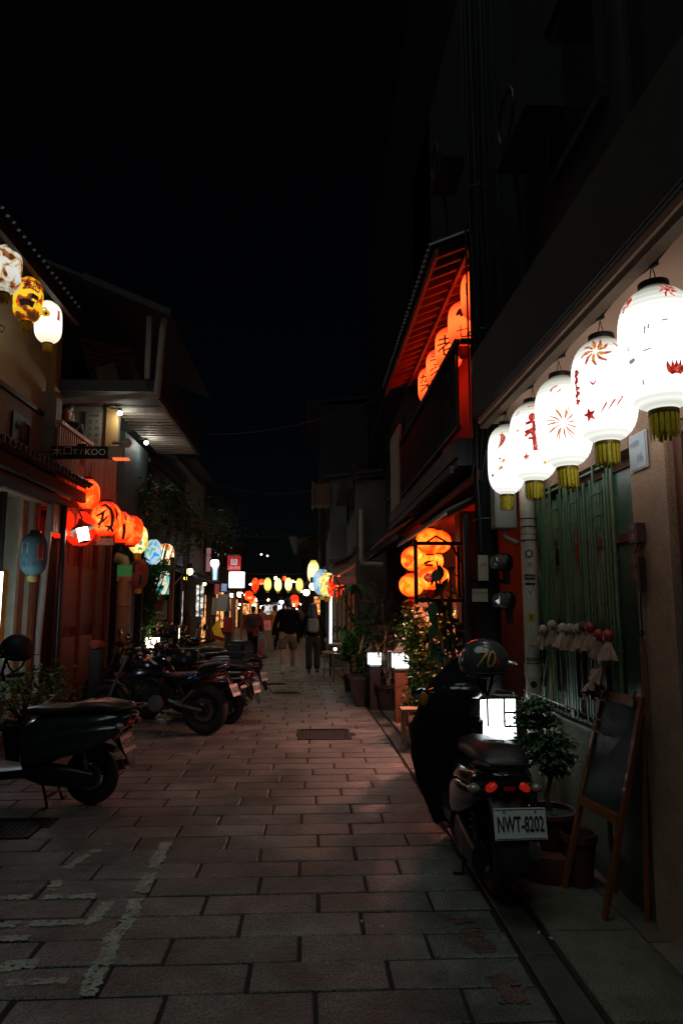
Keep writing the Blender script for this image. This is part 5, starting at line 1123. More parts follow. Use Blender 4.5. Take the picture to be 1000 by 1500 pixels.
tag(MB().b2((.45, 16.2, .7), (.5, 16.24, 2.0)).build('light_strip', M_lit), 'narrow glowing white panel beside the cafe curtains', 'lit sign')

for i, pts in enumerate(([(-3.0, 12.5, 4.9), (-.8, 12.3, 4.55), (1.2, 10.3, 4.9)], [(-3.3, 20, 5.4), (-1.2, 20.3, 4.9), (.7, 20, 5.2)], [(-3.6, 26, 4.6), (-1.6, 27, 4.2), (.3, 26, 4.7)])):
    A_, B_ = Vector(pts[0]), Vector(pts[2]); sag = (A_.z + B_.z) / 2 - pts[1][2]; P = [A_.lerp(B_, k / 12) - Vector((0, 0, 4 * sag * (k / 12) * (1 - k / 12))) for k in range(13)]
    tag(MB().tube([tuple(p) for p in P], .006, 5).build('overhead_cable', M_rope), ['dark cable over the lane from the vines to the right dark house', 'overhead cable near the telephone sign end of the lane', 'farthest overhead cable above the string of lanterns'][i], 'cable')

q = random.Random(77)
for side in (0, 1):
    for i in range(17):
        Y = q.uniform(25, 52); px = q.uniform(350, 405) if side == 0 else q.uniform(428, 476); py = q.uniform(845, 893); r = q.uniform(.035, .075)
        col = q.choice([(1, .82, .5), (1, .9, .72), (1, .7, .35), (.85, .95, 1)])
        t = tag(MB().ball(((px - 455) / 1000 * Y, Y, 1.6 + (888 - py) / 1000 * Y), r, 8, 6).build('far_bulb', glow('far_bulb_glow_%d' % int(col[2] * 100), col, 10, fade=0), smooth=True), ['tiny shop light in the far cluster on the left of the lane', 'tiny shop light in the far cluster on the right of the lane'][side], 'lamp', ['far left shop lights', 'far right shop lights'][side])
for i, (px, py, Y, w_, h_, m_, lb) in enumerate([(368, 892, 30, .7, .5, Lw, 'warm lit stall front far on the left'), (470, 893, 24, .5, .9, Lw, 'warm lit shop window behind the woman with the backpack'), (398, 893, 42, 1.0, .6, Lc, 'pale lit shop window at the far centre left'), (448, 893, 40, .7, .7, Lw, 'warm lit window at the far centre right'),
        (325, 893, 24, .3, 1.2, Lw, 'narrow warm lit doorway left of the wood posts'), (296, 880, 20.2, .25, .9, Lc, 'slim cool lit window under the vertical sign')]):
    x = (px - 455) / 1000 * Y; z = 1.6 + (888 - py) / 1000 * Y; t = thing('lit_window', lb, 'lit window', (x, Y, z), 0, kind='thing')
    MB().b2((x - w_ / 2, Y, z - h_ / 2), (x + w_ / 2, Y + .03, z + h_ / 2)).build('pane', m_, t)
    for k in range(3): MB().b2((x - w_ / 2 + k * w_ / 2 - .02, Y - .02, z - h_ / 2 - .02), (x - w_ / 2 + k * w_ / 2 + .02, Y - .002, z + h_ / 2 + .02)).build('mullion', M_wooddk, t)
    MB().b2((x - w_ / 2 - .05, Y - .04, z + h_ / 2 + .025), (x + w_ / 2 + .05, Y + .06, z + h_ / 2 + .08)).build('lintel', M_wooddk, t)
# ================================================================== two-wheelers (local: forward +Y, rear contact at the origin)
def local(t):
    T = WM[t.name].copy()
    def add(name, mb, m, par=None, **k):
        mb.v = [tuple(T @ Vector(v)) for v in mb.v]; return mb.build(name, m, par or t, **k)
    return add
M_rim = mat('dark_alloy_rim', (.06, .06, .062), .35, .8, var=.2)
M_disc = mat('steel_disc', (.3, .3, .3), .3, 1, var=.2)
M_tail = mat('red_tail_lens', (.16, .006, .006), .12, var=.2, emis=(1, .02, .01), es=.015, coat=.6)
M_taillit = mat('lit_red_tail_lens', (.3, .012, .006), .12, var=.2, scale=60, emis=(1, .03, .015), es=.12, coat=.6)
M_lens = mat('clear_lens', (.45, .4, .35), .08, .2, var=.4, scale=50, coat=1)
M_orlens = mat('orange_lens', (.45, .15, .03), .12, var=.3, coat=.6)
M_plate = mat('licence_plate_white', (.66, .67, .66), .45, var=.12, scale=14)
M_mirror = mat('mirror_glass', (.5, .5, .5), .03, 1, var=.02)
def wheel(add, y, r, w, spokes=5, x=0, wire=False, disc=True):
    ty = add('tyre', MB().torus((x, y, r), r - w * .5, w * .5, 'X', 34, 10), M_rubber, smooth=True)
    rm = MB().torus((x, y, r), r - w * 1.05, w * .16, 'X', 30, 6, sq=2.4)
    for k in range(spokes):
        a = 2 * math.pi * k / spokes + .3; R1 = r - w * 1.05
        if wire: rm.tube([(x + .02 * (-1) ** k, y, r), (x, y + R1 * math.cos(a), r + R1 * math.sin(a))], .0025, 4)
        else: rm.tube([(x, y + .03 * math.cos(a), r + .03 * math.sin(a)), (x, y + R1 * math.cos(a + .15), r + R1 * math.sin(a + .15))], [.017, .011], 6)
    rm.tube([(x - .05, y, r), (x + .05, y, r)], .035, 12); rmo = add('rim', rm, M_rim, smooth=True)
    if disc: add('brake_disc', MB().torus((x - .055, y, r), r * .36, r * .09, 'X', 26, 5, sq=.08), M_disc)
    return ty
def plate(t, add, c, w, h, txt, tilt=R(-12), back=True, size=None, yaw=0):
    """licence plate facing backwards (-Y), c in local coordinates"""
    M = Matrix.Translation(c) @ Matrix.Rotation(yaw, 4, 'Z') @ Matrix.Rotation(tilt, 4, 'X'); mb = MB(); b = MB().box((0, 0, 0), (w, .004, h), bev=.003); mb.add(b.v, b.f, M)
    p = add('licence_plate', mb, M_plate); T = WM[t.name] @ M
    ex = T.to_3x3() @ Vector((1, 0, 0)); ez = T.to_3x3() @ Vector((0, 0, 1)); o = T @ Vector((0, -.002, -.004))
    flat_text(txt, size or h * .68, o, ex, ez, M_ink, p, width=w * .88, bold=.0012, name='plate_number')
    rim = MB()
    for sx, sz, dx, dz in ((0, 1, w * .94, .003), (0, -1, w * .94, .003)): rim.box((sx * w * .47, -.0035, sz * h * .45), (dx, .001, dz))
    for sx in (-1, 1): rim.ball((sx * w * .3, -.004, h * .38), (.006, .003, .006), 8, 4)
    r2 = MB(); r2.add(rim.v, rim.f, M); add('plate_screws', r2, M_metal)
def mirror(add, bx, by, bz, tx, ty_, tz, r=.055, m=None):
    add('mirror_stalk', MB().tube([(bx, by, bz), (bx + (tx - bx) * .5, by + (ty_ - by) * .3, bz + (tz - bz) * .55), (tx, ty_, tz)], .006, 6), M_chrome if m else M_plastic, smooth=True)
    s = add('mirror_shell', MB().ball((tx, ty_, tz), (r * 1.25, .022, r), 14, 8), M_plastic, smooth=True)
    add('mirror_glass', MB().ball((tx, ty_ - .016, tz), (r * 1.08, .009, r * .84), 14, 6), M_mirror, par=s, smooth=True)
def scooter(name, label, loc, rz, group, body=M_paintblk, seatm=M_leather, ptxt='NWT-8202', ps=(.27, .15), pc=(0, -.40, .50), tailm=M_tail, front=True, box=False, ptilt=R(-14), centerstand=True, pyaw=0, mirrors=True, mg=0):
    t = thing(name, label, 'scooter', loc, rz, group); add = local(t)
    wheel(add, 0, .225, .105); wheel(add, 1.27, .225, .10)
    # rear fairing in two flanks, tail, seat
    add('rear_fairing', MB().loft([(-.36, 0, .70, .05, .03), (-.31, 0, .69, .12, .06), (-.18, 0, .65, .175, .105), (0, 0, .60, .20, .14), (.22, 0, .55, .205, .18), (.42, 0, .50, .18, .21), (.54, 0, .46, .14, .20), (.58, 0, .44, .08, .15)], 22, 2.8), body, smooth=True, ang=60)
    add('seat', MB().loft([(-.33, 0, .755, .08, .02), (-.29, 0, .775, .13, .04), (-.10, 0, .79, .155, .052), (.06, 0, .785, .16, .05), (.14, 0, .765, .16, .042), (.30, 0, .75, .145, .045), (.46, 0, .745, .115, .045), (.55, 0, .74, .07, .03)], 20, 2.6), seatm, smooth=True, ang=60)
    add('seat_seam', MB().tube([(-.135, -.12, .80), (-.05, -.02, .842), (.05, -.02, .842), (.135, -.12, .80)], .004, 5), M_plastic)
    add('grab_rail', MB().tube([(-.13, -.12, .74), (-.15, -.28, .775), (-.10, -.40, .785), (.10, -.40, .785), (.15, -.28, .775), (.13, -.12, .74)], .012, 8), M_plastic, smooth=True)
    for s in (-1, 1):
        add('side_panel', MB().loft([(-.28, s * .135, .62, .035, .03), (-.15, s * .165, .58, .045, .07), (.05, s * .185, .53, .04, .10), (.3, s * .19, .48, .03, .11), (.5, s * .16, .42, .02, .08)], 14, 2.4), body, smooth=True, ang=60)
        add('tail_light', MB().ball((s * .085, -.335, .665), (.036, .03, .022), 14, 8, Matrix.Rotation(s * .6, 4, 'Y')), tailm, smooth=True)
        add('indicator', MB().ball((s * .165, -.275, .645), (.035, .035, .026), 12, 8), M_lens, smooth=True)
    add('tail_centre', MB().box((0, -.345, .665), (.06, .05, .05), bev=.012), M_plastic)
    add('rear_mudguard', MB().loft([(-.26 + mg, 0, .60, .10, .03), (-.34 + mg, 0, .52, .095, .028), (-.42 + mg, 0, .40, .08, .02), (-.46 + mg, 0, .30, .055, .012)], 12, 3.5), M_plastic, smooth=True, ang=50)
    add('wheel_hugger', MB().loft([(-.20, 0, .43, .07, .02), (0, 0, .475, .075, .02), (.15, 0, .45, .07, .03)], 10, 3), M_plastic, smooth=True)
    plate(t, add, pc, ps[0], ps[1], ptxt, ptilt, yaw=pyaw)
    add('engine_case', MB().loft([(-.06, -.10, .22, .045, .06), (.1, -.11, .24, .06, .085), (.35, -.11, .26, .06, .09), (.5, -.09, .27, .04, .06)], 12, 3), M_plastic, smooth=True, ang=60)
    add('exhaust', MB().tube([(.11, .45, .19), (.13, .25, .17), (.135, .12, .20)], .02, 8).tube([(.135, .16, .20), (.145, -.22, .30)], [.045, .055], 14).tube([(.145, -.22, .30), (.146, -.25, .307)], [.03, .028], 12), M_metal, smooth=True)
    add('heat_shield', MB().loft([(-.18, .195, .30, .008, .045), (.12, .19, .22, .008, .045)], 10, 3), M_chrome, smooth=True)
    for s in (-1, 1): add('shock_absorber', MB().tube([(s * .10, .0, .26), (s * .11, .05, .52)], .014, 8).torus((s * .105, .03, .36), .026, .007, 'Z', 14, 6).torus((s * .105, .035, .40), .026, .007, 'Z', 14, 6).torus((s * .107, .04, .44), .026, .007, 'Z', 14, 6), M_metal if s < 0 else M_redp, smooth=True)
    if centerstand: add('centre_stand', MB().tube([(-.11, .36, .2), (-.13, .30, .01), (-.19, .30, .01)], .012, 6).tube([(.11, .36, .2), (.13, .30, .01), (.19, .30, .01)], .012, 6).tube([(-.12, .32, .08), (.12, .32, .08)], .01, 6), M_black)
    add('floorboard', MB().loft([(.5, 0, .27, .17, .05), (.7, 0, .25, .18, .045), (.92, 0, .27, .17, .06), (1.0, 0, .32, .13, .07)], 14, 4), M_plastic, smooth=True, ang=50)
    add('leg_shield', MB().loft([(.92, 0, .34, .16, .10), (.98, 0, .55, .205, .26), (1.03, 0, .66, .19, .26), (1.08, 0, .70, .13, .2), (1.11, 0, .72, .05, .1)], 18, 2.8), body, smooth=True, ang=60)
    add('glove_box', MB().box((0.0, .90, .72), (.27, .09, .24), bev=.025, rx=R(10)), M_plastic, smooth=True)
    add('front_mudguard', MB().loft([(1.04, 0, .44, .06, .02), (1.2, 0, .485, .075, .03), (1.38, 0, .45, .07, .025), (1.48, 0, .37, .05, .015)], 12, 2.6), body, smooth=True)
    for s in (-1, 1): add('fork_leg', MB().tube([(s * .075, 1.27, .225), (s * .07, 1.12, .6)], .018, 8), M_metal, smooth=True)
    add('handlebar_cover', MB().loft([(.84, 0, 1.0, .07, .03), (.88, 0, 1.0, .14, .055), (.96, 0, 1.0, .16, .075), (1.04, 0, .985, .13, .075), (1.08, 0, .97, .07, .05)], 16, 2.6), body, smooth=True, ang=60)
    add('instrument_panel', MB().ball((0, .885, 1.035), (.085, .03, .035), 14, 8), M_glassdk, smooth=True)
    add('handlebar', MB().tube([(-.33, .84, 1.0), (-.22, .92, .99), (0, .95, .985), (.22, .92, .99), (.33, .84, 1.0)], .012, 8), M_metal, smooth=True)
    for s in (-1, 1):
        add('grip', MB().tube([(s * .24, .905, .993), (s * .36, .82, 1.002)], .018, 10), M_rubber, smooth=True)
        add('brake_lever', MB().tube([(s * .2, .96, .985), (s * .28, .95, .975), (s * .36, .88, .975)], .006, 6), M_chrome, smooth=True)
        if mirrors: mirror(add, s * .2, .93, 1.02, s * .30, .93, 1.24, m=1)
    add('headlamp', MB().ball((0, 1.09, .90), (.085, .04, .06), 14, 8), M_lens, smooth=True)
    if box:
        add('top_case', MB().box((0, -.36, .97), (.38, .30, .26), bev=.05), M_plastic, smooth=True, ang=60); add('case_seam', MB().box((0, -.36, .95), (.388, .308, .012), bev=.004), M_metal)
        add('rack', MB().box((0, -.32, .825), (.2, .28, .02)), M_metal)
    return t
GP = 'two-wheelers parked on the left side'
# near right scooter, seen from behind
sc1 = scooter('scooter', 'black scooter with plate NWT-8202 parked at the right gutter, black cape over its front', (1.045, 4.02, 0), R(-2), None, tailm=M_taillit, ps=(.27, .15), pc=(.035, -.43, .51), ptilt=R(-10), mirrors=False, body=M_paintblk, pyaw=R(4))
add = local(sc1)
mirror(add, -.2, .93, 1.02, -.30, .80, 1.0, r=.05, m=1)
add('mirror_stalk', MB().tube([(.18, .93, 1.0), (.24, .90, 1.08), (.34, .86, 1.16)], .006, 6), M_chrome, smooth=True)
add('indicator', MB().ball((-.29, .78, .97), (.03, .012, .05), 10, 6), M_orlens, smooth=True)
add('centre_reflector', MB().box((0, -.372, .665), (.06, .008, .022), bev=.004), M_tail)
add('key_ring', MB().torus((.05, .85, .74), .02, .004, 'Y', 14, 6), M_metal)
# helmet resting on its handlebar
def helmet(label, loc, rz, m, visor=None, sc=1, rot=(0, 0)):
    t = thing('helmet', label, 'helmet', loc, rz); t.scale = (sc,) * 3; t.rotation_euler = (rot[0], rot[1], rz); WM[t.name] = Matrix.Translation(loc) @ t.rotation_euler.to_matrix().to_4x4() @ Matrix.Scale(sc, 4); add = local(t)
    bm = bmesh.new(); bmesh.ops.create_uvsphere(bm, u_segments=32, v_segments=20, radius=1)
    for v in bm.verts:
        z = v.co.z; v.co.x *= .128; v.co.y *= .145; v.co.z = z * .128 + (0 if z > -.35 else 0)
    geom = bm.verts[:] + bm.edges[:] + bm.faces[:]; bmesh.ops.bisect_plane(bm, geom=geom, plane_co=(0, .02, -.055), plane_no=(0, .35, -1), clear_outer=True)
    bm.verts.index_update(); mb = MB().add([tuple(v.co + Vector((0, 0, .06))) for v in bm.verts], [[v.index for v in f.verts] for f in bm.faces]); bm.free()
    add('shell', mb, m, smooth=True, ang=70)
    add('edge_trim', MB().torus((0, 0, .0), .125, .008, 'Z', 30, 6), M_rubber, smooth=True); add('lining', MB().ball((0, 0, .03), (.11, .125, .07), 16, 8), M_cloth, smooth=True)
    add('peak', MB().loft([(.10, 0, .07, .10, .01), (.16, 0, .055, .085, .008), (.19, 0, .04, .05, .005)], 12, 2.5), m, smooth=True)
    add('strap', MB().tube([(-.1, 0, .0), (-.06, 0, -.09), (0, .02, -.13), (.06, 0, -.09), (.1, 0, .0)], .009, 6), M_cloth)
    for s in (-1, 1): add('strap_button', MB().ball((s * .125, .0, .05), (.008, .016, .016), 10, 6), M_chrome, smooth=True)
    return t, add
h1, add = helmet('dark grey green helmet with a gold lettered 70 hanging over the scooter handlebar', (1.11, 4.42, 1.185), R(-75), mat('slate_helmet_gloss', (.05, .065, .065), .22, var=.1, coat=1), sc=1.12)
M_goldink = mat('gold_decal', (.5, .25, .05), .4, var=.2)
g = glyph(MB(), '70', .15, cut=.015); out = MB(); out.f = g.f
for x, y, _ in g.v:
    x = x * .8 + y * .35; a = math.atan2(-4.42, -1.11) + .12 - x * -1 / .15; zz = y + .025; k = math.sqrt(max(.05, 1 - (zz / .128) ** 2))
    out.v.append((1.11 + .150 * k * math.cos(a) * 1.03, 4.42 + .167 * k * math.sin(a) * 1.01, 1.252 + zz))
out.build('gold_number', M_goldink, h1)
MB().ball((1.11 + .05, 4.268, 1.255), (.012, .004, .026), 8, 6).build('red_decal', M_redp, h1)
# cape: a heavy black cloth over the front of the scooter
cp = MB(); prof = [(.0, .12), (.25, .30), (.45, .36), (.65, .38), (.85, .37), (.95, .34), (1.02, .27), (1.07, .20), (1.12, .10), (1.14, .02)]
n = 40
for i, (z, r) in enumerate(prof):
    for k in range(n):
        a = 2 * math.pi * k / n; q = 1 + .07 * math.sin(a * 5 + z * 3) * (1.2 - z) + .035 * math.sin(a * 9 + z * 11) + .02 * math.sin(a * 17 + z * 23)
        x = .965 + r * .66 * q * math.cos(a) + (.28 * (z - .6) if z > .6 else 0); y = 5.05 + r * .5 * q * math.sin(a) + .04 * math.sin(z * 9 + a)
        cp.v.append((x, y, z + .10 + .02 * math.sin(a * 3 + 1) + (.05 * math.cos(a - .3) if z > .8 else 0)))
for i in range(len(prof) - 1):
    for k in range(n): cp.f.append((i*n+k, i*n+(k+1) % n, (i+1)*n+(k+1) % n, (i+1)*n+k))
cp.f.append(tuple((len(prof)-1)*n + k for k in range(n)))
cpo = cp.build('scooter_cape', M_cloth, smooth=True, ang=70); tag(cpo, 'matte black cloth cape draped over the front of the NWT scooter', 'cape')

# near left scooter, side on
sc2 = scooter('scooter', 'black scooter side on at the near left, worn brown seat and plate starting MZ', (-1.78, 5.93, 0), R(84), GP, body=M_paintgrn, seatm=M_seatbr, ptxt='MZE-216', ps=(.25, .14), pc=(0, -.29, .49), mg=.12, ptilt=R(-22))
h2, add = helmet('matte black helmet hanging from the near left scooter, its strap dangling', (-2.42, 5.86, 1.19), R(60), mat('matte_black_helmet', (.012, .012, .013), .6, var=.2), sc=.98)
add('dangling_strap', MB().tube([(-.08, .02, -.02), (-.1, .03, -.12), (-.08, .02, -.2)], .012, 6), M_cloth)

# sporty motorcycle
def motorbike(name, label, loc, rz, group, body, tankm, seatm=M_leather, ptxt='LAB-530', accent=None):
    t = thing(name, label, 'motorcycle', loc, rz, group); add = local(t)
    wheel(add, 0, .31, .14, 5, disc=True); wheel(add, 1.36, .30, .11, 5)
    add('tank', MB().loft([(.46, 0, .72, .10, .06), (.54, 0, .78, .15, .10), (.68, 0, .83, .185, .125), (.84, 0, .84, .18, .12), (.95, 0, .82, .13, .09), (1.0, 0, .80, .07, .05)], 18, 2.5), tankm, smooth=True, ang=60)
    for s in (-1, 1): add('tank_shroud', MB().loft([(.62, s * .15, .74, .02, .05), (.82, s * .19, .72, .03, .09), (1.02, s * .18, .68, .03, .08), (1.15, s * .13, .66, .01, .03)], 12, 2.4), tankm, smooth=True, ang=60)
    add('fuel_cap', MB().lathe([(.05, 0), (.05, .012), (.04, .018)], 18, Matrix.Translation((0, .8, .955))), M_chrome, smooth=True)
    add('rider_seat', MB().loft([(.06, 0, .76, .10, .04), (.14, 0, .74, .13, .045), (.32, 0, .72, .14, .05), (.46, 0, .725, .10, .04)], 16, 2.6), seatm, smooth=True, ang=60)
    add('pillion_seat', MB().loft([(-.22, 0, .88, .06, .02), (-.16, 0, .875, .09, .035), (0, 0, .84, .11, .045), (.08, 0, .80, .10, .04)], 16, 2.6), seatm, smooth=True, ang=60)
    add('tail_fairing', MB().loft([(-.30, 0, .86, .03, .015), (-.22, 0, .83, .07, .04), (0, 0, .76, .12, .07), (.2, 0, .68, .13, .07), (.36, 0, .64, .10, .05)], 16, 2.6), body, smooth=True, ang=60)
    add('tail_light', MB().ball((0, -.285, .845), (.05, .02, .018), 12, 8), M_tail, smooth=True)
    add('engine', MB().box((0, .66, .42), (.30, .34, .30), bev=.04, rx=R(-12)).box((0, .78, .60), (.24, .18, .20), bev=.03, rx=R(-25)), M_rim, smooth=True)
    add('crankcase_cover', MB().tube([(-.15, .60, .38), (-.19, .60, .38)], [.11, .09], 20).tube([(.15, .62, .38), (.19, .62, .38)], [.11, .09], 20), M_metal, smooth=True)
    for i in range(6): add('cooling_fin', MB().box((0, .80 + .01 * i, .53 + i * .03), (.27, .2, .008), rx=R(-25)), M_metal)
    for s in (-1, 1):
        add('frame_spar', MB().tube([(s * .12, .36, .45), (s * .16, .5, .62), (s * .13, .78, .74), (s * .05, 1.02, .82)], .024, 8), M_black, smooth=True)
        add('swingarm', MB().tube([(s * .10, 0, .31), (s * .12, .25, .36), (s * .10, .44, .42)], [.02, .028, .03], 8), M_metal, smooth=True)
        add('fork_leg', MB().tube([(s * .09, 1.36, .30), (s * .09, 1.24, .58), (s * .09, 1.06, .96)], [.026, .024, .02], 10), M_metal, smooth=True)
        add('footpeg_bracket', MB().tube([(s * .14, .34, .42), (s * .17, .26, .40), (s * .16, .10, .56)], .013, 6).tube([(s * .16, .27, .40), (s * .26, .27, .40)], .014, 8), M_metal, smooth=True)
        mirror(add, s * .24, .96, 1.04, s * .34, .92, 1.22, r=.048)
        add('grip', MB().tube([(s * .26, .95, 1.03), (s * .38, .88, 1.02)], .018, 8), M_rubber, smooth=True)
        add('brake_lever', MB().tube([(s * .22, 1.0, 1.02), (s * .36, .94, 1.0)], .006, 6), M_chrome)
        add('indicator', MB().tube([(s * .05, -.2, .72), (s * .13, -.22, .72)], .006, 5).ball((s * .15, -.22, .72), (.03, .02, .018), 10, 6), M_orlens, smooth=True)
    add('handlebar', MB().tube([(-.30, .93, 1.03), (-.18, 1.0, 1.03), (0, 1.03, 1.0), (.18, 1.0, 1.03), (.30, .93, 1.03)], .012, 8), M_black, smooth=True)
    add('headlamp', MB().ball((0, 1.16, .86), (.10, .08, .10), 16, 10), M_plastic, smooth=True); add('instrument_panel', MB().box((0, 1.08, 1.01), (.16, .05, .09), rx=R(-40), bev=.01), M_glassdk)
    add('front_mudguard', MB().loft([(1.10, 0, .56, .05, .012), (1.25, 0, .625, .06, .02), (1.42, 0, .635, .06, .015), (1.55, 0, .59, .045, .01)], 10, 2.6), body, smooth=True)
    add('exhaust', MB().tube([(.12, .85, .42), (.14, .72, .24), (.15, .45, .2), (.16, .3, .24)], .022, 8).tube([(.16, .34, .23), (.17, -.08, .38)], [.045, .06], 14), M_metal, smooth=True)
    add('rear_mudguard', MB().loft([(-.26, 0, .78, .04, .02), (-.36, 0, .62, .06, .015), (-.42, 0, .50, .05, .01)], 10, 3), M_plastic, smooth=True)
    add('chain_guard', MB().box((-.11, .22, .42), (.02, .42, .05), rx=R(14), bev=.008), M_plastic)
    add('side_stand', MB().tube([(-.12, .48, .28), (-.26, .42, .01)], .013, 6).box((-.27, .42, .008), (.05, .07, .01)), M_metal)
    plate(t, add, (0, -.40, .56), .24, .15, ptxt, R(-24))
    if accent: add('accent_stripe', MB().box((-.135, .12, .73), (.004, .2, .03), rx=R(18)), accent)
    return t
motorbike('motorcycle', 'dark blue tanked motorcycle, nearest of the motorcycles on the left', (-1.32, 8.95, 0), R(74), GP, M_paintblk, mat('midnight_blue_tank', (.007, .011, .022), .18, var=.2, coat=1), accent=mat('blue_accent', (.02, .08, .4), .3))
s3 = scooter('scooter', 'scooter with reddish tail just behind the nearest motorcycle, plate 857', (-1.12, 9.75, 0), R(70), GP, body=mat('dark_maroon_paint', (.018, .004, .004), .25, coat=.7), ptxt='857-LRA', ps=(.2, .14), pc=(0, -.42, .5))
s4 = scooter('scooter', 'scooter with a big black top case in the row of two-wheelers', (-1.35, 10.35, 0), R(68), GP, box=True, ptxt='NKD-305', ps=(.2, .14), pc=(0, -.42, .5))
place_copy(s3, (-1.1, 11.3, 0), R(64), 'dark red scooter beyond the top case scooter, half hidden', GP)
s5 = scooter('scooter', 'farthest black scooter in the row, its tail sticking into the lane', (-1.42, 12.3, 0), R(60), GP, ptxt='MRB-889', ps=(.2, .14), pc=(0, -.42, .5))
place_copy(sc2, (-1.95, 13.4, 0), R(75), 'dark green scooter at the far end of the parked row', GP)
motorbike('motorcycle', 'black motorcycle between two scooters, mirrors up, mid row', (-1.9, 10.75, 0), R(78), GP, M_paintblk, M_paintblk, ptxt='KLA-070')
h3, _ = helmet('round black helmet on a mirror in the middle of the parked row', (-2.35, 11.6, 1.12), R(100), MATS['matte_black_helmet'])
st = thing('sticker_panel', 'black helmet box with round stickers on the parked row', 'storage box', (-1.95, 10.0, .8))
MB().b2((-2.1, 9.95, .80), (-1.6, 10.2, 1.0), bev=.03).build('box', M_plastic, st)
for i, (x, z, r, mm) in enumerate(((-2.0, .86, .035, M_paper), (-1.92, .90, .03, M_dollg), (-1.72, .93, .03, mat('olive_sticker', (.2, .25, .1), .6)), (-1.78, .85, .025, mat('blue_sticker', (.03, .15, .5), .5)), (-1.8, .97, .025, M_paper))):
    MB().lathe([(r, 0), (r, .004)], 14, Matrix.Translation((x, 9.95, z)) @ Matrix.Rotation(R(90), 4, 'X')).build('sticker', mm, st)
bk = thing('orange_tool_bag', 'small pinkish orange bag hanging by the red timber wall', 'bag', (-2.98, 9.9, 1.0))
MB().loft([(9.75, -2.98, 1.06, .05, .04), (9.8, -2.98, 1.07, .09, .065), (9.95, -2.98, 1.06, .09, .06), (10.0, -2.98, 1.05, .05, .04)], 12, 2.5).build('pouch', mat('salmon_cloth', (.42, .13, .07), .7, bump=.3), bk, smooth=True)
MB().b2((-3.06, 9.8, .2), (-2.9, 9.95, 1.0), bev=.02).build('bin_body', M_plastic, bk)
# ================================================================== people
def skin(name, joints, edges, m, parent, sub=2, smooth=True, root=0):
    """one continuous body surface grown over a jointed skeleton; joints: (x,y,z,rx,ry)"""
    me = bpy.data.meshes.new(name); me.from_pydata([j[:3] for j in joints], edges, []); ob = bpy.data.objects.new(name, me); COL.objects.link(ob)
    md = ob.modifiers.new('s', 'SKIN'); ly = me.skin_vertices[0] if me.skin_vertices else None
    if ly is None:
        bm = bmesh.new(); bm.from_mesh(me); bm.verts.layers.skin.verify(); bm.to_mesh(me); bm.free(); ly = me.skin_vertices[0]
    for i, j in enumerate(joints): ly.data[i].radius = (j[3], j[4] if len(j) > 4 else j[3]); ly.data[i].use_root = (i == root)
    md.use_smooth_shade = True
    if sub: u = ob.modifiers.new('u', 'SUBSURF'); u.levels = sub; u.render_levels = sub
    dg = bpy.context.evaluated_depsgraph_get(); m2 = bpy.data.meshes.new_from_object(ob.evaluated_get(dg)); m2.name = name
    bpy.data.objects.remove(ob); m2.materials.clear(); m2.materials.append(m); m2.polygons.foreach_set('use_smooth', [True] * len(m2.polygons))
    o = bpy.data.objects.new(name, m2); COL.objects.link(o); o.parent = parent; return o
M_skin = mat('skin', (.34, .17, .11), .5, var=.12, scale=9)
M_hair = mat('black_hair', (.012, .009, .008), .45, var=.4, scale=30, bump=.4)
M_khaki = mat('khaki_cotton', (.10, .075, .045), .8, var=.2, bump=.3)
M_sock = mat('white_sock', (.45, .45, .42), .8, var=.1)
M_shoe = mat('dark_shoe', (.03, .03, .03), .5)
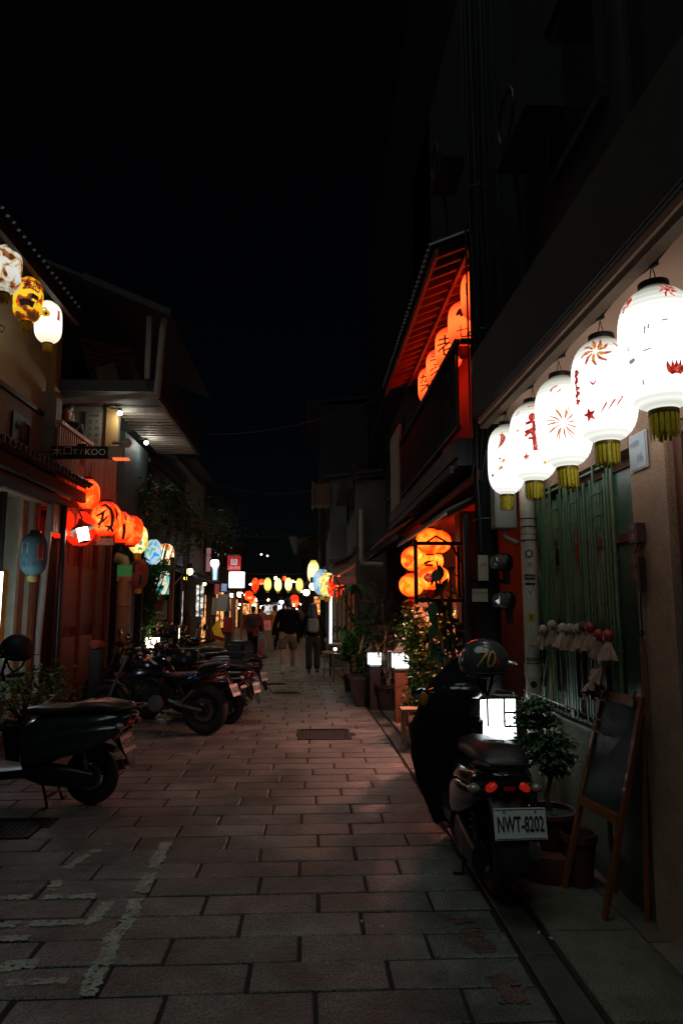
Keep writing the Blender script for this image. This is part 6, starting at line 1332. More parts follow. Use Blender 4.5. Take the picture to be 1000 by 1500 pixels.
def person(label, loc, rz, h, shirt, trousers, hair='short', shorts=False, gap=.09, stride=.1, backpack=None, sleeves=True, wide=1.0, armsout=.05, coat=False, longtrs=False, group=None, arms_fwd=0):
    t = thing('person', label, 'person', loc, rz, group); k = h / 1.75; w = wide
    def J(x, y, z, r, r2=None): return (x * k, y * k, z * k, r * k, (r2 or r) * k)
    # continuous body: pelvis, spine, neck, head, arms with hands, legs with feet
    st = stride
    js = [J(0, 0, .93, .14*w, .10), J(0, 0, 1.12, .125*w, .095), J(0, 0, 1.32, .15*w, .10), J(0, 0, 1.43, .10*w, .07), J(0, 0, 1.50, .052, .055), J(0, .01, 1.585, .072, .088), J(0, .01, 1.68, .07, .085)]
    ed = [(0, 1), (1, 2), (2, 3), (3, 4), (4, 5), (5, 6)]
    for s in (-1, 1):
        b = len(js); f = st * s; a = armsout
        js += [J(s * .175 * w, 0, 1.40, .058), J(s * (.22 * w + a * .5), -.01 + arms_fwd * .3, 1.14, .045), J(s * (.235 * w + a), .03 + arms_fwd, .92, .034), J(s * (.235 * w + a), .05 + arms_fwd, .83, .028, .04), J(s * (.232 * w + a), .06 + arms_fwd, .76, .018, .03)]
        ed += [(3, b), (b, b+1), (b+1, b+2), (b+2, b+3), (b+3, b+4)]
        b = len(js); js += [J(s * gap, f * .15, .86, .098, .1), J(s * (gap + .005), f * .6, .49, .06, .062), J(s * gap, f * .8 - .03, .30, .055, .058), J(s * gap, f - .02, .09, .036, .04), J(s * (gap + .01), f + .05, .045, .04, .032), J(s * (gap + .02), f + .15, .035, .036, .022)]
        ed += [(0, b), (b, b+1), (b+1, b+2), (b+2, b+3), (b+3, b+4), (b+4, b+5)]
    body = skin('body', js, ed, M_skin, t)
    # shirt or jacket
    e = .028
    js2 = [J(0, 0, .86 if not coat else .62, .165*w+e, .115+e), J(0, 0, 1.0, .165*w+e, .11+e), J(0, 0, 1.15, .15*w+e, .10+e), J(0, 0, 1.32, .165*w+e, .105+e), J(0, 0, 1.425, .12*w+e, .075+e), J(0, 0, 1.475, .06, .06)]
    ed2 = [(0, 1), (1, 2), (2, 3), (3, 4), (4, 5)]
    for s in (-1, 1):
        b = len(js2); a = armsout
        js2 += [J(s * .18 * w, 0, 1.405, .075), J(s * (.22 * w + a * .5), -.01 + arms_fwd * .3, 1.15, .062)] + ([J(s * (.236 * w + a), .03 + arms_fwd, .92, .05), J(s * (.236 * w + a), .04 + arms_fwd, .87, .045)] if sleeves else [])
        ed2 += [(4, b), (b, b+1)] + ([(b+1, b+2), (b+2, b+3)] if sleeves else [])
    skin('jacket' if sleeves else 'shirt', js2, ed2, shirt, t)
    js3 = [J(0, 0, .97, .155*w, .115), J(0, 0, .90, .155*w, .12)]; ed3 = [(0, 1)]
    for s in (-1, 1):
        f = st * s; b = len(js3)
        if shorts: js3 += [J(s * gap, f * .15, .80, .12, .12), J(s * (gap + .005), f * .45, .58, .105, .11), J(s * (gap + .005), f * .5, .54, .105, .11)]; ed3 += [(1, b), (b, b+1), (b+1, b+2)]
        else: js3 += [J(s * gap, f * .15, .80, .115, .12), J(s * (gap + .005), f * .6, .48, .085, .09), J(s * gap, f * .85 - .02, .22, .085, .09), J(s * gap, f - .01, .07, .09, .10)]; ed3 += [(1, b), (b, b+1), (b+1, b+2), (b+2, b+3)]
    skin('shorts' if shorts else 'trousers', js3, ed3, trousers, t)
    for s in (-1, 1):
        f = st * s
        sh = MB().loft([(q[0] * k, s * gap * k, q[1] * k, q[2] * k, q[3] * k) for q in ((f - .09, .05, .03, .03), (f - .05, .05, .047, .047), (f + .06, .045, .05, .042), (f + .15, .035, .045, .03), (f + .19, .03, .025, .018))], 12, 2.4)
        sh.v = [tuple(WM[t.name] @ Vector(v)) for v in sh.v]; sh.build('shoe', M_sock if shorts else M_shoe, t, smooth=True)
        if shorts: q = MB().tube([(s * gap * k, (f - .02) * k, .07 * k), (s * gap * k, (f - .025) * k, .2 * k)], [.043 * k, .048 * k], 12); q.v = [tuple(WM[t.name] @ Vector(v)) for v in q.v]; q.build('sock', M_sock, t, smooth=True)
    hm = MB()
    if hair == 'short': hm.ball((0, -.012 * k, 1.675 * k), (.088 * k, .10 * k, .10 * k), 16, 10).ball((0, -.04 * k, 1.60 * k), (.075 * k, .06 * k, .07 * k), 14, 8)
    else:
        hm.ball((0, -.035 * k, 1.685 * k), (.095 * k, .10 * k, .095 * k), 18, 10)
        hm.tube([(0, -.05 * k, 1.66 * k), (0, -.075 * k, 1.52 * k), (0, -.10 * k, 1.36 * k), (0, -.11 * k, 1.22 * k)], [.09 * k, .125 * k, .14 * k, .10 * k], 14)
    hm.v = [tuple(WM[t.name] @ Vector(v)) for v in hm.v]; hm.build('hair', M_hair, t, smooth=True)
    # face: nose, eyes, mouth, ears
    def fp(mb, nm, mm): mb.v = [tuple(WM[t.name] @ Vector(v)) for v in mb.v]; return mb.build(nm, mm, t, smooth=True)
    fp(MB().ball((0, .10 * k, 1.60 * k), (.012 * k, .018 * k, .022 * k), 8, 6), 'nose', M_skin)
    for s in (-1, 1): fp(MB().ball((s * .03 * k, .083 * k, 1.632 * k), (.013 * k, .008 * k, .007 * k), 8, 6), 'eye', M_ink); fp(MB().ball((s * .075 * k, 0, 1.615 * k), (.01 * k, .02 * k, .03 * k), 8, 6), 'ear', M_skin)
    fp(MB().ball((0, .088 * k, 1.558 * k), (.024 * k, .008 * k, .006 * k), 8, 6), 'mouth', mat('lips', (.35, .08, .07), .5))
    if backpack:
        fp(MB().loft([(-.26 * k, 0, 1.20 * k, .10 * k, .14 * k), (-.22 * k, 0, 1.20 * k, .14 * k, .18 * k), (-.15 * k, 0, 1.21 * k, .15 * k, .19 * k), (-.11 * k, 0, 1.21 * k, .13 * k, .18 * k)], 16, 4), 'backpack', backpack)
        for s in (-1, 1): fp(MB().tube([(s * .10 * k, -.13 * k, 1.36 * k), (s * .11 * k, -.04 * k, 1.47 * k), (s * .115 * k, .10 * k, 1.40 * k), (s * .11 * k, .12 * k, 1.2 * k)], .016 * k, 6), 'backpack_strap', backpack)
    return t
G_ = mat('grey_backpack', (.11, .11, .105), .8, var=.2)
person('man in a black jacket and khaki shorts walking away up the lane', (-.55, 17.0, 0), R(3), 1.80, M_cloth, M_khaki, shorts=True, stride=.16, wide=1.18, gap=.125, armsout=.06)
person('woman with long dark hair, grey backpack and wide black trousers walking away', (.07, 17.0, 0), R(-2), 1.66, M_cloth, mat('black_trousers', (.010, .010, .012), .8), hair='long', stride=.05, backpack=G_, gap=.10, armsout=.08)
person('person in a bright yellow jacket and dark trousers far down the lane', (-1.35, 26, 0), R(60), 1.62, mat('yellow_jacket', (.62, .30, .02), .6), M_cloth, gap=.08)
person('person in a dark red coat with dark straps standing on the left', (-1.85, 22.5, 0), R(10), 1.6, mat('dark_red_coat', (.22, .025, .02), .8), M_cloth, coat=True, backpack=mat('dark_brown_pack', (.04, .025, .02), .8), wide=1.35)
for i, (x, y, hh, c_, lb) in enumerate(((-1.55, 31, 1.65, (.05, .05, .06), 'person in dark grey far behind the walking man'), (-.95, 34, 1.7, (.16, .16, .17), 'person in a pale top far down the lane centre'), (-.5, 30, 1.66, (.03, .03, .05), 'dark figure between the couple far away'), (-2.0, 29, 1.6, (.25, .12, .13), 'person in dusty pink far on the left'))):
    person(lb, (x, y, 0), R(20 * i), hh, mat('far_top_%s' % 'abcd'[i], c_, .8), M_cloth)
# the woman on the balcony, leaning on the rail: same kind of body, raised on the floor
wb = person('woman in a dark sleeveless top leaning on the wooden balcony rail', (-3.52, 9.75, 2.85), R(-160), 1.66, mat('dark_top', (.02, .012, .014), .8), M_cloth, hair='long', sleeves=False, armsout=.02, arms_fwd=.10, stride=.03)

# ================================================================== plants
def leaf_mesh(l, w, bendz=.15, n=3, lobed=False):
    mb = MB()
    for i in range(n + 1):
        u = i / n; ww = w * math.sin(math.pi * min(.97, u * .92 + .05)) ** .8 * .5; z = -bendz * l * u * u
        mb.v += [(-ww, l * u, z + ww * .25), (0, l * u, z), (ww, l * u, z + ww * .25)]
    for i in range(n): a = 3 * i; mb.f += [(a, a+1, a+4, a+3), (a+1, a+2, a+5, a+4)]
    return mb
def scatter_leaves(mb, lm, pts, q, up=.2, sc=(.7, 1.2), droop=0):
    for p in pts:
        M = Matrix.Translation(p) @ Matrix.Rotation(q.uniform(0, 2 * math.pi), 4, 'Z') @ Matrix.Rotation(q.uniform(-.8, .9) - droop, 4, 'X') @ Matrix.Rotation(q.uniform(-.7, .7), 4, 'Y') @ Matrix.Scale(q.uniform(*sc), 4); mb.add(lm.v, lm.f, M)
    return mb
def pot(t, c, r, h, m, nm='pot'):
    T = Matrix.Translation(c); p = MB().lathe([(r * .7, 0), (r * .95, h * .85), (r * 1.06, h * .86), (r * 1.06, h), (r * .93, h), (r * .9, h * .85)], 24, T, cap=True).build(nm, m, t, smooth=True)
    MB().lathe([(0.001, h * .86), (r * .91, h * .87)], 20, T, cap=False).build('soil', M_soil, t); return p
def bush(t, c, rad, nleaf, lm, m, seed=0, clumps=8, nm='foliage', dens=.35, stems=True, z0=None, droop=0):
    q = random.Random(seed); pts = []; cl = []
    for i in range(clumps):
        a = q.uniform(0, 6.28); u = q.random() ** .6; cl.append(Vector((c[0] + rad[0] * u * math.cos(a), c[1] + rad[1] * u * math.sin(a), c[2] + rad[2] * q.uniform(-.9, 1))))
    for i in range(nleaf):
        k = cl[i % clumps]; v = Vector((q.gauss(0, 1), q.gauss(0, 1), q.gauss(0, 1))); pts.append(k + Vector((v.x * rad[0], v.y * rad[1], v.z * rad[2])) * dens * q.random() ** .3)
    o = scatter_leaves(MB(), lm, pts, q, droop=droop).build(nm, m, t); o['kind'] = 'stuff'
    if stems:
        s = MB(); base = Vector((c[0], c[1], z0 if z0 is not None else c[2] - rad[2]))
        for k in cl: s.tube([base + Vector((q.uniform(-.02, .02), q.uniform(-.02, .02), 0)), base.lerp(k, .5) + Vector((q.uniform(-.05, .05), q.uniform(-.05, .05), .03)), k], [.009, .006, .003], 5)
        s.build('stems', M_bark, t)
L_small = leaf_mesh(.05, .028); L_mid = leaf_mesh(.09, .045); L_big = leaf_mesh(.17, .10); L_long = leaf_mesh(.35, .035, .5, 4); L_palm = leaf_mesh(.38, .12, .35, 4)
# bonsai by the barred window
t = thing('bonsai_tree', 'small bushy potted tree with tiered crown before the barred window', 'potted tree', (1.47, 4.33, 0))
pot(t, (1.45, 4.3, .18), .16, .2, M_terra); MB().lathe([(.2, 0), (.21, .02), (.21, .16), (.19, .17)], 22, Matrix.Translation((1.45, 4.3, 0))).build('plinth', M_terra, t, smooth=True)
MB().tube([(1.46, 4.3, .37), (1.44, 4.3, .46), (1.48, 4.32, .55), (1.45, 4.31, .68), (1.44, 4.33, .85)], [.018, .015, .013, .011, .006], 8).build('trunk', M_bark, t, smooth=True)
for i, (x, y, z, r, rz_) in enumerate(((1.40, 4.32, .96, .10, .05), (1.37, 4.33, .86, .09, .05), (1.46, 4.35, .87, .09, .04), (1.38, 4.3, .75, .10, .05), (1.50, 4.33, .74, .12, .05), (1.42, 4.3, .66, .12, .05), (1.53, 4.3, .64, .09, .045), (1.50, 4.33, .58, .07, .04))):
    q = random.Random(i + 40); pts = [Vector((x, y, z)) + Vector((q.gauss(0, .45) * r, q.gauss(0, .45) * r, abs(q.gauss(0, .6)) * rz_)) for _ in range(650)]
    o = scatter_leaves(MB(), leaf_mesh(.034, .02, n=2), pts, q).build('leaf_tier', mat('bonsai_leaf', (.07, .19, .055), .45, var=.6, scale=18), t); o['kind'] = 'stuff'
for i, (x, y, r, h, lb) in enumerate(((1.56, 4.12, .10, .30, 'empty terracotta pot standing by the easel leg'), (1.32, 4.52, .11, .42, 'dark brown pot hidden behind the licence plate'))):
    t = thing('flower_pot', lb, 'pot', (x, y, 0)); pot(t, (x, y, 0), r, h, M_terra if i == 0 else M_wooddk)
# green shrub by the near left scooter
t = thing('potted_shrub', 'bright green leafy shrub behind the near left scooter', 'plant', (-2.95, 7.5, .0))
pot(t, (-2.95, 7.5, .0), .24, .4, M_plastic); bush(t, (-2.98, 7.5, .62), (.42, .3, .28), 1500, L_small, M_leaf, 3, 22, z0=.38)
# plants along the right footway
def potted(label, x, y, r, h, pm, bc, rad, n, lm, m, seed, clumps=9, cat='plant', **k):
    t = thing('potted_plant', label, cat, (x, y, 0)); pot(t, (x, y, 0), r, h, pm); bush(t, (x, y, bc), rad, n, lm, m, seed, clumps, z0=h * .85, **k); return t
potted('yellow green leafy shrub lit by the standing lamp box', 1.45, 8.9, .16, .35, M_terra, .95, (.24, .24, .45), 950, L_mid, M_leaf, 5, 14)
potted('low feathery plant beside the wooden stool', 1.3, 8.45, .13, .2, M_terra, .42, (.2, .15, .18), 420, L_small, M_leaf, 6)
potted('spiky reddish grass like plant in the middle of the row', 1.22, 10.9, .2, .4, M_plastic, 1.35, (.28, .28, .38), 150, L_long, mat('reddish_blade', (.12, .09, .035), .5, var=.6, scale=9), 7, 9)
potted('tall green leafy shrub above the big black planter', 1.0, 12.1, .3, .45, M_plastic, 1.05, (.34, .32, .5), 800, L_mid, M_leaf, 8, 12)
potted('dense dark shrub beyond the lamp boxes', 1.55, 10.4, .2, .4, M_terra, 1.1, (.3, .3, .5), 420, L_mid, M_leafd, 9, 12)
potted('small variegated plant glowing beside the cafe stools', .78, 13.3, .16, .3, M_plastic, .72, (.16, .16, .2), 130, L_big, M_leafy, 10, 6)
potted('bushy yellow green plant under the round lantern cluster', 1.3, 7.7, .16, .4, M_terra, 1.15, (.24, .25, .4), 800, L_mid, M_leafy, 11, 12)
# broad leaved palm like plant: each leaf its own piece
def leafy(label, base, leaves, lm, m, stemr=.018, cat='plant', potr=.2, poth=.35, hang=False):
    t = thing('broad_leaf_plant', label, cat, base)
    pot(t, base, potr, poth, M_plastic)
    lo = None
    for (stem, lst) in leaves:
        MB().tube([Vector(base) + Vector((0, 0, poth * .85))] + [Vector(p) for p in stem], [stemr] + [stemr * .7] * (len(stem) - 1) + [stemr * .4], 7).build('stem', M_bark, t, smooth=True)
        for (p, az, el, sc) in lst:
            rot = (Matrix.Rotation(az, 4, 'Z') @ Matrix.Rotation(el, 4, 'X')).to_euler()
            if lo is None: lo = MB(); lo.v = list(lm.v); lo.f = list(lm.f); lo = lo.build('leaf', m, t, origin=False, world=False, smooth=True); lo.location = Vector(p) - Vector(base); lo.rotation_euler = rot; lo.scale = (sc,) * 3
            else: twin(lo, Vector(p) - Vector(base), rot=rot, sc=(sc,) * 3)
    return t
q = random.Random(5)
leafy('broad leaved plant reaching into the lane left of the potted row', (.95, 12.0, 0), [([(.88, 12, 1.2), (.80, 12, 1.75), (.76, 12, 1.95)], [((.76, 12, 1.95), a, q.uniform(-.5, .3), q.uniform(.8, 1.2)) for a in [i * .7 for i in range(9)]]),
      ([(.9, 11.9, .8), (.75, 11.9, 1.1), (.62, 11.9, 1.2)], [((.62, 11.9, 1.2), a, q.uniform(-.6, .2), .8) for a in [i * .9 for i in range(7)]])], L_palm, M_leaf)
leafy('dark leaved branch plant silhouetted against the cafe lanterns', (.9, 12.9, 0), [([(.85, 12.9, 1.2), (.6, 12.9, 1.9), (.42, 12.9, 2.2)], [((.42 + .05 * i, 12.9, 2.2 - .12 * i), q.uniform(0, 6), q.uniform(-.8, .4), .5) for i in range(9)]),
      ([(.8, 12.9, .9), (.6, 12.9, 1.15), (.5, 12.9, 1.25)], [((.5 + .06 * i, 12.9, 1.25 - .03 * i), q.uniform(0, 6), q.uniform(-.8, .4), .5) for i in range(8)])], L_palm, M_leafd)
# rubber plant silhouettes beside the pole
lv = []
for (x0, z0, x1, z1, n_) in ((1.2, 1.1, 1.02, 1.72, 14), (1.22, 1.1, 1.12, 2.0, 18), (1.24, 1.0, 1.24, 1.95, 16), (1.22, .9, 1.30, 1.5, 14), (1.2, .8, 1.05, 1.35, 12)):
    st_ = [(x0 + (x1 - x0) * u, 6.05 + q.uniform(-.05, .05), z0 + (z1 - z0) * u) for u in (.3, .6, 1)]
    lv.append((st_, [((x0 + (x1 - x0) * (.2 + .85 * i / n_) + q.uniform(-.05, .05), 6.05 + q.uniform(-.1, .1), z0 + (z1 - z0) * (.2 + .85 * i / n_)), q.uniform(0, 6.28), q.uniform(-1.3, .1), q.uniform(.6, 1.05)) for i in range(n_)]))
leafy('large dark rubber plant silhouetted between the pole and the orange lanterns', (1.25, 6.05, 0), lv, L_big, M_leafd, potr=.18, poth=.4)
# boxes of climbing plants on the left: vines and bougainvillea overhead
def vine(label, cs, n, m, seed, lm=L_mid, cat='climbing plant', flowers=0, base=None):
    t = thing('climbing_vine', label, cat, base or (cs[0][0], cs[0][1], 0)); q = random.Random(seed); mb = MB(); fl = MB(); st = MB()
    for c_ in cs:
        pts = [Vector((c_[0] + q.gauss(0, .4) * c_[3], c_[1] + q.gauss(0, .4) * c_[4], c_[2] + q.gauss(0, .4) * c_[5])) for _ in range(n)]; scatter_leaves(mb, lm, pts, q)
        if flowers: scatter_leaves(fl, L_small, [pts[q.randrange(n)] + Vector((0, -.05, 0)) for _ in range(flowers)], q, sc=(1, 1.8))
    for k in range(6): st.tube([(t.location.x + q.uniform(-.1, .1), t.location.y + q.uniform(-.1, .1), .05)] + [(c_[0] + q.uniform(-.3, .3) * c_[3], c_[1] + q.uniform(-.3, .3) * c_[4], c_[2]) for c_ in sorted(cs, key=lambda c: c[2])], .012, 5)
    o = mb.build('foliage', m, t); o['kind'] = 'stuff'; st.build('stems', M_bark, t)
    if flowers: o = fl.build('flowers', mat('magenta_bract', (.35, .02, .06), .6, var=.4), t); o['kind'] = 'stuff'
vine('leafy vine climbing around the patterned lanterns and turquoise panel', [(-3.05, 13.3, 2.0, .25, .3, .35), (-3.05, 13.2, 1.4, .2, .3, .4), (-3.0, 13.6, 2.35, .35, .3, .2), (-3.1, 12.9, .9, .2, .3, .4)], 330, M_leaf, 21)
vine('dark bougainvillea with a few magenta bracts overhanging the left side', [(-2.9, 13.0, 3.6, .7, .6, .5), (-2.7, 14.0, 3.35, .8, .7, .45), (-2.5, 16.0, 3.5, 1.0, .9, .6), (-2.7, 18.5, 3.7, 1.0, 1, .7), (-3.0, 12.0, 3.4, .5, .5, .5)], 520, M_leafd, 22, flowers=26, base=(-3.3, 13.0, 0))
vine('small flowering creeper on the beam over the dark left house', [(-2.75, 15.3, 2.95, .3, .3, .3)], 120, M_leaf, 23, flowers=30)
# ================================================================== things on the right footway
def lampbox(label, x, y, z, w, h, stand=None, rz=0, roof=False, cells='wide', es=2):
    t = thing('lamp_box', label, 'lantern lamp', (x, y, 0), rz, 'square lamp boxes on the right footway'); add = local(t)
    gm = glow('white_lamp_paper_%d' % (es * 10), (.9, 1, .99), es, fade=0)
    for s, (dx, dy, ax) in enumerate(((0, -w/2, 0), (0, w/2, 0), (-w/2, 0, 1), (w/2, 0, 1))):
        mb = MB().box((dx, dy, z + h/2), (w - .02, .004, h - .02) if ax == 0 else (.004, w - .02, h - .02)); add('paper_pane', mb, gm)
    for sx in (-1, 1):
        for sy in (-1, 1): add('corner_post', MB().box((sx * w/2, sy * w/2, z + h/2), (.014, .014, h)), M_black)
    for k, zz in enumerate((z, z + h)):
        for sx in (-1, 1): add('rail', MB().box((0, sx * w/2, zz), (w + .014, .014, .012)).box((sx * w/2, 0, zz), (.014, w + .014, .012)), M_black)
    for a, b, c_, d in ((-.2, 1, .28, .28), (.2, 1, .28, .28)): add('muntin', MB().box((a * w, -w/2 - .004, z + h * .66), (.014, .006, h * .66)), M_black)
    for f in (.33, .66): add('muntin', MB().box((.35 * w, -w/2 - .004, z + h * f), (.3 * w, .006, .014)), M_black)
    add('slatted_top' if not roof else 'tin_roof', MB().box((0, 0, z + h + .014), (w + .02, w + .02, .014)) if not roof else MB().lathe([(w * .85, z + h + .01), (.03, z + h + .14)], 4, Matrix.Rotation(R(45), 4, 'Z')), M_woodlt if not roof else M_black)
    for i in range(3):
        if not roof: add('top_slat', MB().box((-.3 * w + .3 * w * i, 0, z + h + .028), (.03, w, .01)), M_woodlt)
    add('stand', MB().b2((-w * .4, -w * .4, .0), (w * .4, w * .4, z - .012)), stand or M_plastic)
    return t
lampbox('largest glowing lamp box with muntin bars, behind the NWT scooter', 1.32, 5.1, .66, .30, .29, es=3)
lampbox('glowing lamp box on a rusty orange stand beside the leafy shrub', 1.27, 9.75, .74, .22, .21, stand=mat('rusty_orange_stand', (.14, .05, .025), .8, var=.5, scale=7, bump=.4), roof=True)
lampbox('farther glowing lamp box with plant shadows, above the black planter', 1.02, 11.0, .68, .2, .2, stand=M_plastic, roof=True)
t = thing('square_planter', 'big black square planter at the edge of the gutter', 'planter', (.95, 11.3, 0)); MB().lathe([(.36, 0), (.46, .42), (.48, .42), (.48, .46), (.44, .46)], 4, Matrix.Translation((.98, 11.5, .01)) @ Matrix.Rotation(R(45), 4, 'Z')).build('tub', M_plastic, t)
t = thing('wooden_stool', 'low wooden stool among the pots under the shrub', 'stool', (1.2, 8.1, 0)); MB().b2((1.05, 8.0, .4), (1.35, 8.25, .43)).build('seat', M_woodlt, t)
for sx in (1.07, 1.31):
    for sy in (8.02, 8.21): MB().b2((sx, sy, .01), (sx + .03, sy + .03, .398)).build('leg', M_woodlt, t)
for i, (x, y, lb) in enumerate(((.42, 15.6, 'round topped cafe stool nearest the walking woman'), (.62, 14.9, 'square topped cafe stool right of the first stool'), (.9, 15.4, 'cafe stool under the dark table edge'))):
    t = thing('cafe_stool', lb, 'stool', (x, y, 0), 0, 'stools at the cafe front'); MB().lathe([(.15, .55), (.16, .56), (.16, .59), (.15, .6)], 18 if i != 1 else 4, Matrix.Translation((x, y, 0))).build('seat', M_woodlt if i != 1 else M_metal, t)
    for k in range(4): a = .78 + k * 1.571; MB().tube([(x + .1 * math.cos(a), y + .1 * math.sin(a), .55), (x + .17 * math.cos(a), y + .17 * math.sin(a), .01)], .011, 6).build('leg', M_metal, t)
    MB().torus((x, y, .22), .14, .007, 'Z', 18, 5).build('foot_ring', M_metal, t)
t = thing('cafe_table', 'dark cafe table with pale top by the curtained front', 'table', (.75, 16.0, 0)); MB().b2((.42, 15.8, .72), (1.1, 16.3, .75)).build('tabletop', M_woodlt, t)
for sx in (.45, 1.05):
    for sy in (15.83, 16.25): MB().b2((sx, sy, .01), (sx + .03, sy + .03, .718)).build('leg', M_black, t)
MB().tube([(.88, 10.6, .02), (.86, 10.2, .03)], .005, 5)
# easel chalkboard
t = thing('chalkboard_easel', 'wooden easel holding a dark chalkboard, leaning by the rough column', 'easel', (1.55, 3.8, 0))
def pl(u, v):   # u along the board (far -> near), v up the board
    b0 = Vector((1.455, 4.10, 0)); b1 = Vector((1.52, 3.66, 0)); t0 = Vector((1.66, 3.90, 1.13)); t1 = Vector((1.665, 3.41, 1.15)); return (b0.lerp(b1, u)).lerp(t0.lerp(t1, u), v)
nrm = (pl(1, .5) - pl(0, .5)).cross(pl(.5, 1) - pl(.5, 0)).normalized()
if nrm.x > 0: nrm = -nrm
def slab(u0, u1, v0, v1, off, th):
    c_ = [pl(u0, v0), pl(u1, v0), pl(u1, v1), pl(u0, v1)]; return MB().add([tuple(p + nrm * off) for p in c_] + [tuple(p + nrm * (off + th)) for p in c_], [(0,3,2,1),(4,5,6,7),(0,1,5,4),(1,2,6,5),(2,3,7,6),(3,0,4,7)])
M_easel = mat('orange_brown_easel_wood', (.30, .085, .028), .4, var=.3, scale=5, bump=.2, stretch=(5, 5, .7), coat=.2)
slab(0, .075, 0, 1.0, 0, .022).build('leg', M_easel, t); slab(.925, 1, 0, 1.0, 0, .022).build('leg', M_easel, t)
slab(.076, .924, .955, 1.0, .001, .02).build('top_rail', M_easel, t); slab(.076, .924, .43, .475, .001, .026).build('bottom_rail', M_easel, t)
bd = slab(.076, .924, .476, .954, .004, .008).build('chalkboard', mat('smeared_chalkboard', (.035, .042, .045), .35, var=.7, scale=3, bump=.05), t)
o_ = pl(.5, .74) + nrm * .0125; ex_ = (pl(1, .5) - pl(0, .5)).normalized(); ey_ = (pl(.5, 1) - pl(.5, .5)).normalized()
M_chalk = mat('faint_chalk', (.10, .11, .12), .9, var=.5, scale=30); flat_text('休 Soon', .07, o_, ex_, ey_, M_chalk, bd, off=.001); flat_text('今天', .08, pl(.5, .88) + nrm * .0125, ex_, ey_, mat('faint_pink_chalk', (.12, .05, .07), .9), bd, off=.001)
for u in (.14, .78): slab(u, u + .12, .95, .985, .024, .012).build('clip', M_metal, t); MB().tube([pl(u + .06, .98) + nrm * .03, pl(u + .06, 1.02) + nrm * .02], .006, 5).build('clip_handle', M_metal, t)
for u in (.1, .9): MB().tube([pl(u, .93) - nrm * .02, pl(u, .5) - nrm * .12 + Vector((0, 0, -.1)), Vector((1.72, pl(u, 0).y - .05, .01))], .014, 6).build('rear_leg', M_easel, t)
# umbrella and sticks behind the bonsai
t = thing('leaning_sticks', 'thin pale sticks leaning between the downpipe and the bonsai', 'sticks', (1.55, 4.7, .5))
for (a, b_) in (((1.52, 4.62, .0), (1.66, 4.75, 1.18)), ((1.6, 4.5, .0), (1.64, 4.7, 1.15)), ((1.45, 4.75, .2), (1.66, 4.82, 1.25))): MB().tube([a, b_], .006, 6).build('stick', M_paper, t)
# ================================================================== odds and ends on the left
t = thing('leaning_plank', 'pale surfboard shaped plank leaning on the dark left house', 'plank', (-2.95, 16, 0))
MB().prism([(-.16, 0), (.16, 0), (.14, .8), (.02, 1.42), (-.15, 1.45)], .03, Matrix.Translation((-2.93, 15.9, .05)) @ Matrix.Rotation(R(8), 4, 'Y') @ Matrix.Rotation(R(90), 4, 'X')).build('plank_body', mat('salmon_plank', (.42, .24, .14), .6, var=.2), t)
MB().prism([(-.015, 0), (.015, 0), (-.06, 1.44), (-.09, 1.44)], .006, Matrix.Translation((-2.93, 15.864, .05)) @ Matrix.Rotation(R(8), 4, 'Y') @ Matrix.Rotation(R(90), 4, 'X')).build('dark_stripe', M_ink, t)
t = thing('timber_post', 'orange brown timber post beside the turquoise lit panel', 'post', (-2.86, 14.2, 0)); MB().b2((-2.88, 14.15, .05), (-2.79, 14.24, 2.6)).build('shaft', M_orangewood, t); MB().tube([(-2.83, 14.2, 2.0), (-2.65, 14.2, 2.2)], .02, 6).build('brace', M_woodlt, t)
t = thing('slatted_boards', 'brown upright boards under the red and white notice', 'boards', (-3.0, 14, 0))
for i in range(4): MB().b2((-3.13 + i * .075, 14.0, .1), (-3.065 + i * .075, 14.02, 1.3)).build('board', M_orangewood, t)
t = thing('floor_lamp_box', 'glowing low lamp behind the parked motorcycles', 'lantern lamp', (-2.95, 13.1, .5)); MB().b2((-3.06, 13.0, .78), (-2.82, 13.15, 1.02)).build('lit_pane', glow('warm_floor_lamp', (1, .9, .62), 4, fade=0), t)
for sx in (-3.06, -2.94, -2.83): MB().b2((sx - .008, 12.985, .76), (sx + .008, 12.998, 1.04)).build('bar', M_redp, t)
MB().b2((-3.08, 12.98, .4), (-2.8, 13.17, .755)).build('base', M_wooddk, t)
t = thing('floor_lamp_box', 'second low white lamp further along behind the scooters', 'lantern lamp', (-2.95, 16.2, .5)); MB().b2((-3.0, 16.0, .8), (-2.86, 16.1, 1.1)).build('lit_pane', MATS['warm_floor_lamp'], t); MB().b2((-3.0, 16.0, .05), (-2.86, 16.1, .795)).build('base', M_wooddk, t)
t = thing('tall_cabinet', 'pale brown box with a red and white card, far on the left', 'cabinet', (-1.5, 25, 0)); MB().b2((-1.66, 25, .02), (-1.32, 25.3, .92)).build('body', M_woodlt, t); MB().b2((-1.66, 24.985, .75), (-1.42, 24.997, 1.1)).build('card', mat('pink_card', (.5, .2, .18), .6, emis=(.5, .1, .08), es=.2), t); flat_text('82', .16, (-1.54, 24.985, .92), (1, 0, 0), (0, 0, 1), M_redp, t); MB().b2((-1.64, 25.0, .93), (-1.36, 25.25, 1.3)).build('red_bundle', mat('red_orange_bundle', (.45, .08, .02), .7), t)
t = thing('fire_extinguisher', 'red fire extinguisher standing at the left by the red coated person', 'fire extinguisher', (-1.55, 22, 0)); MB().lathe([(.07, 0), (.075, .02), (.075, .42), (.03, .5), (.03, .54)], 16, Matrix.Translation((-1.55, 22, .03))).build('cylinder', M_redp, t, smooth=True); MB().tube([(-1.55, 22, .57), (-1.47, 22, .55), (-1.46, 22, .3)], .012, 6).build('hose', M_rubber, t)
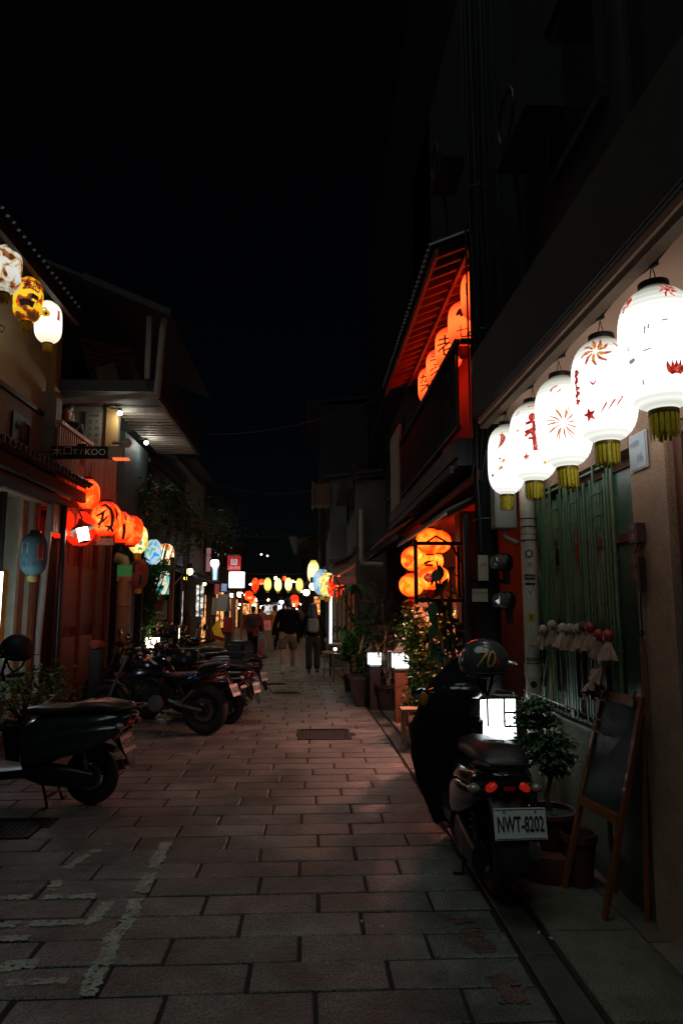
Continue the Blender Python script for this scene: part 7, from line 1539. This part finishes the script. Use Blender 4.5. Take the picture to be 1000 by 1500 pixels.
t = thing('cloth_sack', 'pale bluish cloth sack slumped at the left of the lane', 'sack', (-1.6, 23, 0)); MB().lathe([(.18, 0), (.22, .1), (.2, .35), (.13, .55), (.08, .66), (.1, .7)], 16, Matrix.Translation((-1.62, 23, .02))).build('sack_body', mat('pale_blue_cloth', (.30, .34, .38), .8, bump=.5, bscale=12), t, smooth=True); MB().tube([(-1.66, 23, .72), (-1.6, 22.98, .69)], .06, 8).build('tied_neck', MATS['pale_blue_cloth'], t)
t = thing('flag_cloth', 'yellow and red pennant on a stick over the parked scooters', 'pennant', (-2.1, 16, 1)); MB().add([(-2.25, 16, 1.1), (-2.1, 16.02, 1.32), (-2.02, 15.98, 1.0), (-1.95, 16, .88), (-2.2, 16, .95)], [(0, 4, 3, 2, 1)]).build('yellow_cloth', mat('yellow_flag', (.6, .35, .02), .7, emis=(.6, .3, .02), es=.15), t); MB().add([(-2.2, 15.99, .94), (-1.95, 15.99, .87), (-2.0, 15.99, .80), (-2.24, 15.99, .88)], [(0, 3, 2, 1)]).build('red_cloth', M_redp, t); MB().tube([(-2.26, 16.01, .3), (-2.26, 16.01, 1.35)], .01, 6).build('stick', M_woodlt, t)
t = thing('red_cabinet', 'dull red cabinet on the left under the warm lamps', 'cabinet', (-2.6, 22, 0)); MB().b2((-2.75, 22, .8), (-2.45, 22.4, 1.25), bev=.01).build('body', M_redp, t); MB().b2((-2.7, 22.05, .02), (-2.5, 22.35, .795)).build('base', M_wooddk, t)
for i, x in enumerate((-2.45, -2.2)): tag(MB().b2((x, 21.9, .02), (x + .07, 21.97, 2.0)).build('wood_post', M_orangewood), ['left one of two orange lit wood posts under the warm lamps', 'right one of two orange lit wood posts under the warm lamps'][i], 'post', 'wood posts under the warm lamps')
t = thing('far_stall', 'dim market stall with a grey blue awning at the far end', 'stall', (-2.0, 38, 0)); sheet(MB(), 37, 39, -3.2, 2.0, -1.9, 1.75).build('awning', M_metal, t)
for x in (-3.1, -2.0): MB().b2((x, 37.1, .02), (x + .05, 37.15, 1.8)).build('leg', M_metal, t)
